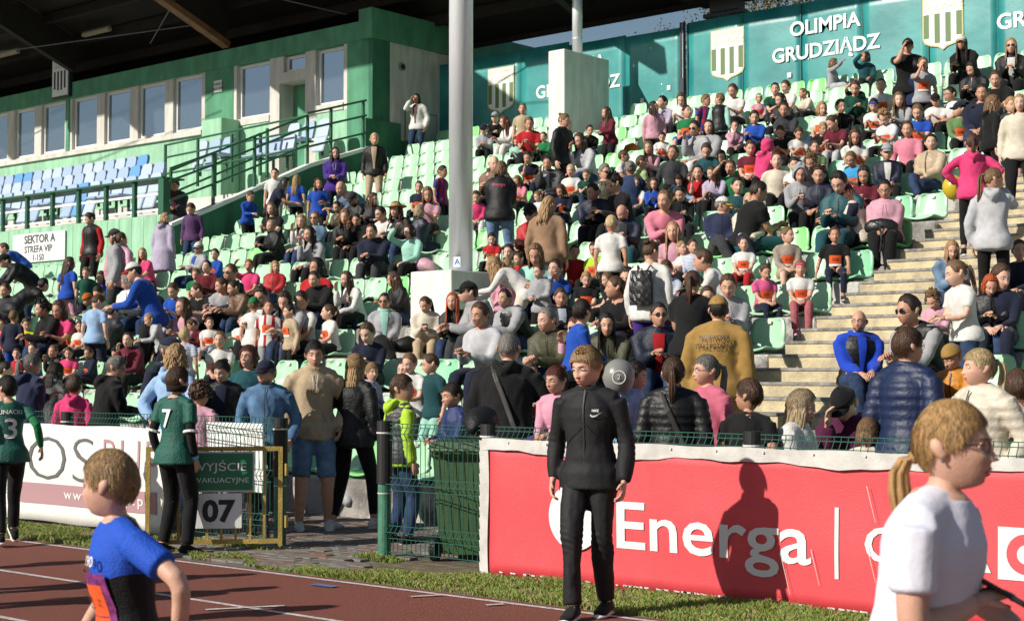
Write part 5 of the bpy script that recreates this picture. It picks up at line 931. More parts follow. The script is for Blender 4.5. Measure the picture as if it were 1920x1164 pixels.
# counter with posts on top of the wall
ct = empty('press_counter', (0, YV+.1, ZV)); tag(ct, 'long green slatted counter on posts above the light green wall', 'counter')
mb0 = MB(); mb0.box(-.04, .04, -.04, .04, 0, .74); post_me = mb0.build('post', M_RAIL, ct).data
first = True
for i in range(16):
    x = -25.75-i*1.0
    if first: COL.objects.unlink(bpy.data.objects['post']); bpy.data.objects.remove(bpy.data.objects['post']); first = False
    inst('post', post_me, ct, (x, 0, 0), scale=(2.2 if i == 0 else 1, 2.2 if i == 0 else 1, 1))
for j in range(5):
    mb = MB(); mb.box(-42, -25.7, -.10+j*.12, -.01+j*.12, .74, .775); mb.build('slat', M_RAIL, ct)
mb = MB(); mb.box(-42, -25.8, .02, .06, .10, .15); mb.box(-42, -25.8, .02, .06, .42, .47); mb.build('white_rail', M_WHITE, ct)
# railings
M_RG = M_RAIL
def railing(pts, hs, name_label, posts, w=.05):
    e = empty('railing'); tag(e, name_label, 'railing')
    for h in hs:
        mb = MB()
        for a, b in zip(pts[:-1], pts[1:]): mb.bar((a[0], a[1], a[2]+h), (b[0], b[1], b[2]+h), w, w, 0, 8)
        mb.build('rail', M_RG, e)
    for p in posts:
        mb = MB(); mb.bar((p[0], p[1], p[2]), (p[0], p[1], p[2]+max(hs)+.02), w*1.1, w*1.1, 0); mb.build('post', M_RG, e)
    return e
def sz(y): return np.interp(y, [19.15, 20.12, 22.9, 24.75], [4.5, 4.88, 6.07, 6.65])
P = [(XVIP+.1, y, sz(y)) for y in (19.2, 20.3, 22.9)]
railing(P, (.45, .85, 1.1), 'dark green sloping railing along the stair parapet', [(XVIP+.1, y, sz(y)-.02) for y in (20.3, 21.4, 22.9)])
P = [(XVIP+.1, 22.9, 6.07), (XVIP+.1, 24.7, 6.6)]
railing(P, (.40, .80, 1.15), 'dark green level railing at the top of the parapet beside the boy in black', [(XVIP+.1, 23.6, 6.25), (XVIP+.1, 24.6, 6.55)])
P = [(-30.6, 22.9, 5.9), (XVIP+.1, 22.9, 6.07)]
railing(P, (.40, .80, 1.1), 'dark green horizontal railing in front of the blue seats near the door', [(-30.6+i*1.25, 22.9, 5.9) for i in range(4)])
railing([(-27.2, 20.5, 4.9), (-27.2, 23.0, 6.0)], (.45, .95), 'inner green stair railing behind the stair parapet', [(-27.2, 20.5, 4.9), (-27.2, 21.7, 5.4), (-27.2, 23.0, 6.0)])
# blue VIP seats
def vip_seat_parts():
    mb = MB()
    # backrest slab, slightly reclined with rounded top
    prof = [(-.19, .0), (-.2, .30), (-.17, .40), (-.12, .43), (.12, .43), (.17, .40), (.2, .30), (.19, .0)]
    n = len(prof); f = lambda x, z, y: (x, y+z*.22, z)
    vs = [f(x, z, 0) for x, z in prof]+[f(x, z, .07) for x, z in prof]
    mb.add(vs, [tuple(range(n)), tuple(range(2*n-1, n-1, -1))]+[(i, n+i, n+(i+1) % n, (i+1) % n) for i in range(n)][::1])
    a = mb.build('backrest', mat('vip_seat_blue', (.34, .45, .62), .45, 0, .1, 20)).data
    mb = MB(); mb.box(-.2, .2, -.38, .0, -.06, .0, bev=.02); b = mb.build('seat_pan', _M['vip_seat_blue']).data
    mb = MB(); mb.bar((0, .02, -.45), (0, .02, -.05), .07, .07, 0, 8); mb.box(-.2, .2, -.02, .05, -.1, -.06); c = mb.build('seat_frame', M_RAIL).data
    for nme in ('backrest', 'seat_pan', 'seat_frame'): bpy.data.objects.remove(bpy.data.objects[nme])
    return a, b, c
va, vb, vc = vip_seat_parts()
M_VB2 = mat('vip_seat_blue_pale', (.44, .53, .66), .5); M_VB3 = mat('vip_seat_blue_strong', (.13, .33, .66), .4)
def vip_seat(x, y, z, label=None):
    e = empty('vip_seat', (x, y, z)); tag(e, label or 'plain light blue plastic seat in the rows behind the green counter', 'seat', 'light blue seats under the windows')
    r = random.random(); m = M_VB2 if r < .4 else (M_VB3 if r < .44 else None)
    inst('backrest', va, e, mats=[m]); 
    o = inst('seat_pan', vb, e, mats=[m]);
    if random.random() < .5: o.rotation_euler = (R_(70), 0, 0); o.location = (0, -.02, .0)
    inst('seat_frame', vc, e)
for r, (y, zt) in enumerate(((20.55, 5.88), (21.6, 6.34), (22.6, 6.80))):
    xe = -27.9 if r == 0 else (-29.2 if r == 1 else -31.2)
    x = xe; q_ = 1
    while x > -41.5:
        vip_seat(x, y, zt-.43, 'light blue plastic seat behind the counter, %s row, %s seat from the right end' % (('lowest', 'middle', 'top')[r], ORD(q_))); x -= .455; q_ += 1
W3 = ('leftmost', 'middle', 'rightmost')
for i in range(3): vip_seat(-30.3+i*.5, 23.7, 6.75, W3[i]+' light blue seat on the raised platform left of the doorway'); 
for i in range(3): vip_seat(-27.6+i*.48, 23.3, 6.5, W3[i]+' light blue seat on the raised platform right of the doorway')
for i in range(3): vip_seat(-27.5+i*.52, 24.2, 6.95, W3[i]+' light blue seat under the window right of the doorway')
# ---------------------------------------------------------------- roof
roof = empty('stand_roof'); tag(roof, 'dark timber canopy roof over the stand', kind='structure')
def rz_(y): return 9.62+(28.4-y)*.40
def roofslab(x0, x1, y0, y1):
    mb = MB(); vs = [(x0, y0, rz_(y0)), (x1, y0, rz_(y0)), (x1, y1, rz_(y1)), (x0, y1, rz_(y1))]; vs += [(a, b, c+.25) for a, b, c in vs]
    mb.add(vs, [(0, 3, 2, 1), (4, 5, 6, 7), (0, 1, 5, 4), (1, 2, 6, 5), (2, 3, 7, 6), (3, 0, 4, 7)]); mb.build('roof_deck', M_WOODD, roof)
roofslab(-60, -27, 16.2, 28.4); roofslab(-26.999, -15.4, 21.9, 28.4)  # unseen front edge stepped so its shadow covers facade top, leaving teal wall lit
for i in range(11):
    y = 16.5+i*1.05
    for xa, xb in ((-60, -27.2 if y < 22.0 else -15.5),):
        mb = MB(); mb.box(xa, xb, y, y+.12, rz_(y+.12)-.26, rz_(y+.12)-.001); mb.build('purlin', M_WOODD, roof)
mb = MB(); mb.box(-27, -15.4, 28.25, 28.42, 9.54, 9.63); mb.build('eave_board', M_WOODD, roof)
for x in (-50.5, -44.0, -37.5, -30.9, -21.0):
    y0 = 16.3 if x < -27 else 22.0; ye = 25.0 if x < -27 else 27.0
    a = (x, y0, rz_(y0)-.60); b = (x, ye, rz_(ye)-.60)
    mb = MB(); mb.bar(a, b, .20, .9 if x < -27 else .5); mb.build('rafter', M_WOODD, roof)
    if x == -30.9: mb = MB(); mb.bar((x, y0, rz_(y0)-1.16), (x, ye, rz_(ye)-1.16), .26, .16); mb.build('rafter_lit_underside', M_WOODB, roof)  # lit underside of this rafter, put in as a separate brown bar
def cable(a, b, r=.03):
    mb = MB(); mb.bar(a, b, r, r, 0, 6); mb.build('tie_cable', M_CABLE, roof)
cable((-45.5, 19.5, 9.9), (-33.3, 19.0, 12.0)); cable((-45.5, 21.0, 10.2), (-31.5, 24.5, 10.35)); cable((-33.3, 24.4, 10.1), (-24.5, 20.5, 12.0)); cable((-27.0, 25.5, 10.1), (-34, 19, 12.3)); cable((-27, 22, 11.2), (-21, 26.5, 9.8))
for x, y in ((-41.5, 20.4), (-38.3, 20.4), (-40.5, 24.6), (-36, 24.6), (-25.0, 24.4), (-24.0, 22.6), (-30.5, 21.0)):
    l = empty('lamp_fixture', (x, y, rz_(y)-.36), parent=roof); mb = MB(); mb.box(-.62, .62, -.06, .06, 0, .08); mb.build('diffuser', M_LAMP, l); mb = MB(); mb.box(-.65, .65, -.03, .03, .08, .14); mb.build('housing', M_CABLE, l)
mb = MB(); mb.box(-39.2, -38.95, 21.4, 21.6, 10.6, 10.85, bev=.02); mb.build('loudspeaker', M_OFFW, roof)
mb = MB(); mb.bar((-34.6, 27, 9.5), (-34.6, 27, 10.8), .3, .3, 0, 16); mb.build('rear_pole', M_STEEL, roof)
# bracket over the wall at the right, with its beam
mb = MB(); mb.box(-18.3, -17.3, 27.75, 27.95, 9.1, 9.18); mb.box(-17.98, -17.6, 27.75, 27.9, 8.7, 9.1); mb.box(-18.1, -17.4, 27.7, 28.0, 9.18, 9.6)
for i in range(4): mb.box(-18.0+i*.11, -17.96+i*.11, 27.72, 27.75, 8.7, 9.1)
mb.build('roof_bracket', M_DARKST, roof)
mb = MB(); mb.box(-18.6, -16.2, 27.0, 28.3, 9.45, 9.7); mb.build('end_beam', M_WOODD, roof)
# ---------------------------------------------------------------- trees behind the wall
def tree(x, y, zc, r, n, label, cols, tz0=0):
    t = empty('tree', (x, y, 0)); tag(t, label, 'tree', 'trees behind the stand')
    mb = MB(); mb.tube([(0, 0, 0), (.1, 0, zc*.5), (0, .1, zc)], [.25, .18, .1], n=8)
    for i in range(7):
        a = RNG.uniform(0, 6.28); mb.tube([(0, 0, zc-.8*r), (math.cos(a)*r*.5, math.sin(a)*r*.5, zc), (math.cos(a)*r*.85, math.sin(a)*r*.85, zc+r*.5)], [.08, .05, .02], n=6)
    mb.build('trunk', mat('bark', (.09, .07, .05), .9), t)
    V = []; F = []; MI = []
    cl = RNG.normal(size=(60, 3)); cl /= np.linalg.norm(cl, axis=1)[:, None]; cl *= RNG.uniform(.3, 1, (60, 1))*r*np.array([1.2, 1, .75])
    for i in range(n):
        c = cl[RNG.integers(60)]+RNG.normal(0, r*.11, 3)+np.array([0, 0, zc]); a = RNG.normal(size=3); a /= np.linalg.norm(a); b = np.cross(a, RNG.normal(size=3)); b /= np.linalg.norm(b); s = RNG.uniform(.03, .06)
        k = len(V); V += [c-a*s, c+b*s*.6, c+a*s, c-b*s*.6]; F.append((k, k+1, k+2, k+3)); MI.append(int(RNG.integers(len(cols))))
    mk('crown', V, F, [mat('leaf_%d_%d' % (int(x), i), c, .6) for i, c in enumerate(cols)], t, MI)
tree(-26.0, 38.5, 10.55, 1.8, 2600, 'sparse bare topped tree showing over the teal wall left of the pole', [(.10, .08, .05), (.14, .11, .05), (.06, .07, .03)])
tree(-20.5, 36, 10.9, 2.6, 9000, 'autumn yellow green tree behind the right part of the teal wall', [(.11, .10, .02), (.19, .14, .02), (.06, .08, .02)])
tree(-17.2, 39, 11.6, 3.0, 9000, 'yellowing tree further right behind the lettering', [(.10, .10, .02), (.17, .12, .02), (.07, .08, .02)])
# ---------------------------------------------------------------- plastic seats on the terrace
def seat_mesh():
    # one moulded shell: pan curving up into a rounded backrest, thin with rolled edge
    prof = [(-.40, .035), (-.385, .055), (-.30, .045), (-.18, .035), (-.08, .045), (-.02, .09), (.005, .17), (.02, .26), (.035, .34), (.045, .385), (.05, .40)]
    half = [.17, .205, .215, .215, .215, .215, .215, .215, .205, .18, .13]
    nx = 9; V = []; F = []
    for (y, z), h in zip(prof, half):
        for i in range(nx):
            t = -1+2*i/(nx-1); c = t*t
            V.append((t*h, y-(.05*c if z > .1 else 0), z+(.035*c if z < .1 else -.015*c)))
    for j in range(len(prof)-1):
        for i in range(nx-1):
            a = j*nx+i; F.append((a, a+1, a+nx+1, a+nx))
    me = bpy.data.meshes.new('stadium_seat'); me.from_pydata(V, [], F)
    bm = bmesh.new(); bm.from_mesh(me); bmesh.ops.solidify(bm, geom=bm.faces[:], thickness=.018)
    # skirt under the pan
    bm.to_mesh(me); bm.free(); me.polygons.foreach_set('use_smooth', [True]*len(me.polygons))
    me.materials.append(mat('seat_pale_green', (.38, .63, .42), .33, 0, .08, 25, .06, 1.5, spec=.5, world_c=True))
    return me
seat_me = seat_mesh()
M_SEAT2 = mat('seat_fresh_green', (.24, .62, .22), .33); M_SEAT3 = mat('seat_minty_green', (.24, .56, .34), .35)
npm = MB(); npm.box(-.026, .026, .006, .012, .335, .375); np_o = npm.build('number_plate', M_OFFW); np_me = np_o.data; bpy.data.objects.remove(np_o)
brm = MB(); brm.box(-.16, .16, -.34, -.04, 0, .03); br_o = brm.build('seat_bracket', M_RAIL); br_me = br_o.data; bpy.data.objects.remove(br_o)
seats = []
camv = Vector(cam.location); fwv = Vector((-math.sin(R_(40.5)), math.cos(R_(40.5)), 0)); rtv = Vector((math.cos(R_(40.5)), math.sin(R_(40.5)), 0))
SEAT_DX = .475
for k in range(NROW):
    for (xa, xb) in ((row_len(k)+.3, XA-.25), (XB+.28, 0)):
        n = int((xb-xa)/SEAT_DX); ix = 0
        for i in range(n+1):
            x = xb-i*SEAT_DX if xb < -5 else xa+i*SEAT_DX
            y = ty(k)+.42; z = tz(k)
            if -14.95 < x < -13.75 and k in (3, 4, 5): continue
            ix += 1
            if -20.7 < x < -19.6 and k >= 13: continue
            d = Vector((x, y, z))-camv; dep = d.dot(fwv); u = 960+2900*d.dot(rtv)/dep; v = 700-2900*d.z/dep
            if not (-60 < u < 1980): continue
            seats.append((dep, x, y, z, k, u, ix, 'left' if xb < -5 else 'right'))
seats.sort()
occ = set()
for q in PEOPLE_XY: occ.add(q)
def occluded(x, y, k):
    return any(abs(px-x) < .24 and pk == k and psit for px, pk, psit in occ)
big = [s for s in seats if not (s[4] == 0)][:0]
vis = [s for s in seats]
n_ind = 0; rest = MB()
for s in vis:
    dep, x, y, z, k, u, ix, sd = s
    if n_ind < 299 and not (k <= 0 and u < 1000 and False):
        o = inst('stadium_seat', seat_me, None, (x, y, z), (0, 0, R_(random.uniform(-1.2, 1.2))))
        r = random.random()
        if r < .06: o.material_slots[0].link = 'OBJECT'; o.material_slots[0].material = M_SEAT2
        elif r < .2: o.material_slots[0].link = 'OBJECT'; o.material_slots[0].material = M_SEAT3
        tag(o, 'light green plastic seat in the %s row up, %s seat %s of the aisle stairs' % (ORD(k+1), ORD(ix), sd), 'seat', 'light green terrace seats')
        inst('number_plate', np_me, o); inst('seat_bracket', br_me, o); n_ind += 1
    else:
        for v in [1]:
            vs = [Vector(q.co)+Vector((x, y, z)) for q in seat_me.vertices]; rest.add(vs, [tuple(p.vertices) for p in seat_me.polygons], int(random.random() < .08))
o = rest.build('stadium_seats', [_M['seat_pale_green'], M_SEAT2], smooth=True)
tag(o, 'light green plastic seats on the farther upper rows of the terrace', 'seats', kind='stuff')
# ---------------------------------------------------------------- fence, banners, gate, bin
M_WIRE = mat('wire_green', (.02, .10, .075), .45, .2); M_POSTB = mat('post_black_wrap', (.012, .012, .013), .55); M_POSTG = mat('post_green', (.06, .20, .13), .6, 0, .2, 40, .25, 9)
def wire_panel(x0, x1, y, z0, z1, folds, parent, name='wire_mesh'):
    mb = MB(); zs = [z0]
    for f in folds: zs += [f-.05, f, f+.05]
    zs += [z1]; zs = sorted(set(zs))
    off = {f: -.035 for f in folds}
    n = int((x1-x0)/.05)
    for i in range(n+1):
        x = x0+i*.05; pts = [(x, y+off.get(z, 0), z) for z in zs]
        for a, b in zip(pts[:-1], pts[1:]): mb.bar(a, b, .0045, .0045, 0)
    for f in zs:
        mb.bar((x0, y+off.get(f, 0)-.004, f), (x1, y+off.get(f, 0)-.004, f), .006, .006, 0)
    return mb.build(name, M_WIRE, parent)
def fence(x0, x1, posts, label, z0=.06, z1=1.08):
    e = empty('wire_fence', (0, 0, 0)); tag(e, label, 'fence')
    for a, b in zip(posts[:-1], posts[1:]): wire_panel(a+.05, b-.05, 8.80, z0, z1, [.22, .60, 1.0], e)
    for x in posts:
        p = MB(); p.bar((x, 8.80, 0), (x, 8.80, .62), .105, .105, 0, 16); p.bar((x, 8.80, .60), (x, 8.80, 1.10), .125, .125, 1, 16); po = p.build('fence_post', [M_POSTG, M_POSTB], e, smooth=False)
        t = MB(); t.bar((x, 8.80, 1.00), (x, 8.80, 1.012), .132, .132, 0, 16); t.bar((x, 8.80, .52), (x, 8.80, .528), .112, .112, 0, 16); t.build('cable_tie', M_OFFW, po)
    return e
fence(-9, -3, [-7.74, -5.43, -3.0], 'green wire fence behind the red banner with black wrapped posts')
fence(-12, -10, [-15.9, -13.3, -10.12], 'green wire fence behind the white banner on the left', z1=1.10)
fence(-8.86, -7.74, [-8.86, -7.75], 'short green wire fence panel in front of the green wheelie bin')
# banners
def banner(x0, x1, y, z0, z1, label, m, tilt=0):
    nx, nz = 60, 10; V = []; F = []
    for j in range(nz+1):
        for i in range(nx+1):
            x = x0+(x1-x0)*i/nx; z = z0+(z1-z0)*j/nz
            V.append((x, y+.006*math.sin(x*7+z*2)+.005*math.sin(x*2.3)+.004*math.sin(z*9+x), z+(.006*math.sin(x*5) if j in (0, nz) else 0)))
    for j in range(nz):
        for i in range(nx): a = j*(nx+1)+i; F.append((a, a+1, a+nx+2, a+nx+1))
    o = mk('advertising_banner', V, F, m, smooth=True); bm = bmesh.new(); bm.from_mesh(o.data); bmesh.ops.solidify(bm, geom=bm.faces[:], thickness=.006); bm.to_mesh(o.data); bm.free()
    return tag(o, label, 'banner')
M_RED = mat('banner_red', (.70, .068, .082), .55, 0, .25, 160, .05, 6, spec=.5, world_c=True)
M_BW = mat('banner_white', (.76, .74, .71), .6, 0, .2, 60, .05, 5, world_c=True)
M_BG = mat('banner_hem_grey', (.56, .54, .51), .7, 0, .15, 60, .12, 9, world_c=True)
b1 = banner(-7.62, -2.6, 8.64, .0, .96, 'long red Energa advertising banner tied to the fence', M_RED)
mb = MB()
N = 70; pts = [(-7.66+i*5.06/N) for i in range(N+1)]
for a, b in zip(pts[:-1], pts[1:]):
    zf = lambda x: .903+.012*math.sin(x*3.1)+.008*math.sin(x*8.3)+.004*math.sin(x*23)
    mb.quad((a, 8.622+.004*math.sin(a*7), zf(a)), (b, 8.622+.004*math.sin(b*7), zf(b)), (b, 8.624, 1.00+.004*math.sin(b*9)), (a, 8.624, 1.00+.004*math.sin(a*9)))
mb.build('top_hem', M_BG, b1)
mb = MB()
for i in range(12):
    z0_ = i*.082; mb.quad((-7.68, 8.626, z0_), (-7.60-.008*math.sin(z0_*7), 8.626, z0_), (-7.60-.008*math.sin((z0_+.082)*7), 8.626, z0_+.082), (-7.69, 8.626, z0_+.082))
mb.build('side_hem', M_BG, b1)
mb = MB()
for i in range(90):
    x = random.uniform(-7.5, -3.2); w_ = random.uniform(.004, .05); mb.quad((x, 8.62, .022), (x+w_, 8.62, .022), (x+w_, 8.62, .026+random.uniform(.001, .008)), (x, 8.62, .034))
for i in range(8):
    x = random.uniform(-5.4, -4.0); z = random.uniform(.3, .8); mb.add([(x, 8.618, z), (x+.004, 8.618, z), (x+.06, 8.618, z-.22), (x+.058, 8.618, z-.22)], [(0, 1, 2, 3)])
for i in range(14):
    mb.bar((-7.4+i*.36, 8.625, .975), (-7.4+i*.36, 8.612, .975), .016, .016, 0, 8)
o = mb.build('scuffs', M_OFFW, b1); o['kind'] = 'stuff'
M_LW = mat('banner_letter_white', (.76, .74, .72), .6, 0, .1, 60)
YB = 8.618
tx = text('Energa', .545, (-5.665, YB, .475), FRONT, M_LW, b1, bold=.006, sx=1.0, spacing=1.0)
def fit(o, x0, x1, z0, z1):
    xs_ = [v.co.x for v in o.data.vertices]; ys_ = [v.co.y for v in o.data.vertices]
    a, b, c, d = min(xs_), max(xs_), min(ys_), max(ys_)
    sx = (x1-x0)/(b-a); sy = (z1-z0)/(d-c)
    for v in o.data.vertices: v.co.x = (v.co.x-a)*sx; v.co.y = (v.co.y-c)*sy
    o.location = (x0, o.location.y, z0)
fit(tx, -6.42, -4.905, .175, .60)
mb = MB(); mb.box(-4.742, -4.715, YB-.003, YB, .21, .65); mb.build('divider', M_LW, b1)
t2 = text('O', .3, (-4.4, YB, .4), FRONT, M_LW, b1, bold=.004); fit(t2, -4.54, -4.27, .33, .55)
t2 = text('R', .3, (-4.2, YB, .4), FRONT, M_LW, b1, bold=.004); fit(t2, -4.22, -4.02, .33, .55)
t2 = text('A', .3, (-3.9, YB, .4), FRONT, M_LW, b1, bold=.004); fit(t2, -3.97, -3.73, .33, .55)
mb = MB(); mb.box(-3.69, -3.36, YB-.003, YB, .30, .60); mb.build('logo_square', M_LW, b1)
def byf(x, z): return .006*math.sin(x*7+z*2)+.005*math.sin(x*2.3)+.004*math.sin(z*9+x)
def hug(o):
    # press a flat print onto the waving banner cloth
    me = o.data; mw = Matrix.LocRotScale(o.location, o.rotation_euler, o.scale); bm = bmesh.new(); bm.from_mesh(me)
    for it in range(6):
        es = [e for e in bm.edges if (e.verts[0].co-e.verts[1].co).length > .10]
        if not es: break
        bmesh.ops.subdivide_edges(bm, edges=es, cuts=1); bmesh.ops.triangulate(bm, faces=[f for f in bm.faces if len(f.verts) > 4])
    ys = [(mw@v.co).y for v in bm.verts]; y0 = max(ys)
    for v in bm.verts:
        p = mw@v.co; p.y = 8.6335+byf(p.x, p.z)+(p.y-y0)*.2; v.co = p
    bm.to_mesh(me); bm.free(); o.location = (0, 0, 0); o.rotation_euler = (0, 0, 0)
def ring(cx, cz, r0, r1, y, m, parent, name, a0=0, a1=6.2832, n=40, ecc=1, off=(0, 0)):
    V = []; F = []
    for i in range(n+1):
        a = a0+(a1-a0)*i/n; V += [(cx+math.cos(a)*r1, y, cz+math.sin(a)*r1*ecc), (cx+off[0]+math.cos(a)*r0, y, cz+off[1]+math.sin(a)*r0*ecc)]
    for i in range(n): F.append((2*i, 2*i+1, 2*i+3, 2*i+2))
    return mk(name, V, F, m, parent)
ring(-3.525, .45, .055, .115, YB-.006, M_RED, b1, 'logo_ring')
# energa globe logo: crescents
cx, cz = -6.78, .47
ring(cx, cz, .0, .235, YB-.000, M_LW, b1, 'logo_disc', ecc=1.0)
for i_, (ox, oz, r0_, r1_, a0_, a1_) in enumerate(((.045, .075, .125, .150, 150, 335), (.03, -.005, .165, .190, 165, 350), (.05, .16, .060, .075, 120, 300), (.16, .15, .0, .13, 0, 360))):
    ring(cx+ox, cz+oz, r0_, r1_, YB-.004-.001*i_, M_RED, b1, 'logo_crescent', R_(a0_), R_(a1_), 30)
b2 = banner(-15.8, -11.42, 8.64, .03, .98, 'white OSBHP advertising banner tied to the fence on the left', M_BW)
M_G1 = mat('print_grey', (.12, .12, .125), .6); M_G2 = mat('print_mauve', (.42, .24, .26), .6)
t = text('OS', .6, (-13, YB, .62), FRONT, M_G1, b2, bold=-.012); fit(t, -13.72, -12.62, .44, .86)
t = text('BHP', .6, (-12, YB, .62), FRONT, M_G2, b2, bold=-.012); fit(t, -12.46, -11.58, .44, .86)
mb = MB(); mb.box(-13.85, -11.62, YB-.001, YB+.001, .20, .40); mb.build('print_band', M_G2, b2)
t = text('www.osbhp.pl', .15, (-12.6, YB-.004, .3), FRONT, M_WHITE, b2, spacing=1.25); fit(t, -13.1, -11.75, .235, .36)
for o_ in list(b1.children)+list(b2.children):
    if o_.name.split('.')[0] in ('lettering', 'divider', 'logo_square', 'logo_ring', 'logo_crescent', 'print_band'): 
        hug(o_)
        if o_.name.startswith(('logo_ring', 'logo_crescent')): o_.location.y = -.003
        if o_.name.startswith('lettering') and o_.data.materials[0] is M_WHITE: o_.location.y = -.003
# yellow gate, swung open towards the track
M_YEL = mat('gate_yellow_paint', (.42, .30, .07), .6, 0, .35, 60, .22, 8)
g = empty('yellow_gate', (-9.86, 8.60, 0)); g.rotation_euler = (0, 0, math.atan2(7.80-8.60, -10.62+9.86)); tag(g, 'yellow tube gate swung open with the green evacuation sign', 'gate')
GW = 1.12
mb = MB()
for z in (.09, .855): mb.box(0, GW, -.018, .018, z-.018, z+.018)
for x in (.018, GW-.018): mb.box(x-.018, x+.018, -.0185, .0185, .05, .873)
mb.build('gate_frame', M_YEL, g)
for i in range(8):
    x = .15+i*(GW-.30)/7; mb = MB(); mb.box(x-.011, x+.011, -.011, .011, .108, .838); mb.build('bar', M_YEL, g)
for z in (.25, .68):
    mb = MB(); mb.bar((-.03, 0, z-.05), (-.03, 0, z+.05), .035, .035, 0, 8); mb.build('hinge', M_YEL, g)
# sign boards hang on the gate (front side is local +Y -> faces camera when mirrored)
sgn = empty('exit_sign', (0, 0, 0)); sgn.location = Vector((-9.86, 8.60, 0))+Matrix.Rotation(g.rotation_euler.z, 3, 'Z')@Vector((.52, .022, 0)); sgn.rotation_euler = (0, 0, g.rotation_euler.z+math.pi)
tag(sgn, 'green WYJŚCIE EWAKUACYJNE sign with white 07 plate on the gate', 'sign')
M_SG = mat('sign_green', (.02, .19, .09), .4, 0, .05, 20)
mb = MB(); mb.box(-.29, .29, -.012, 0, .50, .835, bev=.004); mb.build('sign_border', M_OFFW, sgn)
mb = MB(); mb.box(-.275, .275, -.016, -.0125, .515, .82); mb.build('sign_plate', M_SG, sgn)
t = text('WYJŚCIE', .12, (0, -.02, .70), FRONT, M_WHITE, sgn); fit(t, -.225, .225, .655, .765); t.location.y = -.02
t = text('EWAKUACYJNE', .08, (0, -.02, .6), FRONT, M_WHITE, sgn); fit(t, -.245, .245, .565, .62); t.location.y = -.02
mb = MB(); mb.box(-.19, .19, -.016, 0, .20, .49, bev=.004); mb.build('number_plate', M_WHITE, sgn)
t = text('07', .22, (0, -.02, .34), FRONT, M_BLACKP, sgn, bold=.008); fit(t, -.135, .135, .25, .44); t.location.y = -.02
# white board leaning behind the wire near the gate
wb = MB(); wb.box(-.34, .34, -.012, .012, .0, .62, bev=.004); o = wb.build('white_board', M_WHITE, loc=(-10.95, 9.02, .42), rot=(R_(4), 0, R_(8))); tag(o, 'blank white board standing behind the wire mesh by the gate', 'board')
mb = MB(); mb.bar((-.3, .03, -.42), (-.3, .03, .02), .03, .03); mb.bar((.3, .03, -.42), (.3, .03, .02), .03, .03); mb.build('leg', M_DARKST, o)
# wheelie bin
M_BIN = mat('bin_green', (.032, .080, .028), .5, 0, .12, 30, .12, 4)
bn = empty('wheelie_bin', (-8.30, 9.22, 0), R_(8)); tag(bn, 'dark green wheelie bin standing behind the wire panel', 'bin')
mb = MB()
def ringb(w, d, z, yo=0): return [(-w/2, -d/2+yo, z), (w/2, -d/2+yo, z), (w/2, d/2+yo, z), (-w/2, d/2+yo, z)]
R1 = [ringb(.40, .38, .06), ringb(.44, .43, .25), ringb(.50, .49, .80), ringb(.53, .54, .83), ringb(.53, .54, .87)]
for i, r in enumerate(R1): mb.v += r
for i in range(len(R1)-1):
    for j in range(4): mb.f.append((i*4+j, i*4+(j+1) % 4, (i+1)*4+(j+1) % 4, (i+1)*4+j)); mb.m.append(0)
mb.f.append((3, 2, 1, 0)); mb.m.append(0)
bo = mb.build('bin_body', M_BIN, bn); bm = bmesh.new(); bm.from_mesh(bo.data); bmesh.ops.bevel(bm, geom=[e for e in bm.edges if abs(e.verts[0].co.z-e.verts[1].co.z) > .01], offset=.03, segments=2, affect='EDGES'); bm.to_mesh(bo.data); bm.free()
mb = MB()
for x in (-.15, -.05, .05, .15): mb.add([(x-.012, -.222, .22), (x+.012, -.222, .22), (x+.012, -.25, .78), (x-.012, -.25, .78), (x-.012, -.20, .22), (x+.012, -.2, .22), (x+.012, -.23, .78), (x-.012, -.23, .78)], [(0, 1, 2, 3), (0, 3, 7, 4), (1, 5, 6, 2), (3, 2, 6, 7)])
mb.build('rib', M_BIN, bn)
mb = MB(); mb.add([(-.28, -.29, .87), (.28, -.29, .87), (.28, .28, .885), (-.28, .28, .885), (-.27, -.28, .90), (.27, -.28, .90), (.24, -.05, .955), (.24, .27, .945), (-.24, .27, .945), (-.24, -.05, .955)], [(0, 1, 5, 4), (4, 5, 6, 9), (9, 6, 7, 8), (1, 2, 7, 6, 5), (3, 0, 4, 9, 8), (2, 3, 8, 7), (3, 2, 1, 0)])
mb.build('lid', M_BIN, bn)
mb = MB(); mb.bar((-.20, .33, .88), (.20, .33, .88), .035, .035, 0, 8); mb.bar((-.2, .26, .86), (-.2, .33, .88), .03, .03); mb.bar((.2, .26, .86), (.2, .33, .88), .03, .03); mb.build('handle', M_BIN, bn)
for sx_ in (-1, 1):
    mb = MB(); mb.bar((sx_*.225, .16, .10), (sx_*.275, .16, .10), .20, .20, 0, 24); w_ = mb.build('wheel', M_BLACKP, bn); mb = MB(); mb.bar((sx_*.27, .16, .10), (sx_*.28, .16, .10), .10, .10, 0, 16); mb.build('hub', M_DARKST, w_)
bn.rotation_euler = (0, 0, R_(-155))
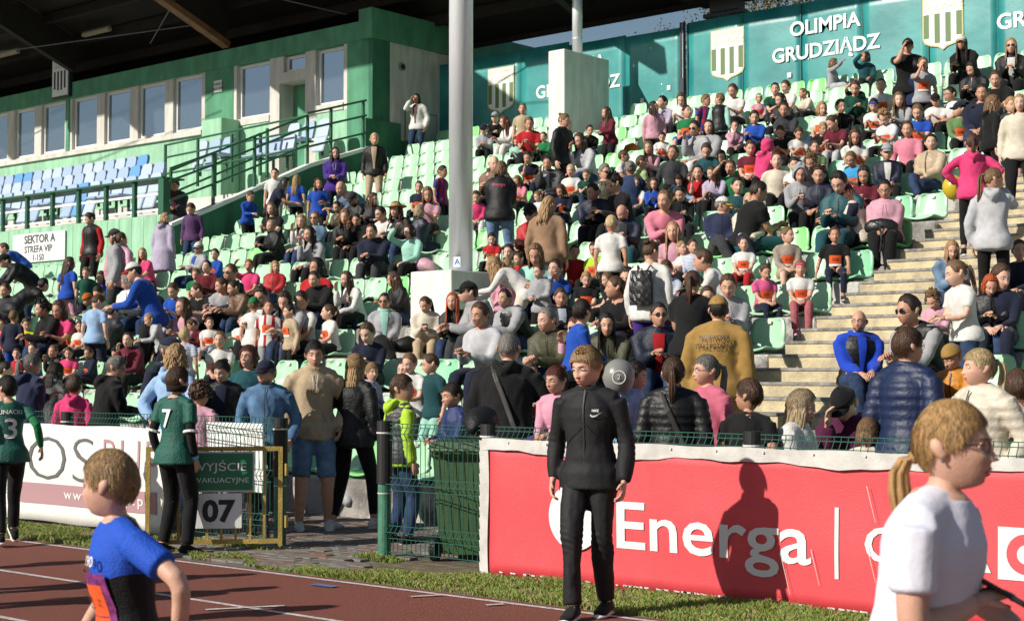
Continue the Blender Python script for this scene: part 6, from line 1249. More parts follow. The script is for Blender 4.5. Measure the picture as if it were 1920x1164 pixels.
# ---------------------------------------------------------------- people
def smooth_np(x, a, b):
    t = np.clip((x-a)/(b-a), 0, 1); return t*t*(3-2*t)
def head_surface(th, ph, feat=1.0, fem=0.0, fat=0.0):
    nx = np.sin(th)*np.sin(ph); ny = -np.sin(th)*np.cos(ph); nz = np.cos(th)
    x = .0745*nx; y = .097*ny; z = .118*nz
    front = np.clip(-ny/(np.sqrt(nx**2+ny**2)+1e-6), 0, 1); back = np.clip(ny/(np.sqrt(nx**2+ny**2)+1e-6), 0, 1)
    w = np.clip((-z-.012)/.106, 0, 1)
    x = x*(1-(.26+.08*fem-.18*fat)*w**1.5); x = x*(1+.03*smooth_np(z, -.01, .05))
    # squarer lower face so the chin is broad enough
    y = y-(.030-.004*fem)*w**.8*front**.7*smooth_np(np.sin(th), 0, .75)
    y = np.where(y > 0, y*(1-.42*w*back), y)
    y = np.where(y > 0, y*1.04, y)
    if feat:
        f = smooth_np(front, .25, .7)*feat
        g = lambda cx, cz, sx, sz: np.exp(-((np.abs(x)-cx)/sx)**2-((z-cz)/sz)**2)
        d = np.zeros_like(x)
        nzp = np.clip((.014-z)/.05, 0, 1)*(z > -.040)
        d -= .023*np.exp(-(x/.0105)**2)*nzp**1.3*smooth_np(z, -.043, -.034)     # nose
        d -= .006*np.exp(-(x/.012)**2)*np.exp(-((z-.012)/.02)**2)
        d -= .006*g(.012, -.033, .007, .007)                                     # nostrils wings
        d += .012*g(.031, .004, .016, .0125)                                     # eye sockets
        d -= .0035*g(.028, .027, .022, .009)*(1-.6*fem)                          # brow
        d -= .004*g(.040, -.026, .018, .018)                                     # cheeks
        d -= .0065*np.exp(-(x/.020)**2)*np.exp(-((z+.060)/.0055)**2)             # upper lip
        d -= .0065*np.exp(-(x/.018)**2)*np.exp(-((z+.073)/.006)**2)              # lower lip
        d += .006*np.exp(-(x/.022)**2)*np.exp(-((z+.0665)/.0028)**2)             # mouth line
        d += .004*np.exp(-(x/.02)**2)*np.exp(-((z+.084)/.006)**2)
        d -= .006*np.exp(-(x/.018)**2)*np.exp(-((z+.100)/.012)**2)               # chin
        y = y+d*f
    return np.stack([x, y, z], -1)
_HC = {}
def head_mesh(res, fem=0., fat=0.):
    key = (res, fem, fat)
    if key in _HC: return _HC[key]
    nt, nph = (30, 36) if res == 0 else (84, 100)
    if res == 1: nt, nph = 50, 64
    th = np.linspace(.0, np.pi, nt); s = np.linspace(-1, 1, nph, endpoint=False)
    ph = np.pi*np.sign(s)*(.62*np.abs(s)+.38*np.abs(s)**2.2)
    # more rows over the face
    thf = np.pi*(np.linspace(0, 1, nt)); thf = thf-.22*np.sin(2*thf)*(-1); thf = np.clip(thf, 0, np.pi)
    TH, PH = np.meshgrid(thf, ph, indexing='ij')
    V = head_surface(TH, PH, 1, fem, fat).reshape(-1, 3); F = []; MI = []
    for i in range(nt-1):
        for j in range(nph):
            a = i*nph+j; b = i*nph+(j+1) % nph; F.append((a, b, b+nph, a+nph)[::-1])
            c = V[[a, b, b+nph, a+nph]].mean(0)
            lip = c[1] < -.08 and abs(c[0]) < (.024-abs(c[2]+.066)*.9) and -.078 < c[2] < -.0555
            MI.append(1 if lip else 0)
    Vs = [V]; Fs = list(F); M_ = list(MI); n = len(V)
    def add(v, f, m):
        nonlocal n
        Vs.append(v); Fs.extend([tuple(q+n for q in g) for g in f]); M_.extend([m]*len(f)); n += len(v)
    k = 8 if res == 0 else (12 if res == 1 else 18)
    for sx in (-1, 1):
        # eyeball: small sphere with iris and pupil faces
        c = np.array([sx*.0305, -.0775, .004]); r = .0125; vv = []; ff = []; mm = []
        nn = 7 if res == 0 else 12
        for a in range(nn+1):
            t = math.pi*a/nn
            for b in range(k): p = 2*math.pi*b/k; vv.append(c+r*np.array([math.sin(t)*math.cos(p)*1.12, -math.cos(t), math.sin(t)*math.sin(p)*.86]))
        for a in range(nn):
            for b in range(k): ff.append((a*k+b, a*k+(b+1) % k, (a+1)*k+(b+1) % k, (a+1)*k+b)); mm.append(3 if a < (1 if nn == 7 else 2) else 2)
        Vs.append(np.array(vv)); Fs.extend([tuple(q+n for q in g) for g in ff]); M_.extend(mm); n += len(vv)
        # upper lid
        pts = [(sx*.0305+math.cos(a)*.0165, -.0885+.006*abs(math.cos(a))+.003, .004+.0085*math.sin(a)) for a in np.linspace(0, math.pi, 7)]
        v, f = tube(pts, .0032, n=5); add(v, f, 0)
        pts = [(sx*.0305+math.cos(a)*.0165, -.0865+.006*abs(math.cos(a))+.003, .004-.0080*math.sin(a)) for a in np.linspace(0, math.pi, 7)]
        v, f = tube(pts, .0028, n=5); add(v, f, 0)
        # eyebrow
        pts = [(sx*(.013+i*.0075), -.0955+.0022*i*i*.55, .0225+.0035*math.sin(i/4*2.2)) for i in range(5)]
        v, f = tube(pts, [.0018, .003, .0032, .0028, .0012], [.0025]*5, n=6); add(v, f, 4)
        # ear
        pts = [(sx*(.073+.010*math.sin(t)), .004+.016*(1-math.cos(t*1.0))*.6+.010*math.sin(t), -.030+.056*t/math.pi) for t in np.linspace(0.05, math.pi, 6)]
        v, f = tube(pts, [.006, .008, .009, .010, .009, .005], [.013, .014, .017, .020, .017, .008], n=7, ref=(1, 0, 0)); add(v, f, 0)
    r = (np.concatenate(Vs), Fs, M_); _HC[key] = r; return r
def remesh(V, F, vox, smooth=2, disp=None):
    me = bpy.data.meshes.new('tmp'); me.from_pydata([tuple(v) for v in V], [], F); o = bpy.data.objects.new('tmp', me); COL.objects.link(o)
    m = o.modifiers.new('r', 'REMESH'); m.mode = 'VOXEL'; m.voxel_size = vox; m.adaptivity = 0
    m2 = o.modifiers.new('s', 'SMOOTH'); m2.factor = .5; m2.iterations = smooth
    dg = bpy.context.evaluated_depsgraph_get(); ev = o.evaluated_get(dg); r = ev.to_mesh()
    n = len(r.vertices); co = np.empty(n*3, np.float32); r.vertices.foreach_get('co', co); no = np.empty(n*3, np.float32); r.vertex_normals.foreach_get('vector', no)
    fs = np.empty(len(r.polygons)*4, np.int32); r.polygons.foreach_get('vertices', fs) if all(len(p.vertices) == 4 for p in r.polygons) else None
    ev.to_mesh_clear(); bpy.data.objects.remove(o); bpy.data.meshes.remove(me)
    return co.reshape(-1, 3).astype(float), no.reshape(-1, 3).astype(float), fs.reshape(-1, 4)
def torso_tube(J, off, h0, h1, extra=None, n=18, wide=1.0, flare=0.):
    hs = list(np.linspace(h0, h1, 12)); H0 = [t[0] for t in TOR]; B = J['B']; pts = []; rx = []; ry = []
    for h in hs:
        a = np.interp(h, H0, [t[1] for t in TOR])*B['w']; b = np.interp(h, H0, [t[2] for t in TOR])*B['d']; oy = np.interp(h, H0, [t[3] for t in TOR])
        wf = 1-(1-B['waist'])*math.exp(-((h-.16)/.12)**2)
        if off > .012 and h < .02: a = max(a, (.176 if J['d']['sit'] else .196)*B['w']); b = max(b, (.132 if J['d']['sit'] else .140)*B['d'])
        if h < -.13: a = .196*B['w']; b = .140*B['d']
        loose = off*(1 if h < .40 else .6 if h < .47 else .25)
        if off > .005: wf = .35*wf+.65
        fl = flare*max(0, .0-h)
        p, an = J['f'](h); pts.append(p+oy*V3(0, math.cos(an), math.sin(an))); rx.append(a*wf*wide+loose+fl); ry.append(b*(.5+.5*wf)+loose*.9+fl)
    return tube(pts, rx, ry, n, cap=.15)
def limb(a, b, c, r, off, n=10, k=4, ts=(0, 1), cuff=0):
    # polyline a-b-c resampled with radii r[0..4]
    P = [a+(b-a)*t for t in np.linspace(0, 1, k+1)]+[b+(c-b)*t for t in np.linspace(0, 1, k+1)[1:]]
    T = np.linspace(0, 1, len(P)); rr = np.interp(T, np.linspace(0, 1, len(r)), r)+off
    P = np.array(P); P[k] = P[k]*.7+.15*(P[k-1]+P[k+1])
    lo, hi = ts; q = np.linspace(lo, hi, max(4, int(2*k*(hi-lo))+2)); PP = np.stack([np.interp(q, T, P[:, i]) for i in range(3)], 1); RR2 = np.interp(q, T, rr)
    if cuff: RR2[-1] += cuff
    return tube(PP, RR2, n=n, ref=(1, .01, .02), cap=.25)
def hand_parts(J, i, k=1.0):
    e, w = J['elb'][i], J['wri'][i]; sgn = -1 if i == 0 else 1; fwd = nrm(w-e); pn = V3(-sgn, 0, 0)
    if abs(fwd[2]) < .75: pn = V3(-sgn*.4, 0, -1)
    if J['d'].get('palm'): pn = np.array(J['d']['palm'], float)
    pn = nrm(pn-fwd*(pn@fwd)); side = np.cross(fwd, pn)     # thumb side
    if side@V3(-sgn*.2, -1, .3) < 0: side = -side
    out = [tube([w-fwd*.02, w+fwd*.03, w+fwd*.07, w+fwd*.088], [.024*k, .034*k, .038*k, .034*k], [.022*k, .018*k, .015*k, .012*k], 8, ref=side)]
    curl = J['d'].get('curl', .55)
    for q, (o, L) in enumerate(((.028, .066), (.010, .074), (-.009, .069), (-.027, .054))):
        p = w+fwd*.082+side*o*k; d1 = nrm(fwd+pn*curl*.5); d2 = nrm(fwd+pn*curl*1.6); d3 = nrm(fwd*.7+pn*curl*2.2)
        p1 = p+d1*L*.45; p2 = p1+d2*L*.33; p3 = p2+d3*L*.26
        out.append(tube([p-fwd*.01, p1, p2, p3], [.0098*k, .009*k, .0082*k, .006*k], None, 6, ref=side))
    p = w+fwd*.022+side*.028*k; p1 = p+nrm(side*.7+fwd*.8+pn*.35)*.036; p2 = p1+nrm(side*.15+fwd+pn*.5)*.030
    out.append(tube([p-side*.012, p1, p2], [.014*k, .0105*k, .0075*k], None, 6, ref=fwd))
    return out
def cat(parts):
    V = []; F = []; n = 0
    for v, f in parts: V.append(v); F += [tuple(q+n for q in g) for g in f]; n += len(v)
    return np.concatenate(V), F
ARM = [.052, .046, .042, .040, .030]; LEG = [.088, .078, .060, .054, .040]
_BODY = {}
def body_core(pose, build, res, over, okey):
    key = (pose, build, res, okey)
    if key in _BODY: return _BODY[key]
    J = rig(pose, build, over); B = J['B']; l = B['l']; parts = [torso_tube(J, 0, -.13, .51)]
    s0, s1 = J['sho']; parts.append(tube([s0*.93+s1*.07, (s0+s1)/2+V3(0, 0, .035), s1*.93+s0*.07], [.050*l, .066, .050*l], None, 10, ref=(0, 0, 1)))
    nk = .052 if build in 'mnM' else (.044 if build in 'wW' else .040)
    nb = J['nb']; parts.append(tube([nb-J['nd']*.05, nb+J['nd']*.03, J['hc']-J['nd']*.06+V3(0, .012, 0), J['hc']-J['nd']*.02+V3(0, .01, 0)], [nk*1.25, nk, nk*.98, nk*.9], None, 12))
    for i in (0, 1):
        sc = nrm(J['elb'][i]-J['sho'][i]); parts.append(limb(J['sho'][i], J['elb'][i], J['wri'][i], [a*l for a in ARM], 0, 10))
        parts.append(limb(J['hip'][i], J['knee'][i], J['ank'][i], [a*l for a in LEG], 0, 12))
        a = J['ank'][i]; parts.append(tube([a+V3(0, .03, -.03), a+V3(0, -.05, -.045), a+V3(0, -.14, -.06)], [.035, .038, .03], [.035, .03, .018], 8))
    V, F = cat(parts); co, no, fs = remesh(V, F, {0: .030, 1: .018, 2: .012}[res], 3)
    hands = cat(hand_parts(J, 0, B['l']**.5)+hand_parts(J, 1, B['l']**.5))
    _BODY[key] = (J, co, fs, hands); return _BODY[key]
_BM = {}
def body_mesh(pose, build, yaw, pitch, res, over=None, okey=''):
    key = (pose, build, yaw, pitch, res, okey)
    if key in _BM: return _BM[key]
    J, co, fs, (hv, hfc) = body_core(pose, build, res, over, okey); B = J['B']
    fem = .9 if build in 'wW' else (.4 if build == 'c' else .1)
    HV, HF, HM = head_mesh(res, fem, .6 if build in 'MW' else (.35 if build == 'c' else 0)); R, c = head_mat(J, yaw, pitch)
    hh = (HV*B['hf'])@R.T+c
    me = bpy.data.meshes.new('body'); n1 = len(co); n2 = n1+len(hh)
    fl = [tuple(int(q) for q in f) for f in fs]+[tuple(q+n1 for q in f) for f in HF]+[tuple(q+n2 for q in f) for f in hfc]
    me.from_pydata([tuple(v) for v in np.vstack([co, hh, hv])], [], fl)
    for _ in range(5): me.materials.append(M_OFFW)
    me.polygons.foreach_set('material_index', [0]*len(fs)+HM+[0]*len(hfc)); me.polygons.foreach_set('use_smooth', [True]*len(fl)); me.update()
    _BM[key] = (me, J, R, c); return _BM[key]
_GM = {}
def garment(kind, pose, build, res, over=None, okey=''):
    key = (kind, pose, build, res, okey)
    if key in _GM: return _GM[key]
    J = body_core(pose, build, res, over, okey)[0]; B = J['B']; l = B['l']; parts = []; sit = J['d']['sit']
    al = [a*l for a in ARM]; ll = [a*l for a in LEG]; fold = .004; vox = {0: .026, 1: .016, 2: .0105}[res]; quilt = 0; sm = 2
    upper = kind in ('u', 't', 'l', 'h', 'j', 'p', 'v', 'c', 'tr')
    if upper:
        o = {'u': .005, 't': .014, 'l': .016, 'h': .024, 'j': .026, 'p': .026, 'v': .034, 'c': .030, 'tr': .022}[kind]
        if kind == 'v': o = .032
        h0 = -.11 if not sit else -.04
        if kind == 'c': h0 = -.46 if not sit else -.06
        if kind in ('h', 'l', 'j', 'tr', 'p') and not sit: h0 = -.13
        parts.append(torso_tube(J, o, h0, .50, flare=(.16 if kind in ('t', 'c') and not sit else 0)))
        s0, s1 = J['sho']; yo = (l if kind != 'v' else .8)
        ko = .010 if kind == 'u' else max(.018, o)
        parts.append(tube([s0*.98+s1*.02, s0*.8+s1*.2+V3(0, 0, .018), (s0+s1)/2+V3(0, .002, .034), s1*.8+s0*.2+V3(0, 0, .018), s1*.98+s0*.02], [.046*yo+ko*.75, .050*yo+ko*.85, .062+ko*.8, .050*yo+ko*.85, .046*yo+ko*.75], None, 12, ref=(0, 0, 1), cap=.6))
        if kind != 'v':
            end = {'u': .985, 't': .30, 'l': .985, 'h': .99, 'j': .99, 'p': .99, 'c': .99, 'tr': .99}[kind]
            so = {'u': .005, 't': .016, 'l': .012, 'h': .018, 'j': .018, 'p': .022, 'c': .022, 'tr': .018}[kind]
            for i in (0, 1): parts.append(limb(J['sho'][i], J['elb'][i], J['wri'][i], al, so, 10, ts=(0, end), cuff=.004 if kind == 't' else -.006))
        if kind in ('h', 'j', 'p', 'c', 'tr'):
            nb = J['nb']; r0 = .072 if build in 'mnM' else .064
            cr = .020 if kind in ('h', 'c') else .016
            ring_ = [nb+V3(math.cos(a)*r0, math.sin(a)*r0*.95-.004, .012+.014*math.sin(a)) for a in np.linspace(0, 2*math.pi, 17)[:-1]]
            rp = np.array(ring_+ring_[:2]); parts.append(tube(rp, cr, cr*1.35, 8, ref=(0, 0, 1)))
            if kind in ('h', 'c'):
                p, an = J['f'](.47); q = p+V3(0, .10, .03); parts.append(tube([q+V3(-.075, -.02, .045), q+V3(-.05, .03, .0), q+V3(0, .05, -.05), q+V3(.05, .03, .0), q+V3(.075, -.02, .045)], [.022, .040, .052, .040, .022], None, 10, ref=(0, 0, 1)))
        quilt = {'p': 1, 'v': 1}.get(kind, 0); fold = {'u': .001, 't': .0055, 'l': .006, 'h': .008, 'j': .007, 'p': .004, 'v': .003, 'c': .005, 'tr': .007}[kind]
    elif kind in ('T', 'S', 'G', 'W'):
        o = {'W': .018, 'T': .016, 'S': .017, 'G': .004}[kind]; parts.append(torso_tube(J, min(.011, o*.7), -.13, .04))
        for i in (0, 1):
            end = {'W': .975, 'T': .97, 'S': .50, 'G': .93}[kind]
            parts.append(limb(J['hip'][i], J['knee'][i], J['ank'][i], ll, o, 12, ts=(0, end), cuff=0.004 if kind != 'G' else 0))
        fold = {'W': .011, 'T': .006, 'S': .006, 'G': .0015}[kind]
    V, F = cat(parts); co, no, fs = remesh(V, F, vox, sm)
    f1 = noise_disp(co*np.array([1, 1, .55]), 26 if kind != 'W' and res < 2 else 15, 3)*fold*(1.35 if res < 2 else 1.6)+noise_disp(co, 60, 5)*fold*(.35 if res < 2 else .2)
    # creases gather at elbows, knees, waist
    js = list(J['elb'])+list(J['knee']); 
    for q in js:
        d = np.linalg.norm(co-q, axis=1); f1 += np.exp(-(d/.08)**2)*np.sin((co@V3(.3, .5, 1))*150)*fold*.55
    if quilt:
        zz = co[:, 2]; f1 = f1*.5+.009*(np.abs(np.sin(zz*math.pi/.062))**.55-.6)
    co = co+no*f1[:, None]
    me = bpy.data.meshes.new('garment'); me.from_pydata([tuple(v) for v in co], [], [tuple(int(q) for q in f) for f in fs]); me.materials.append(M_OFFW)
    me.polygons.foreach_set('use_smooth', [True]*len(me.polygons)); me.update(); _GM[key] = me; return me
def shoe_mesh(res=0):
    mb = MB(); n = 12 if res == 0 else 20
    mb.tube([(0, .075, .045), (0, .05, .055), (0, 0, .06), (0, -.06, .045), (0, -.13, .032), (0, -.175, .028)], [.030, .036, .040, .044, .046, .026], [.032, .045, .050, .034, .024, .016], n, cap=.6)
    mb.tube([(0, .085, .012), (0, .05, .012), (0, -.02, .012), (0, -.10, .012), (0, -.16, .014), (0, -.190, .018)], [.026, .038, .038, .048, .042, .022], [.013]*6, n, cap=.3, mi=1)
    mb.tube([(0, .02, .07), (0, .012, .105)], [.036, .038], [.042, .045], n, cap=.1, mi=0)
    if res:
        for i in range(5): mb.bar((-.022, -.03-i*.018, .088-i*.010), (.022, -.03-i*.018, .088-i*.010), .008, .006, 2)
    m = mk('shoe', mb.v, mb.f, [M_BLACKP, M_WHITE, M_WHITE], None, mb.m, True); me = m.data; bpy.data.objects.remove(m); return me
SHOE = [shoe_mesh(0), shoe_mesh(1)]
# ------------------------------------------------------------- hair and headwear (head space, adult size)
_HR = {}
def hair_mesh(style, seed, res=0):
    key = (style, seed % 3, res)
    if key in _HR: return _HR[key]
    rg = np.random.default_rng(hash_s(style)+seed % 3*17)
    nph = {0: 44, 1: 84, 2: 150}[res]; nt = {0: 14, 1: 22, 2: 36}[res]
    parts = []
    def cap(th_f, th_s, th_b, thick, lump=.0, strands=.004, drop=None):
        ph = np.linspace(-np.pi, np.pi, nph, endpoint=False); ap = np.abs(ph)
        lim = np.interp(ap, [0, .45, .85, 1.25, 1.45, 1.75, 2.3, np.pi], [th_f, th_f*1.02, th_f*1.18, th_s, th_s*1.04, th_s*.98, th_b*.97, th_b])
        lim = lim+.035*np.sin(ph*9+rg.uniform(0, 6))+rg.normal(0, .03 if res < 2 else .02, nph)
        t = np.linspace(0, 1, nt); TH = t[:, None]*lim[None, :]; PH = np.broadcast_to(ph, TH.shape)
        P = head_surface(TH, PH, 0); N = P/np.linalg.norm(P, axis=-1, keepdims=True)
        th = thick*(1-.75*t**3)[:, None]+.004
        st = strands*(np.sin(PH*34+3*np.sin(TH*3+seed))*.5+np.sin(PH*71+TH*5)*.35+rg.normal(0, .25, TH.shape))*np.clip(TH/.5, 0, 1)
        lu = lump*noise_disp(P.reshape(-1, 3), 75, int(seed)+3).reshape(TH.shape)+lump*.5*noise_disp(P.reshape(-1, 3), 160, int(seed)+5).reshape(TH.shape)
        part = -.004*np.exp(-((P[..., 0]-.02)/.006)**2)*(P[..., 1] < 0) if strands > .002 else 0
        P = P+N*(th+st+lu+part)[..., None]
        V = P.reshape(-1, 3); F = [(i*nph+j, (i+1)*nph+j, (i+1)*nph+(j+1) % nph, i*nph+(j+1) % nph) for i in range(nt-1) for j in range(nph)]
        # turned-in rim
        rim = head_surface(lim, ph, 0)*.97; b = len(V); V = np.vstack([V, rim]); F += [((nt-1)*nph+j, b+j, b+(j+1) % nph, (nt-1)*nph+(j+1) % nph) for j in range(nph)]
        parts.append((V, F))
    def curtain(L, a0=.95, wide=1.0, flare=.0, wav=.0, front=.0):
        # locks hanging from the ear line round the back
        nl = {0: 38, 1: 64, 2: 90}[res]
        for q in range(nl):
            u = q/(nl-1); ph = -np.pi+(u-.5)*2*(np.pi-a0)+0; ph = np.pi+(u*2-1)*(np.pi-a0)
            s = head_surface(np.array(1.25), np.array(ph), 0); s = np.array(s)*1.10; s[2] = rg.uniform(.0, .05)
            edge = abs(u*2-1); LL = L*rg.uniform(.85, 1.05)*(1-.12*edge)
            k = 7; pts = []
            for i in range(k):
                t = i/(k-1); p = s.copy(); p[2] = s[2]-LL*t; out = 1+flare*t; p[0] *= out*wide; p[1] = p[1]*(1-.10*t)+.004*t
                if edge > .7: p[1] -= front*t
                p[0] += wav*math.sin(t*11+q*1.7)+rg.normal(0, .002); p[1] += wav*math.cos(t*9+q*2.1)+.012*math.sin(t*3)
                pts.append(p)
            r0 = rg.uniform(.013, .018)*(30/nl)**.4
            parts.append(tube(pts, [r0*.8, r0, r0, r0*.95, r0*.8, r0*.6, r0*.2], [r0*.38]*6+[r0*.12], 5, ref=(math.cos(ph), math.sin(ph), 0)))
    if style == 's': cap(.80, 1.42, 2.02, .013 if res < 2 else .009, .003 if res < 2 else .0012, .0028 if res < 2 else .0010)
    elif style == 'q':
        cap(.74, 1.30, 1.90, .007, .002, .0010)
        for i in range(170):
            u_ = rg.uniform(-1, 1); t0_ = rg.uniform(.40, .80); a_ = u_*.95; s_ = np.array(head_surface(np.array(t0_), np.array(a_), 0)); nrm_ = s_/np.linalg.norm(s_); L_ = rg.uniform(.011, .019)*(1.15-.5*abs(u_))
            d_ = nrm_*.9+np.array([.55, -.15, .12]); parts.append(tube([s_, s_+nrm_*L_*.55+d_*.003, s_+nrm_*L_*.8+d_*L_*.5, s_+nrm_*L_*.7+d_*L_*.95], [.0055, .005, .004, .001], None, 4))
    elif style == 'x': cap(.86, 1.35, 1.85, .001, 0, .0006)
    elif style == 'k': cap(.78, 1.50, 1.98, .016, .003, .003); parts.append(ball((0, .10, .035), .035, rg))
    elif style == 'b': cap(.74, 1.52, 2.0, .018, .002, .004); curtain(.13, .95, 1.05, .06)
    elif style == 'l': cap(.76, 1.50, 1.9, .016, .002, .004); curtain(.34, .98, 1.02, .10, .003, .02)
    elif style == 'L': cap(.74, 1.52, 1.95, .014, .002, .004); curtain(.42, .92, 1.02, .14, .004, .03)
    elif style == 'c':
        cap(.72, 1.50, 1.98, .030, .013, .006)
        for i in range(60 if res == 0 else 160):
            t = rg.uniform(.2, 1.75); p = rg.uniform(-np.pi, np.pi)
            if abs(p) < .9 and t > .75: continue
            c_ = np.array(head_surface(np.array(t), np.array(p), 0))*rg.uniform(1.22, 1.42); parts.append(ball(c_, rg.uniform(.010, .017), rg, 5))
    elif style == 'C': cap(.74, 1.5, 1.95, .024, .010, .006); curtain(.26, .95, 1.12, .25, .014, .02)
    elif style == 'o':
        cap(.78, 1.42, 2.0, .008, .001, .0012); parts.append(ball((0, .100, -.030), .020, rg))
        for i in range(34):
            a = rg.uniform(0, 6.28); r = rg.uniform(0, .016); x, y = math.cos(a)*r, math.sin(a)*r; l_ = .17*rg.uniform(.7, 1.1)
            parts.append(tube([(x*.4, .095, -.028), (x, .128+y, -.040), (x*1.5, .145+y*1.3, -.075), (x*1.9, .145+y*1.6, -.12), (x*2.0, .14+y, -.16-l_*.3), (x*1.6, .145, -.06-l_)], [.006, .008, .009, .009, .006, .0015], None, 5))
    elif style in ('p', 'r'):
        cap(.76, 1.44, 1.98, .010, .001, .003); L = .26 if style == 'p' else .22
        parts.append(ball((0, .112, .035), .022, rg))
        for i in range(12 if res == 0 else 26):
            a = rg.uniform(0, 6.28); r = rg.uniform(0, .016); x, y = math.cos(a)*r, math.sin(a)*r; l_ = L*rg.uniform(.8, 1.08)
            parts.append(tube([(x*.4, .108, .038), (x, .145+y, .030), (x*1.3, .152+y*1.3, -.03), (x*1.6, .142+y*1.5, -.10), (x*1.4, .135+y, -.05-l_*.7), (x*.8, .128, .02-l_)], [.007, .010, .011, .011, .008, .002], None, 5))
    elif style == 'u':
        cap(.76, 1.44, 1.98, .010, .001, .003)
        for i in range(7): a = i/7*6.28; parts.append(ball((math.cos(a)*.018, .088+math.sin(a)*.018, .092), .024, rg))
        for i in range(16): a = rg.uniform(0, 6.28); parts.append(tube([(0, .08, .08), (math.cos(a)*.03, .09+math.sin(a)*.03, .10), (math.cos(a+.6)*.05, .09+math.sin(a+.6)*.05, .09)], [.004, .005, .001], None, 4))
    if res and style in ('s', 'o', 'p', 'q', 'x', 'u', 'k', 'b', 'l', 'L'):
        # loose fine strands over the combed shape
        ns = 2600 if res == 1 else 9000; th = rg.uniform(.03, 1.0, ns)**.7; ph_ = rg.uniform(-np.pi, np.pi, ns)
        lm = np.interp(np.abs(ph_), [0, .45, .85, 1.25, 1.45, 1.75, 2.3, np.pi], [.86, .88, .98, 1.42, 1.46, 1.42, 1.95, 1.98]); th = th*lm
        base = {'s': .012, 'x': .003, 'o': .009, 'p': .012, 'u': .012, 'k': .018}.get(style, .018)*(.8 if res == 2 else 1)
        P0 = head_surface(th, ph_, 0); dth = .16 if style != 'x' else .05; sw = rg.normal(.10, .10, ns) if style != 'o' else rg.normal(0, .03, ns)
        P1 = head_surface(th+dth, ph_+sw*.6, 0); P2 = head_surface(np.minimum(th+2*dth, 2.2), ph_+sw, 0); VV = []; FF = []
        nn_ = lambda p: p/np.linalg.norm(p, axis=-1, keepdims=True)
        q0 = P0+nn_(P0)*base; q1 = P1+nn_(P1)*(base+rg.uniform(.001, .006, ns))[:, None]; q2 = P2+nn_(P2)*(base*.7+rg.uniform(-.002, .007, ns))[:, None]
        wd = np.cross(nn_(P0), nn_(q1-q0))*.0011
        VV = np.stack([q0-wd, q0+wd, q1+wd, q1-wd, q2], 1).reshape(-1, 3); FF = []
        for i in range(ns): b_ = i*5; FF += [(b_, b_+1, b_+2, b_+3), (b_+3, b_+2, b_+4)]
        parts.append((VV, FF))
    V, F = cat(parts); me = bpy.data.meshes.new('hair'); me.from_pydata([tuple(v) for v in V], [], F); me.materials.append(M_OFFW); me.polygons.foreach_set('use_smooth', [True]*len(F)); me.update()
    _HR[key] = me; return me
def hash_s(s): return sum(ord(c)*(i*7+3) for i, c in enumerate(s))
def ball(c, r, rg, n=6):
    V = []; F = []
    for i in range(n+1):
        for j in range(n): t = math.pi*i/n; p = 2*math.pi*j/n; rr = r*(1+rg.uniform(-.12, .12)); V.append((c[0]+rr*math.sin(t)*math.cos(p), c[1]+rr*math.sin(t)*math.sin(p), c[2]+rr*math.cos(t)))
    for i in range(n):
        for j in range(n): F.append((i*n+j, (i+1)*n+j, (i+1)*n+(j+1) % n, i*n+(j+1) % n))
    return np.array(V), F
_HW = {}
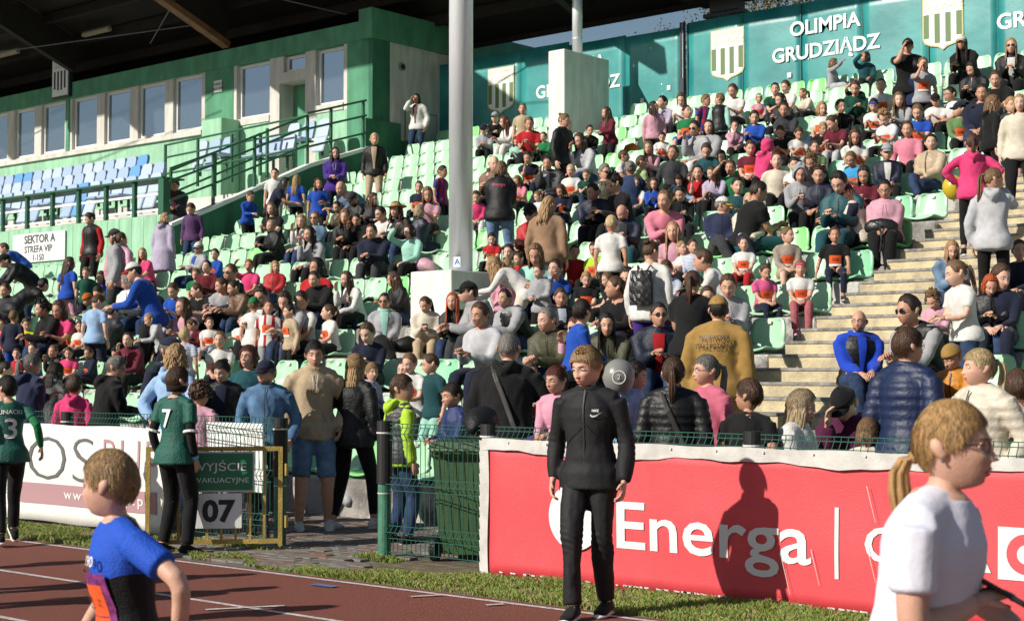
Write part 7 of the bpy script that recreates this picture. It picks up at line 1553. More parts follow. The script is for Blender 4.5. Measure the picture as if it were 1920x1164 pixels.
def headwear(kind):
    if kind in _HW: return _HW[kind]
    mb = MB(); n = 28
    def dome(th1, off, z0=0, nt=8, tilt=0.):
        V = []; F = []; ph = np.linspace(-np.pi, np.pi, n, endpoint=False)
        for i in range(nt+1):
            th = th1*i/nt*(1-.0*np.cos(ph)); P = head_surface(np.clip(th+tilt*np.cos(ph)*i/nt, 0, 3), ph, 0); N = P/np.linalg.norm(P, axis=-1, keepdims=True); V.append(P+N*off)
        V = np.concatenate(V); F = [(i*n+j, (i+1)*n+j, (i+1)*n+(j+1) % n, i*n+(j+1) % n) for i in range(nt) for j in range(n)]
        rim = V[-n:]*np.array([.93, .93, 1]); b = len(V); V = np.vstack([V, rim]); F += [(nt*n+j, b+j, b+(j+1) % n, nt*n+(j+1) % n) for j in range(n)]
        mb.add(V, F)
    if kind in ('cap', 'visor'):
        if kind == 'cap': dome(1.22, .020)
        else:
            ph = np.linspace(-np.pi, np.pi, n, endpoint=False); a = head_surface(np.full(n, 1.0), ph, 0)*1.10; b = head_surface(np.full(n, 1.24), ph, 0)*1.10; mb.add(np.vstack([a, b]), [(j, n+j, n+(j+1) % n, (j+1) % n) for j in range(n)])
        V = []; m = 11
        for i in range(m):
            a = -1.15+2.3*i/(m-1); x = math.sin(a)*.079; y0_ = -math.cos(a)*.100; V += [(x, y0_, .047-.010*(1-math.cos(a))*2), (x*.92, y0_-.070*math.cos(a)**.6 if math.cos(a) > 0 else y0_, .030-.018*abs(math.sin(a)))]
        V2 = [(x, y, z-.005) for x, y, z in V]; k = len(V); F = [(2*i, 2*i+2, 2*i+3, 2*i+1) for i in range(m-1)]+[(k+2*i, k+2*i+1, k+2*i+3, k+2*i+2) for i in range(m-1)]+[(2*i+1, 2*i+3, k+2*i+3, k+2*i+1) for i in range(m-1)]
        mb.add(V+V2, F, 1)
        if kind == 'cap': v, f = ball((0, 0, .142), .007, np.random.default_rng(1)); mb.add(v, f)
    elif kind == 'bean': dome(1.36, .018, tilt=-.06); 
    elif kind == 'band':
        ph = np.linspace(-np.pi, np.pi, n, endpoint=False); a = head_surface(np.full(n, .92), ph, 0)*1.13; b = head_surface(np.full(n, 1.18), ph, 0)*1.14; mb.add(np.vstack([a, b]), [(j, n+j, n+(j+1) % n, (j+1) % n) for j in range(n)])
    elif kind == 'hat':
        dome(1.15, .024); mb.v = [(x, y, z if z < .1 else .1+(z-.1)*.9) for x, y, z in mb.v]
        V = []; 
        for r, z in ((.085, .055), (.135, .050), (.165, .062)):
            for j in range(n): a = 2*math.pi*j/n; V.append((math.cos(a)*r, math.sin(a)*r*1.12, z+.012*math.cos(2*a)*(r > .15)))
        mb.add(V, [(i*n+j, i*n+(j+1) % n, (i+1)*n+(j+1) % n, (i+1)*n+j) for i in range(2) for j in range(n)], 1)
    elif kind == 'hood':
        V = []; F = []; ph = np.linspace(-np.pi, np.pi, n, endpoint=False); nt = 12
        lim = np.interp(np.abs(ph), [0, .5, .9, 1.3, 1.8, np.pi], [.72, .85, 1.3, 2.2, 2.35, 2.35])
        for i in range(nt+1):
            th = lim*i/nt; P = head_surface(th, ph, 0); N = P/np.linalg.norm(P, axis=-1, keepdims=True); V.append(P+N*(.030+.008*np.sin(th*7+ph*3)[:, None]))
        V = np.concatenate(V); F = [(i*n+j, (i+1)*n+j, (i+1)*n+(j+1) % n, i*n+(j+1) % n) for i in range(nt) for j in range(n)]
        rim = V[-n:]*.90; b = len(V); V = np.vstack([V, rim]); F += [(nt*n+j, b+j, b+(j+1) % n, nt*n+(j+1) % n) for j in range(n)]
        mb.add(V, F)
    o = mk(kind, mb.v, mb.f, [M_OFFW, M_OFFW], None, mb.m, True); me = o.data; bpy.data.objects.remove(o); _HW[kind] = me; return me
def glasses_mesh(kind):
    if kind in _HW: return _HW[kind]
    mb = MB()
    for sx in (-1, 1):
        pts = [(sx*.031+math.cos(a)*.023, -.104+.004*math.cos(a)**2+.012*abs(sx*.031+math.cos(a)*.023)/.054, .003+math.sin(a)*.019) for a in np.linspace(0, 2*math.pi, 13)]
        mb.tube(pts, .0016 if kind == 'gl' else .0022, n=5)
        if kind == 'sg': mb.add([(x, y+.001, z) for x, y, z in pts[:-1]], [tuple(range(12))], 1)
        mb.tube([(sx*.054, -.092, .008), (sx*.074, -.05, .008), (sx*.079, .0, .004)], .0018, n=5)
    mb.tube([(-.009, -.106, .006), (0, -.109, .009), (.009, -.106, .006)], .0018, n=5)
    o = mk(kind, mb.v, mb.f, [M_DARKST, mat('sunglass_lens', (.01, .01, .015), .08, 0, spec=1)], None, mb.m, True); me = o.data; bpy.data.objects.remove(o); _HW[kind] = me; return me
# ------------------------------------------------------------- colours
CL = dict(wh='E4E2DE', bk='141416', nv='1C2238', nb='2B3350', nb2='1B2A4E', nb3='20294F', bl='1E4FB4', bl2='2A3A6A', bl3='1F49C8', lb='9FC0E6', lb2='3FA0D8', gy='A8A8AC', lg='C4C4C8', dg='3C3D42', be='C2AC8E', cr='DDD3C0',
          br='7A5B48', rd='B81E26', dr='641820', pk='E88AA0', pk2='D06C84', hp='E8457E', hp2='E06094', lp='D8A3B4', lp2='E0A0B6', pu='5C3A66', pu2='4A2C8C', mr='6A2032', mr2='52163A', gr='1E7A48', dg2='145040', dgn='123C30', ol='4B4A34', ol2='6A8A58',
          ye='DCE02A', oc='8A7340', oc2='D0861E', tn='A08066', tn2='1C4A50', tg='1B5058', mt='A8DCCB', dn='37496A', dn2='7C97B4', lj='7894B8', dm='6488AE', li='B8AEC6', tan='A88448', lm='B8E040', lm2='B9CC8E', st='C8CED8', st2='D0D0D0', rw='A01C22', wn='DCDCE0', fc='A01830', pl='4A6080', tp='A49488', nz='1B2436', vr='B4646C', **{'or': 'C86A20'})
HCOL = dict(sb='AC8656', k='17120F', d='2A1C14', n='4A3322', t='735739', y='A08058', w='BCA478', r='8A3C22', g='77726C', a='5A2C20', o='A34A22', o2='A8481C', r2='5C2E1E', y2='A08C6E', v='998060')
def cloth(code, kind='t'):
    base = hexc(CL.get(code, 'A0A0A0')); key = 'cloth_%s_%s' % (code, kind)
    if key in _M: return _M[key]
    if code == 'fc': return stripes(key, hexc('1B2A78'), hexc('A01830'), .09, 'X')
    if code == 'st': return stripes(key, hexc('CCD2DC'), hexc('8A94AC'), .028, 'Z')
    if code == 'rw': return stripes(key, hexc('A81C24'), hexc('D8D4D0'), .16, 'X', .35)
    if code == 'pl': return plaid(key)
    if code in ('dn', 'lj', 'dm', 'dn2'): return mat(key, tuple(c*.8 for c in base), .85, 0, .5, 180, .30, 9, spec=.2)
    if kind in ('p', 'v'): return mat(key, tuple(c*.82 for c in base), .50, 0, .35, 30, .10, 12, spec=.45)
    if kind == 'j': return mat(key, tuple(c*.85 for c in base), .55, 0, .4, 60, .10, 10, spec=.4)
    return mat(key, tuple(c*.82 for c in base), .85, 0, .22, 95, .10, 14, spec=.25, sheen=.1)
def stripes(key, a, b, w, ax, duty=.5):
    m = mat(key, a, .8, 0, .3, 80); n = m.node_tree.nodes; l = m.node_tree.links; tc = n.new('ShaderNodeTexCoord'); sx = n.new('ShaderNodeSeparateXYZ'); l.new(tc.outputs['Object'], sx.inputs[0])
    mt = n.new('ShaderNodeMath'); mt.operation = 'MODULO'; ad = n.new('ShaderNodeMath'); ad.inputs[1].default_value = 10; l.new(sx.outputs[ax], ad.inputs[0]); l.new(ad.outputs[0], mt.inputs[0]); mt.inputs[1].default_value = w
    gt = n.new('ShaderNodeMath'); gt.operation = 'GREATER_THAN'; gt.inputs[1].default_value = w*duty; l.new(mt.outputs[0], gt.inputs[0])
    mx = n.new('ShaderNodeMix'); mx.data_type = 'RGBA'; l.new(gt.outputs[0], mx.inputs[0]); mx.inputs[6].default_value = (*a, 1); mx.inputs[7].default_value = (*b, 1); l.new(mx.outputs[2], n['Principled BSDF'].inputs['Base Color']); return m
def plaid(key):
    m = mat(key, hexc('4A6080'), .85, 0, .3, 80); n = m.node_tree.nodes; l = m.node_tree.links; tc = n.new('ShaderNodeTexCoord')
    c = n.new('ShaderNodeTexChecker'); c.inputs['Scale'].default_value = 22; c.inputs[1].default_value = (*hexc('20304C'), 1); c.inputs[2].default_value = (*hexc('7C94B0'), 1); l.new(tc.outputs['Object'], c.inputs[0])
    nz = n.new('ShaderNodeTexNoise'); nz.inputs['Scale'].default_value = 30; mx = n.new('ShaderNodeMix'); mx.data_type = 'RGBA'; l.new(nz.outputs[0], mx.inputs[0]); l.new(c.outputs[0], mx.inputs[6]); mx.inputs[7].default_value = (*hexc('3A4E6C'), 1); l.new(mx.outputs[2], n['Principled BSDF'].inputs['Base Color']); return m
def hairmat(c):
    base = hexc(HCOL.get(c, '4A3322')); return mat('hair_'+c, base, .48, 0, .5, 60, .38, 30, spec=.4, stretch=(3, 3, .35))
SKIN = [mat('skin_%d' % i, c, .52, 0, .12, 140, .07, 18, spec=.4, ss=.12) for i, c in enumerate([(.62, .36, .26), (.56, .31, .215), (.66, .40, .30), (.50, .265, .175), (.60, .335, .24)])]
LIP = mat('lips', (.46, .15, .13), .45); LIPF = mat('lips_rose', (.50, .11, .11), .4)
EYEW = mat('eye_white', (.60, .58, .56), .25); IRIS = mat('iris_dark', (.03, .025, .02), .15)
M_BIBO = mat('bib_orange', (.78, .11, .022), .6, 0, .1, 40); M_BIBW = mat('bib_white', (.78, .77, .76), .6); M_BIBP = mat('bib_purple', (.20, .03, .16), .6, var=.6, vscale=40)
def patch(J, h0, h1, x0, x1, off, m, parent, name, side=-1, n=8, vh=None):
    V = []; F = []; nh = 5
    for j in range(nh+1):
        h = h0+(h1-h0)*j/nh; a, b = (x0, x1) if vh is None else vh(h)
        for i in range(n+1): V.append(tor_at(J, h, a+(b-a)*i/n, side, off))
    for j in range(nh):
        for i in range(n): a = j*(n+1)+i; F.append((a, a+1, a+n+2, a+n+1) if side < 0 else (a, a+n+1, a+n+2, a+1))
    o = mk(name, V, F, m, parent, smooth=True); return o
def patch_text(J, s, h, xw, hh, off, m, parent, side=-1, name='lettering', spacing=1):
    me = text_data(s, .1, spacing, .001, extrude=0).copy(); me.materials.clear(); me.materials.append(m)
    xs_ = [v.co.x for v in me.vertices]; ys_ = [v.co.y for v in me.vertices]; a, b, c, d = min(xs_), max(xs_), min(ys_), max(ys_)
    for v in me.vertices:
        x = ((v.co.x-a)/(b-a)-.5)*xw*(1 if side < 0 else -1); z = h+((v.co.y-c)/(d-c)-.5)*hh
        v.co = Vector(tor_at(J, z, x, side, off))
    o = bpy.data.objects.new(name, me); COL.objects.link(o); o.parent = parent; return o
GOFF = dict(u=.005, t=.014, l=.016, h=.024, j=.026, p=.028, v=.034, c=.030, tr=.022, q=.03)
GNAME = dict(u='undershirt', t='t_shirt', l='sweater', h='hoodie', j='jacket', p='puffer_jacket', v='vest', c='coat', tr='track_jacket', q='quilted_jacket', fj='jacket', W='trousers', T='trousers', S='shorts', G='leggings')
def person(d, res=0, over=None, okey='', label=None, hs_=1):
    """d: dict(b, pose, yaw, hy, hp, s, X, Y, Z, hair, top, bot, ext)"""
    me, J, HR, hc = body_mesh(d['pose'], d['b'], d['hy'], d['hp'], res, over, okey); B = J['B']
    root = empty('person', (d['X'], d['Y'], d['Z']), R_(d['yaw'])); root.scale = (d['s'],)*3
    tag(root, label or d['label'], 'person', d.get('group'))
    i = d.get('seed', 0); ext = d['ext'].split(',') if d['ext'] != '-' else []
    ex = {e.split(':')[0]: (e.split(':')[1] if ':' in e else 1) for e in ext}
    hst, hcol = d['hair'].split(':')
    hm = hairmat(hcol if not (hst == 'hood') else 'n')
    sk = SKIN[(i*7) % 5] if d['pose'] else SKIN[0]
    inst('body', me, root, mats=[sk, LIPF if d['b'] in 'wW' else LIP, EYEW, IRIS, hairmat({'y': 't', 'w': 't', 'g': 'g'}.get(hcol, hcol) if hcol in HCOL else 'n')])
    hq = Matrix.LocRotScale(Vector(hc), Matrix(HR.tolist()).to_quaternion(), Vector((B['hf'],)*3))
    def onhead(name, m_, mats):
        o = inst(name, m_, root, mats=mats); o.matrix_local = hq; return o
    if hst == 'hood': onhead('hood', headwear('hood'), [cloth(hcol, 'h'), None]); onhead('hair', hair_mesh('s', i, res), [hairmat('n')])
    elif hst != 'z':
        stl = {'l': 'L' if i % 2 else 'l'}.get(hst, hst)
        if hst == 'c' and d['b'] in 'wW' and hcol in ('a', 't', 'y') and 'cap' not in ex: stl = 'C'
        onhead('hair', hair_mesh(stl, i, res), [hm])
    if 'cap' in ex:
        c = ex['cap']; c1, c2 = {'rdw': ('rd', 'wh'), 'wy': ('wh', 'ye'), 'tan': ('tan', 'tan')}.get(c, (c, c)); onhead('cap', headwear('cap'), [cloth(c1, 'cap') if c != 'rdw' else cloth('wh', 'cap'), cloth(c2 if c != 'rdw' else 'rd', 'cap')])
    if 'visor' in ex: onhead('visor', headwear('visor'), [cloth('be', 'cap'), cloth('be', 'cap')])
    if 'bean' in ex: onhead('beanie', headwear('bean'), [cloth(ex['bean'], 'cap'), None])
    if 'band' in ex: onhead('headband', headwear('band'), [cloth(ex['band'], 'cap'), None])
    if 'hat' in ex: onhead('hat', headwear('hat'), [mat('hat_tan', (.42, .23, .10), .8), mat('hat_tan', (.42, .23, .10), .8)])
    if 'gl' in ex: onhead('glasses', glasses_mesh('gl'), None)
    if 'sg' in ex: onhead('sunglasses', glasses_mesh('sg'), None)
    if 'beard' in ex:
        k_ = 'beard_mesh'
        if k_ not in _HW:
            TH, PH = np.meshgrid(np.linspace(2.12, 2.95, 10), np.linspace(-1.3, 1.3, 20), indexing='ij'); P = head_surface(TH, PH, 1); P = P+P/np.linalg.norm(P, axis=-1, keepdims=True)*(.005+RNG.uniform(0, .003, TH.shape))[..., None]
            o_ = mk('b', P.reshape(-1, 3), [(a*20+b, a*20+b+1, a*20+b+21, a*20+b+20) for a in range(9) for b in range(19) if not (a < 2 and 6 < b < 12)], M_OFFW, smooth=True); _HW[k_] = o_.data; bpy.data.objects.remove(o_)
        onhead('beard', _HW[k_], [hairmat(ex['beard'])])
    tops = d['top'].split(','); kinds = []; maxoff = 0
    for q, t in enumerate(tops):
        k, c = t.split(':')
        if k == 'f':   # shirt showing in the open front
            off = maxoff+.006
            wf_ = .8 if kinds and kinds[-1] == 'v' else 1.0
            patch(J, .02, .49, 0, 0, off, cloth(c, 't'), root, 'shirt_front', vh=lambda h: (-wf_*(.018+.040*smst((h-.05)/.4)), wf_*(.018+.040*smst((h-.05)/.4))))
            continue
        kk = {'q': 'j', 'fj': 'j'}.get(k, k); g = garment(kk, d['pose'], d['b'], res, over, okey)
        o = inst(GNAME.get(k, 'top'), g, root, mats=[cloth(c, {'q': 'j'}.get(k, k))]); kinds.append(k); maxoff = max(maxoff, GOFF.get(kk, .02))
        if k == 'h' and not any(tt.startswith(('v:', 'f:')) for tt in tops):
            for sx_ in (-.022, .022):
                mb = MB(); mb.tube([tor_at(J, h_, sx_*(1+.3*math.sin(i+h_*20)), -1, maxoff+.008) for h_ in (.46, .41, .36, .32)], .0028, n=4); mb.build('drawstring', M_OFFW if c in ('be', 'gy', 'mr', 'pu2') else cloth(c, 't'), root)
            mb = MB(); mb.tube([tor_at(J, h_, x_, -1, maxoff+.007) for h_, x_ in ((.03, -.11), (.12, -.07), (.125, 0), (.12, .07), (.03, .11))], .003, n=4); mb.build('pocket_seam', cloth(c, 'h'), root)
        if k in ('p', 'v') and not any(tt.startswith('f:') for tt in tops):
            patch(J, -.02, .50, -.006, .006, maxoff+.012, M_DARKST, root, 'zip')
        if k == 'tr' or k == 'j' and q == 0 and not any(tt.startswith('f:') for tt in tops):
            patch(J, -.02, .50, -.004, .004, maxoff+.007, M_DARKST if c not in ('bk',) else mat('zip_grey', (.12, .12, .13), .4, .4), root, 'zip')
        if k == 'tr':
            for ii in (0, 1):
                a, b, w = J['sho'][ii], J['elb'][ii], J['wri'][ii]; sg_ = -1 if ii == 0 else 1
                for z in (-.012, 0, .012):
                    mb = MB(); of = V3(sg_*.060, z, .012)
                    pts = [a+of+V3(0, 0, .03), a*.5+b*.5+of*1.05, b+of*1.0, b*.5+w*.5+of*.95, w+of*.75]; mb.tube(pts, .0035, n=4); mb.build('sleeve_stripe', M_WHITE, root)
    bk, bc = d['bot'].split(':')
    inst(GNAME[bk], garment(bk, d['pose'], d['b'], res, over, okey), root, mats=[cloth(bc, bk)])
    sc_ = ['wh', 'bk', 'gy', 'bk', 'wh', 'hp', 'nv'][i % 7] if d['b'] not in 'mn' else ['bk', 'wh', 'bk', 'gy'][i % 4]
    if 'shoe' in ex: sc_ = ex['shoe']
    for ii in (0, 1):
        a = J['ank'][ii]; kn = J['knee'][ii]; rx = 0
        o = inst('shoe', SHOE[min(1, res)], root, tuple(a+V3(0, -.005, -.085)), mats=[cloth(sc_, 'cap'), M_WHITE if sc_ != 'wh' else M_OFFW, M_WHITE])
        if d['pose'] in ('TW', 'TR') and ii == 0: o.rotation_euler = (R_(-38 if d['pose'] == 'TR' else -30), 0, 0)
    if 'bib' in ex and not any(t.startswith('f:') for t in tops):
        h0 = .17+.02*math.sin(i); of = maxoff+.013; xo = .01*math.sin(i*3)
        e = patch(J, h0, h0+.155, -.105+xo, .105+xo, of, M_BIBO, root, 'race_bib'); patch(J, h0-.035, h0, -.105+xo, .105+xo, of, M_BIBW, e, 'white_strip')
        patch_text(J, str(2000+(i*37) % 400), h0+.08, .11, .055, of+.002, mat('bib_print_dark', (.12, .02, .02), .6), e, name='number')
    if 'print' in ex: patch_text(J, 'RUN', .30, .17, .07, maxoff+.012, M_WHITE, root)
    if 'nose' in ex: patch_text(J, 'FILA', .31, .15, .045, maxoff+.012, cloth('tn', 't'), root)
    if 'script' in ex: patch_text(J, 'Voyage', .36, .20, .07, maxoff+.012, mat('script_red', (.5, .04, .10), .6), root, side=1)
    if k_firefighter(kinds): patch_text(J, 'PAŃSTWOWA', .40, .27, .055, maxoff+.026, M_DARKST, root, side=1); patch_text(J, 'STRAŻ POŻARNA', .325, .34, .055, maxoff+.026, M_DARKST, root, side=1)
    if 'lanyard' in ex:
        patch(J, .20, .45, -.03, -.022, maxoff+.012, M_WHITE, root, 'lanyard'); patch(J, .10, .20, -.05, 0, maxoff+.014, cloth('rd', 't'), root, 'badge')
    if 'scarf' in ex or 'fur' in ex:
        nb = J['nb']; rr_ = .030 if 'scarf' in ex else .045; mb = MB(); L = 15
        ring_ = np.array([nb+V3(math.cos(a)*.075, math.sin(a)*.07+(0 if 'scarf' in ex else .03), .015+.02*math.sin(a)+RNG.uniform(-.006, .006)) for a in np.linspace(0, 2*math.pi*1.05, L)])
        mb.tube(ring_, [rr_*RNG.uniform(.85, 1.15) for _ in range(L)], n=10, ref=(0, 0, 1)); mb.build('scarf' if 'scarf' in ex else 'fur_collar', cloth(ex['scarf'], 'l') if 'scarf' in ex else mat('fur_brown', (.16, .11, .07), .95, bump=1, bscale=90, var=.4, vscale=60), root, smooth=True)
    if 'strap' in ex:
        mb = MB(); pts = [tor_at(J, .49-.5*t, .09-.22*t, 1, maxoff+.012) for t in np.linspace(0, 1, 8)]; mb.tube(pts, .018, .004, 6, ref=(1, 0, 0)); mb.build('bag_strap', mat('strap_dark', (.035, .032, .03), .6), root)
    if 'wt' in ex:
        pass
    # held or carried things are things of their own
    Wm = Matrix.Translation((d['X'], d['Y'], d['Z']))@Matrix.Rotation(R_(d['yaw']), 4, 'Z')@Matrix.Scale(d['s'], 4)
    if 'phone' in ex:
        w = (J['wri'][0]+J['wri'][1])/2 if d['pose'] in ('S2', 'T2') else J['wri'][0]; p = Wm@Vector(w+V3(.0, -.08, .03))
        mb = MB(); mb.box(-.036, .036, -.004, .004, -.075, .075, bev=.003); mb.box(-.032, .032, -.0055, -.0045, -.07, .07, 1); o = mb.build('phone', [M_BLACKP, mat('phone_screen', (.04, .05, .06), .1)], loc=p, rot=(R_(-50), 0, R_(d['yaw']))); tag(o, 'dark phone held by the '+' '.join(d['label'].replace(',', '').split()[:10]), 'phone')
    if 'backpack' in ex:
        e = empty('backpack', Wm@Vector(tor_at(J, .22, 0, 1, .08)), R_(d['yaw'])); tag(e, 'black quilted backpack on the back of the woman in white and purple', 'backpack')
        mb = MB(); nn = 9; V = []; F = []
        for j in range(nn+1):
            for k2 in range(nn+1):
                x = -.13+.26*k2/nn; z = -.19+.38*j/nn; u_, v_ = k2/nn*6, j/nn*8; q = .012*abs(math.sin(math.pi*(u_+v_)/2))*abs(math.sin(math.pi*(u_-v_)/2)); V.append((x*(1-.1*max(0, z/.19)), .04+q+.03*(1-(x/.13)**2)+.02*(1-(z/.19)**2), z))
        for j in range(nn):
            for k2 in range(nn): a = j*(nn+1)+k2; F.append((a, a+nn+1, a+nn+2, a+1))
        mb.box(-.125, .125, -.03, .045, -.185, .185, bev=.02); mb.add(V, F); mb.build('bag', mat('leather_black', (.014, .014, .015), .32, 0, .3, 60, spec=.6), e)
        for sx in (-1, 1):
            m2 = MB(); m2.tube([(sx*.05, .0, .18), (sx*.075, -.05, .25), (sx*.09, -.13, .20)], .012, .004, 6); m2.build('strap', _M['leather_black'], e)
    if 'handbag' in ex:
        e = empty('handbag', Wm@Vector((-.02, -.30, .23)), R_(d['yaw'])); tag(e, 'black leather handbag on the lap of the woman in pale pink hoodie', 'handbag')
        mb = MB(); mb.tube([(-.19, 0, 0), (-.12, -.01, .01), (0, -.02, .02), (.12, -.01, .01), (.19, 0, 0)], [.03, .06, .075, .06, .03], [.05, .09, .1, .09, .05], 10, ref=(0, 1, 0)); mb.build('bag', mat('leather_black', (.014, .014, .015), .32, 0, .3, 60, spec=.6), e, smooth=True)
        m2 = MB(); m2.tube([(-.15, 0, .06), (-.1, -.08, .09), (0, -.14, .02), (.02, -.16, -.15), (.0, -.15, -.3)], .012, .005, 6); m2.build('strap', _M['leather_black'], e)
    return root, J, HR, hc
def k_firefighter(k): return 'fj' in k
# ---------------------------------------------------------------- the crowd
FIELDS = ('b', 'pose', 'yaw', 'hy', 'hp', 's', 'X', 'Y', 'Z', 'hair', 'top', 'bot', 'ext', 'short', 'label')
for _i, row in enumerate(CROWD):
    d = dict(zip(FIELDS, row)); d['seed'] = _i; d['group'] = 'spectators in the stand'
    res = 1 if d['Y'] < 11.0 else 0
    person(d, res=res)
# ---------------------------------------------------------------- people close to the camera
def zsplit(key, top, low, z, soft=.01, extra=None):
    m = mat(key, top, .7, 0, .35, 120, spec=.3); n = m.node_tree.nodes; l = m.node_tree.links; tc = n.new('ShaderNodeTexCoord'); sx = n.new('ShaderNodeSeparateXYZ'); l.new(tc.outputs['Object'], sx.inputs[0])
    # the lower panel rises towards the sides like a raglan cut
    ab = n.new('ShaderNodeMath'); ab.operation = 'ABSOLUTE'; l.new(sx.outputs['X'], ab.inputs[0]); ml = n.new('ShaderNodeMath'); ml.operation = 'MULTIPLY_ADD'; l.new(ab.outputs[0], ml.inputs[0]); ml.inputs[1].default_value = -.35; l.new(sx.outputs['Z'], ml.inputs[2])
    lt = n.new('ShaderNodeMath'); lt.operation = 'LESS_THAN'; l.new(ml.outputs[0], lt.inputs[0]); lt.inputs[1].default_value = z
    xl = n.new('ShaderNodeMath'); xl.operation = 'LESS_THAN'; l.new(ab.outputs[0], xl.inputs[0]); xl.inputs[1].default_value = .19
    a = n.new('ShaderNodeMath'); a.operation = 'MULTIPLY'; l.new(lt.outputs[0], a.inputs[0]); l.new(xl.outputs[0], a.inputs[1])
    # black shoulder yoke at the back
    yb = n.new('ShaderNodeMath'); yb.operation = 'GREATER_THAN'; l.new(sx.outputs['Y'], yb.inputs[0]); yb.inputs[1].default_value = -.02
    mxm = n.new('ShaderNodeMath'); mxm.operation = 'MAXIMUM'; l.new(a.outputs[0], mxm.inputs[0])
    zz = n.new('ShaderNodeMath'); zz.operation = 'GREATER_THAN'; l.new(sx.outputs['Z'], zz.inputs[0]); zz.inputs[1].default_value = 1.36
    x2 = n.new('ShaderNodeMath'); x2.operation = 'LESS_THAN'; l.new(ab.outputs[0], x2.inputs[0]); x2.inputs[1].default_value = .15
    p = n.new('ShaderNodeMath'); p.operation = 'MULTIPLY'; l.new(yb.outputs[0], p.inputs[0]); l.new(zz.outputs[0], p.inputs[1]); p2 = n.new('ShaderNodeMath'); p2.operation = 'MULTIPLY'; l.new(p.outputs[0], p2.inputs[0]); l.new(x2.outputs[0], p2.inputs[1]); l.new(p2.outputs[0], mxm.inputs[1])
    mx = n.new('ShaderNodeMix'); mx.data_type = 'RGBA'; l.new(mxm.outputs[0], mx.inputs[0]); mx.inputs[6].default_value = (*top, 1); mx.inputs[7].default_value = (*low, 1); l.new(mx.outputs[2], n['Principled BSDF'].inputs['Base Color']); return m
_M['cloth_bb_t'] = zsplit('blue_black_shirt', hexc('1F50BC'), hexc('101013'), 1.20)
_M['cloth_js_t'] = mat('jersey_green', (.012, .095, .070), .6, 0, .4, 70, .12, 12, spec=.35)
_M['cloth_hw_t'] = mat('tee_bluish_white', (.68, .68, .77), .8, 0, .08, 70, .03, 5, spec=.25)
_M['cloth_bt_j'] = mat('tracksuit_black', (.012, .012, .014), .72, 0, .25, 14, .15, 9, spec=.35)
_M['cloth_bt_W'] = _M['cloth_bt_j']
def hero(row, label, over=None, okey='', res=2):
    d = dict(zip(FIELDS, row)); d['label'] = label; d['seed'] = d.get('seed', 0); return person(d, res, over, okey)+(d,)
# boy in the black tracksuit
r, J, HR, hc, d = hero(HERO['track'], 'blond boy in black zip tracksuit standing at the track edge before the red banner', OVERS['track'], 'track')
sw = [(-.035, 0), (-.022, -.010), (-.006, -.008), (.036, .012), (-.004, -.018), (-.024, -.021), (-.036, -.012)]
V = [tor_at(J, .35+z, .085+x, -1, .026+.013) for x, z in sw]; mk('chest_logo', V, [(6, 5, 0), (0, 5, 1), (1, 5, 4), (1, 4, 2), (2, 4, 3)], M_WHITE, r)
patch_text(J, 'NIKE', .372, .045, .016, .040, M_WHITE, r); 
for ch in list(r.children):
    if ch.name.startswith('lettering'):
        for v in ch.data.vertices: v.co.x += .085
for side, z in ((-1, -1), (1, 1)):
    mb = MB(); mb.tube([J['hip'][0 if side < 0 else 1]+V3(side*.095, -.05, -.02), J['hip'][0 if side < 0 else 1]+V3(side*.10, -.03, -.10)], .003, n=5); mb.build('pocket_zip', mat('zip_grey', (.12, .12, .13), .4, .4), r)
for k in range(1):
    V = [tor_at(J, .30-abs(t)*.35, t*.30, -1, .026+.012) for t in np.linspace(-.5, .5, 13)]; mb = MB(); mb.tube(V, .0022, n=5); mb.build('chest_seam', mat('seam_black', (.03, .03, .033), .4), r)
for ii in (0, 1):   # white side mark on the shoes
    a = J['ank'][ii]; mb = MB(); mb.tube([a+V3(-.035, -.02, -.05), a+V3(-.048, -.07, -.058), a+V3(-.040, -.13, -.045)], [.003, .009, .002], n=6); mb.build('shoe_mark', M_WHITE, r)
# jersey 7
r, J, HR, hc, d = hero(HERO['seven'], 'boy in green football jersey number 7 with back turned beside the yellow gate', OVERS['seven'], 'seven')
patch_text(J, '7', .30, .10, .17, .028, M_WHITE, r, side=1)
for ii in (1, 0):
    a, b = J['sho'][ii], J['elb'][ii]; mb = MB(); p = a*.15+b*.85; q = a*.08+b*.92; mb.tube([p, q], .070, n=14, cap=.1); mb.build('sleeve_band', M_WHITE, r)
a = J['wri'][0]; e = J['elb'][0]; mb = MB(); mb.tube([a+(e-a)*.06, a+(e-a)*.18], .037, n=12, cap=.1); mb.build('wrist_watch', mat('watch_blue', (.15, .5, .65), .4), r)
mb = MB(); nb = J['hc']-J['nd']*.075+V3(0, .012, 0); mb.tube([nb-J['nd']*.024, nb+J['nd']*.030], [.088, .094], [.09, .10], 20, cap=.05); mb.build('neck_band', cloth('bk', 't'), r, smooth=True)
Wm = Matrix.Translation((d['X'], d['Y'], d['Z']))@Matrix.Rotation(R_(d['yaw']), 4, 'Z')@Matrix.Scale(d['s'], 4)
p = Wm@Vector(J['wri'][0]+V3(0, -.05, -.08)); mb = MB(); mb.tube([(-.1, 0, 0), (-.06, 0, 0), (.05, 0, 0), (.09, 0, 0), (.11, 0, 0)], [.030, .034, .034, .022, .013], n=14); mb.tube([(.105, 0, 0), (.135, 0, 0)], .016, n=12, mi=1); o = mb.build('drink_bottle', [mat('drink_red', (.40, .02, .03), .2, 0, spec=.7), M_WHITE], smooth=True, loc=p, rot=(R_(10), R_(-25), R_(40))); tag(o, 'small red drink bottle held by the boy in jersey number 7', 'bottle')
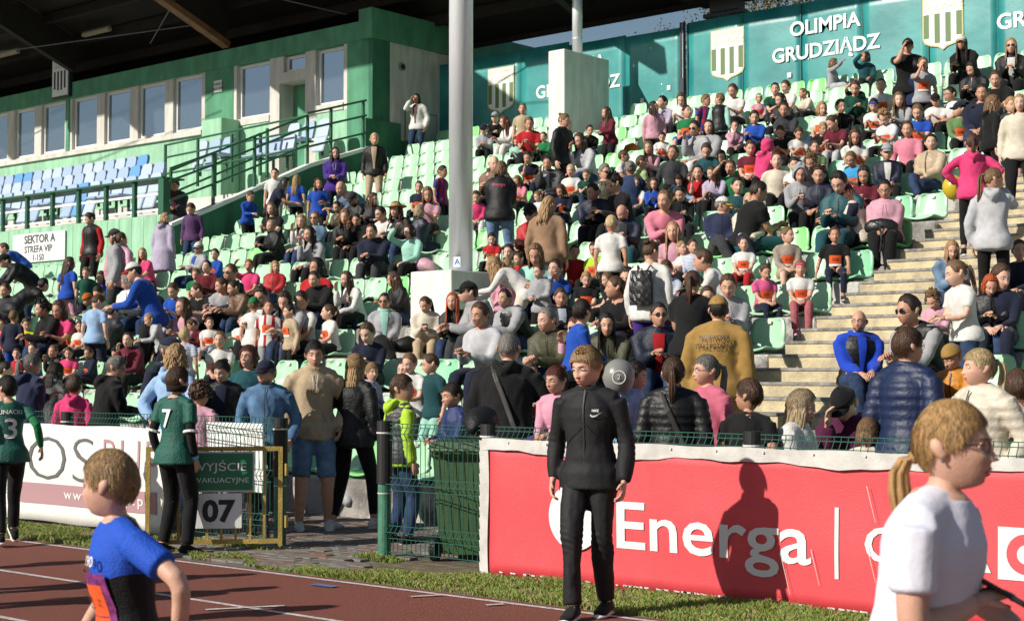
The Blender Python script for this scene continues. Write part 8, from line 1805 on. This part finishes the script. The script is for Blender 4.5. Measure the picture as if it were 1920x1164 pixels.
# runner in green jersey at the left edge
r, J, HR, hc, d = hero(HERO['three'], 'dark haired boy in dark green jersey number 3 running off at the left edge', OVERS['three'], 'three')
patch_text(J, '3', .22, .13, .20, .028, M_LW, r, side=1); patch_text(J, 'UNACKI', .385, .24, .045, .024, M_LW, r, side=1)
mb = MB(); V = [tor_at(J, h, .13, 1, .022) for h in np.linspace(-.12, .30, 8)]; mb.tube(V, [.004, .02, .028, .03, .03, .028, .02, .006], .006, 8, ref=(1, 0, 0)); mb.build('side_panel', M_LW, r)
# blond boy in blue and black with the race bib
r, J, HR, hc, d = hero(HERO['blue'], 'short haired blond boy in blue and black shirt with orange race bib looking away', OVERS['blue'], 'blue')
e = patch(J, .09, .33, -.10, .11, .030, M_BIBP, r, 'race_bib', n=12); patch(J, .12, .285, -.085, .085, .0315, M_BIBO, e, 'bib_field', n=12); patch(J, .005, .09, -.10, .11, .0305, M_BIBW, e, 'white_strip', n=12)
DK = mat('bib_print_dark', (.12, .02, .02), .6)
patch_text(J, '2031', .205, .085, .055, .033, DK, e, name='number'); 
for ch in e.children:
    if ch.name.startswith('number'):
        for v in ch.data.vertices: v.co.x -= .03
t_ = patch_text(J, '21.09', .225, .034, .013, .033, DK, e, name='date'); t2_ = patch_text(J, '2025', .205, .030, .013, .033, DK, e, name='date')
for t in (t_, t2_):
    for v in t.data.vertices: v.co.x += .045; v.co.y += .006
patch_text(J, 'OSBHP  ENERGA', .05, .15, .022, .033, cloth('dg', 't'), e, name='print'); 
t = patch_text(J, '190', .38, .085, .040, .036, M_LW, r, name='lettering')
for v in t.data.vertices: v.co.x += .045; v.co.y += .004
# running girl
r, J, HR, hc, d = hero(HERO['girl'], 'girl with glasses and low ponytail in white T-shirt running past close by', OVERS['girl'], 'girl')
Wm = Matrix.Translation((d['X'], d['Y'], d['Z']))@Matrix.Rotation(R_(d['yaw']), 4, 'Z')@Matrix.Scale(d['s'], 4)
p = Wm@Vector(J['wri'][0]+nrm(J['wri'][0]-J['elb'][0])*.085+V3(-.005, .0, .012))
mb = MB(); mb.box(-.038, .038, -.005, .005, -.078, .078, bev=.004); mb.box(-.033, .033, -.0065, -.0055, -.073, .073, 1); mb.bar((.02, .006, .055), (.02, .008, .055), .014, .014, 1, 10); mb.bar((.02, .006, .03), (.02, .008, .03), .014, .014, 1, 10)
o = mb.build('phone', [M_BLACKP, mat('phone_screen', (.04, .05, .06), .1)], loc=p, rot=(R_(-62), R_(12), R_(d['yaw']+10))); tag(o, 'black phone in the hand of the running girl in white', 'phone')
mb = MB(); q = hc+np.array(HR)@V3(-.079, .012, -.038)*J['B']['hf']; mb.add(*ball(q, .005, RNG, 6)); q = hc+np.array(HR)@V3(.079, .012, -.038)*J['B']['hf']; mb.add(*ball(q, .005, RNG, 6)); mb.build('earring', mat('silver', (.7, .7, .7), .2, 1), r)
# balloons
def balloon(x, y, z, r_, m, label, txt=None):
    mb = MB(); V = []; n = 24
    for i in range(17):
        t = math.pi*i/16
        for j in range(n): a = 2*math.pi*j/n; q = r_*(1-.10*smst((math.cos(t)*-1+.2)/1.2)); V.append((q*math.sin(t)*math.cos(a), q*math.sin(t)*math.sin(a), r_*1.12*math.cos(t)))
    mb.add(V, [(i*n+j, (i+1)*n+j, (i+1)*n+(j+1) % n, i*n+(j+1) % n) for i in range(16) for j in range(n)]); mb.tube([(0, 0, -r_*1.10), (0, 0, -r_*1.17), (0, 0, -r_*1.2)], [.008, .012, .016], n=8)
    o = mb.build('balloon', m, smooth=True, loc=(x, y, z)); tag(o, label, 'balloon')
    if txt: text(txt, .05, (.03, -r_*.99, 0), (R_(90), 0, R_(20)), M_LET, o)
    return o
balloon(*BALLOON1, .125, mat('balloon_grey', (.22, .22, .21), .3, spec=.5), 'grey balloon with white logo held before the crowd behind the red banner')
bl = bpy.data.objects['balloon']; ring(0, 0, .045, .052, 0, M_LET, bl, 'logo_ring'); rr_ = [c for c in bl.children][-1]; rr_.location = (.075, -.098, .0); rr_.rotation_euler = (0, 0, R_(38)); t_ = text('✓', .05, (.075, -.100, 0), (R_(90), 0, R_(38)), M_LET, bl) if False else text('2', .05, (.077, -.101, 0), (R_(90), 0, R_(38)), M_LET, bl)
balloon(*BALLOON2, .135, mat('balloon_gold', (.55, .42, .03), .25, spec=.6), 'golden yellow balloon behind the girl in the pink jacket')
# children waiting on the track just outside the picture on the left; their long shadows fall into it
for row, lab in zip(OFFSIDE, ('boy in navy waiting on the track beyond the left edge', 'girl in red waiting on the track beyond the left edge', 'tall boy in grey waiting on the track beyond the left edge', 'boy in white waiting on the track beyond the left edge', 'woman in black waiting on the track beyond the left edge')):
    d = dict(zip(FIELDS, row)); d['label'] = lab; person(d, 0)
# bags and jackets lying about
def bag(x, y, z, s, m, label, nm='bag'):
    mb = MB(); rg = np.random.default_rng(int(abs(x)*100)); pts = [(-.2*s, 0, .05*s), (-.12*s, .01, .10*s), (0, -.01, .13*s), (.12*s, .0, .10*s), (.2*s, 0, .04*s)]
    V, F = tube(pts, [.05*s, .12*s, .15*s, .12*s, .05*s], [.05*s, .10*s, .13*s, .09*s, .05*s], 16, ref=(0, 1, 0)); V = V+(noise_disp(V, 28, 2)*.018*s)[:, None]*np.array([1, 1, 1]); mb.add(V, F); o = mb.build(nm, m, smooth=True, loc=(x, y, z), rot=(0, 0, rg.uniform(0, 3))); tag(o, label, 'bag' if nm == 'bag' else 'jacket'); return o
for (x, y, z, s, c, k, lab, nm) in BAGS: bag(x, y, z, s, cloth(c, k), lab, nm)
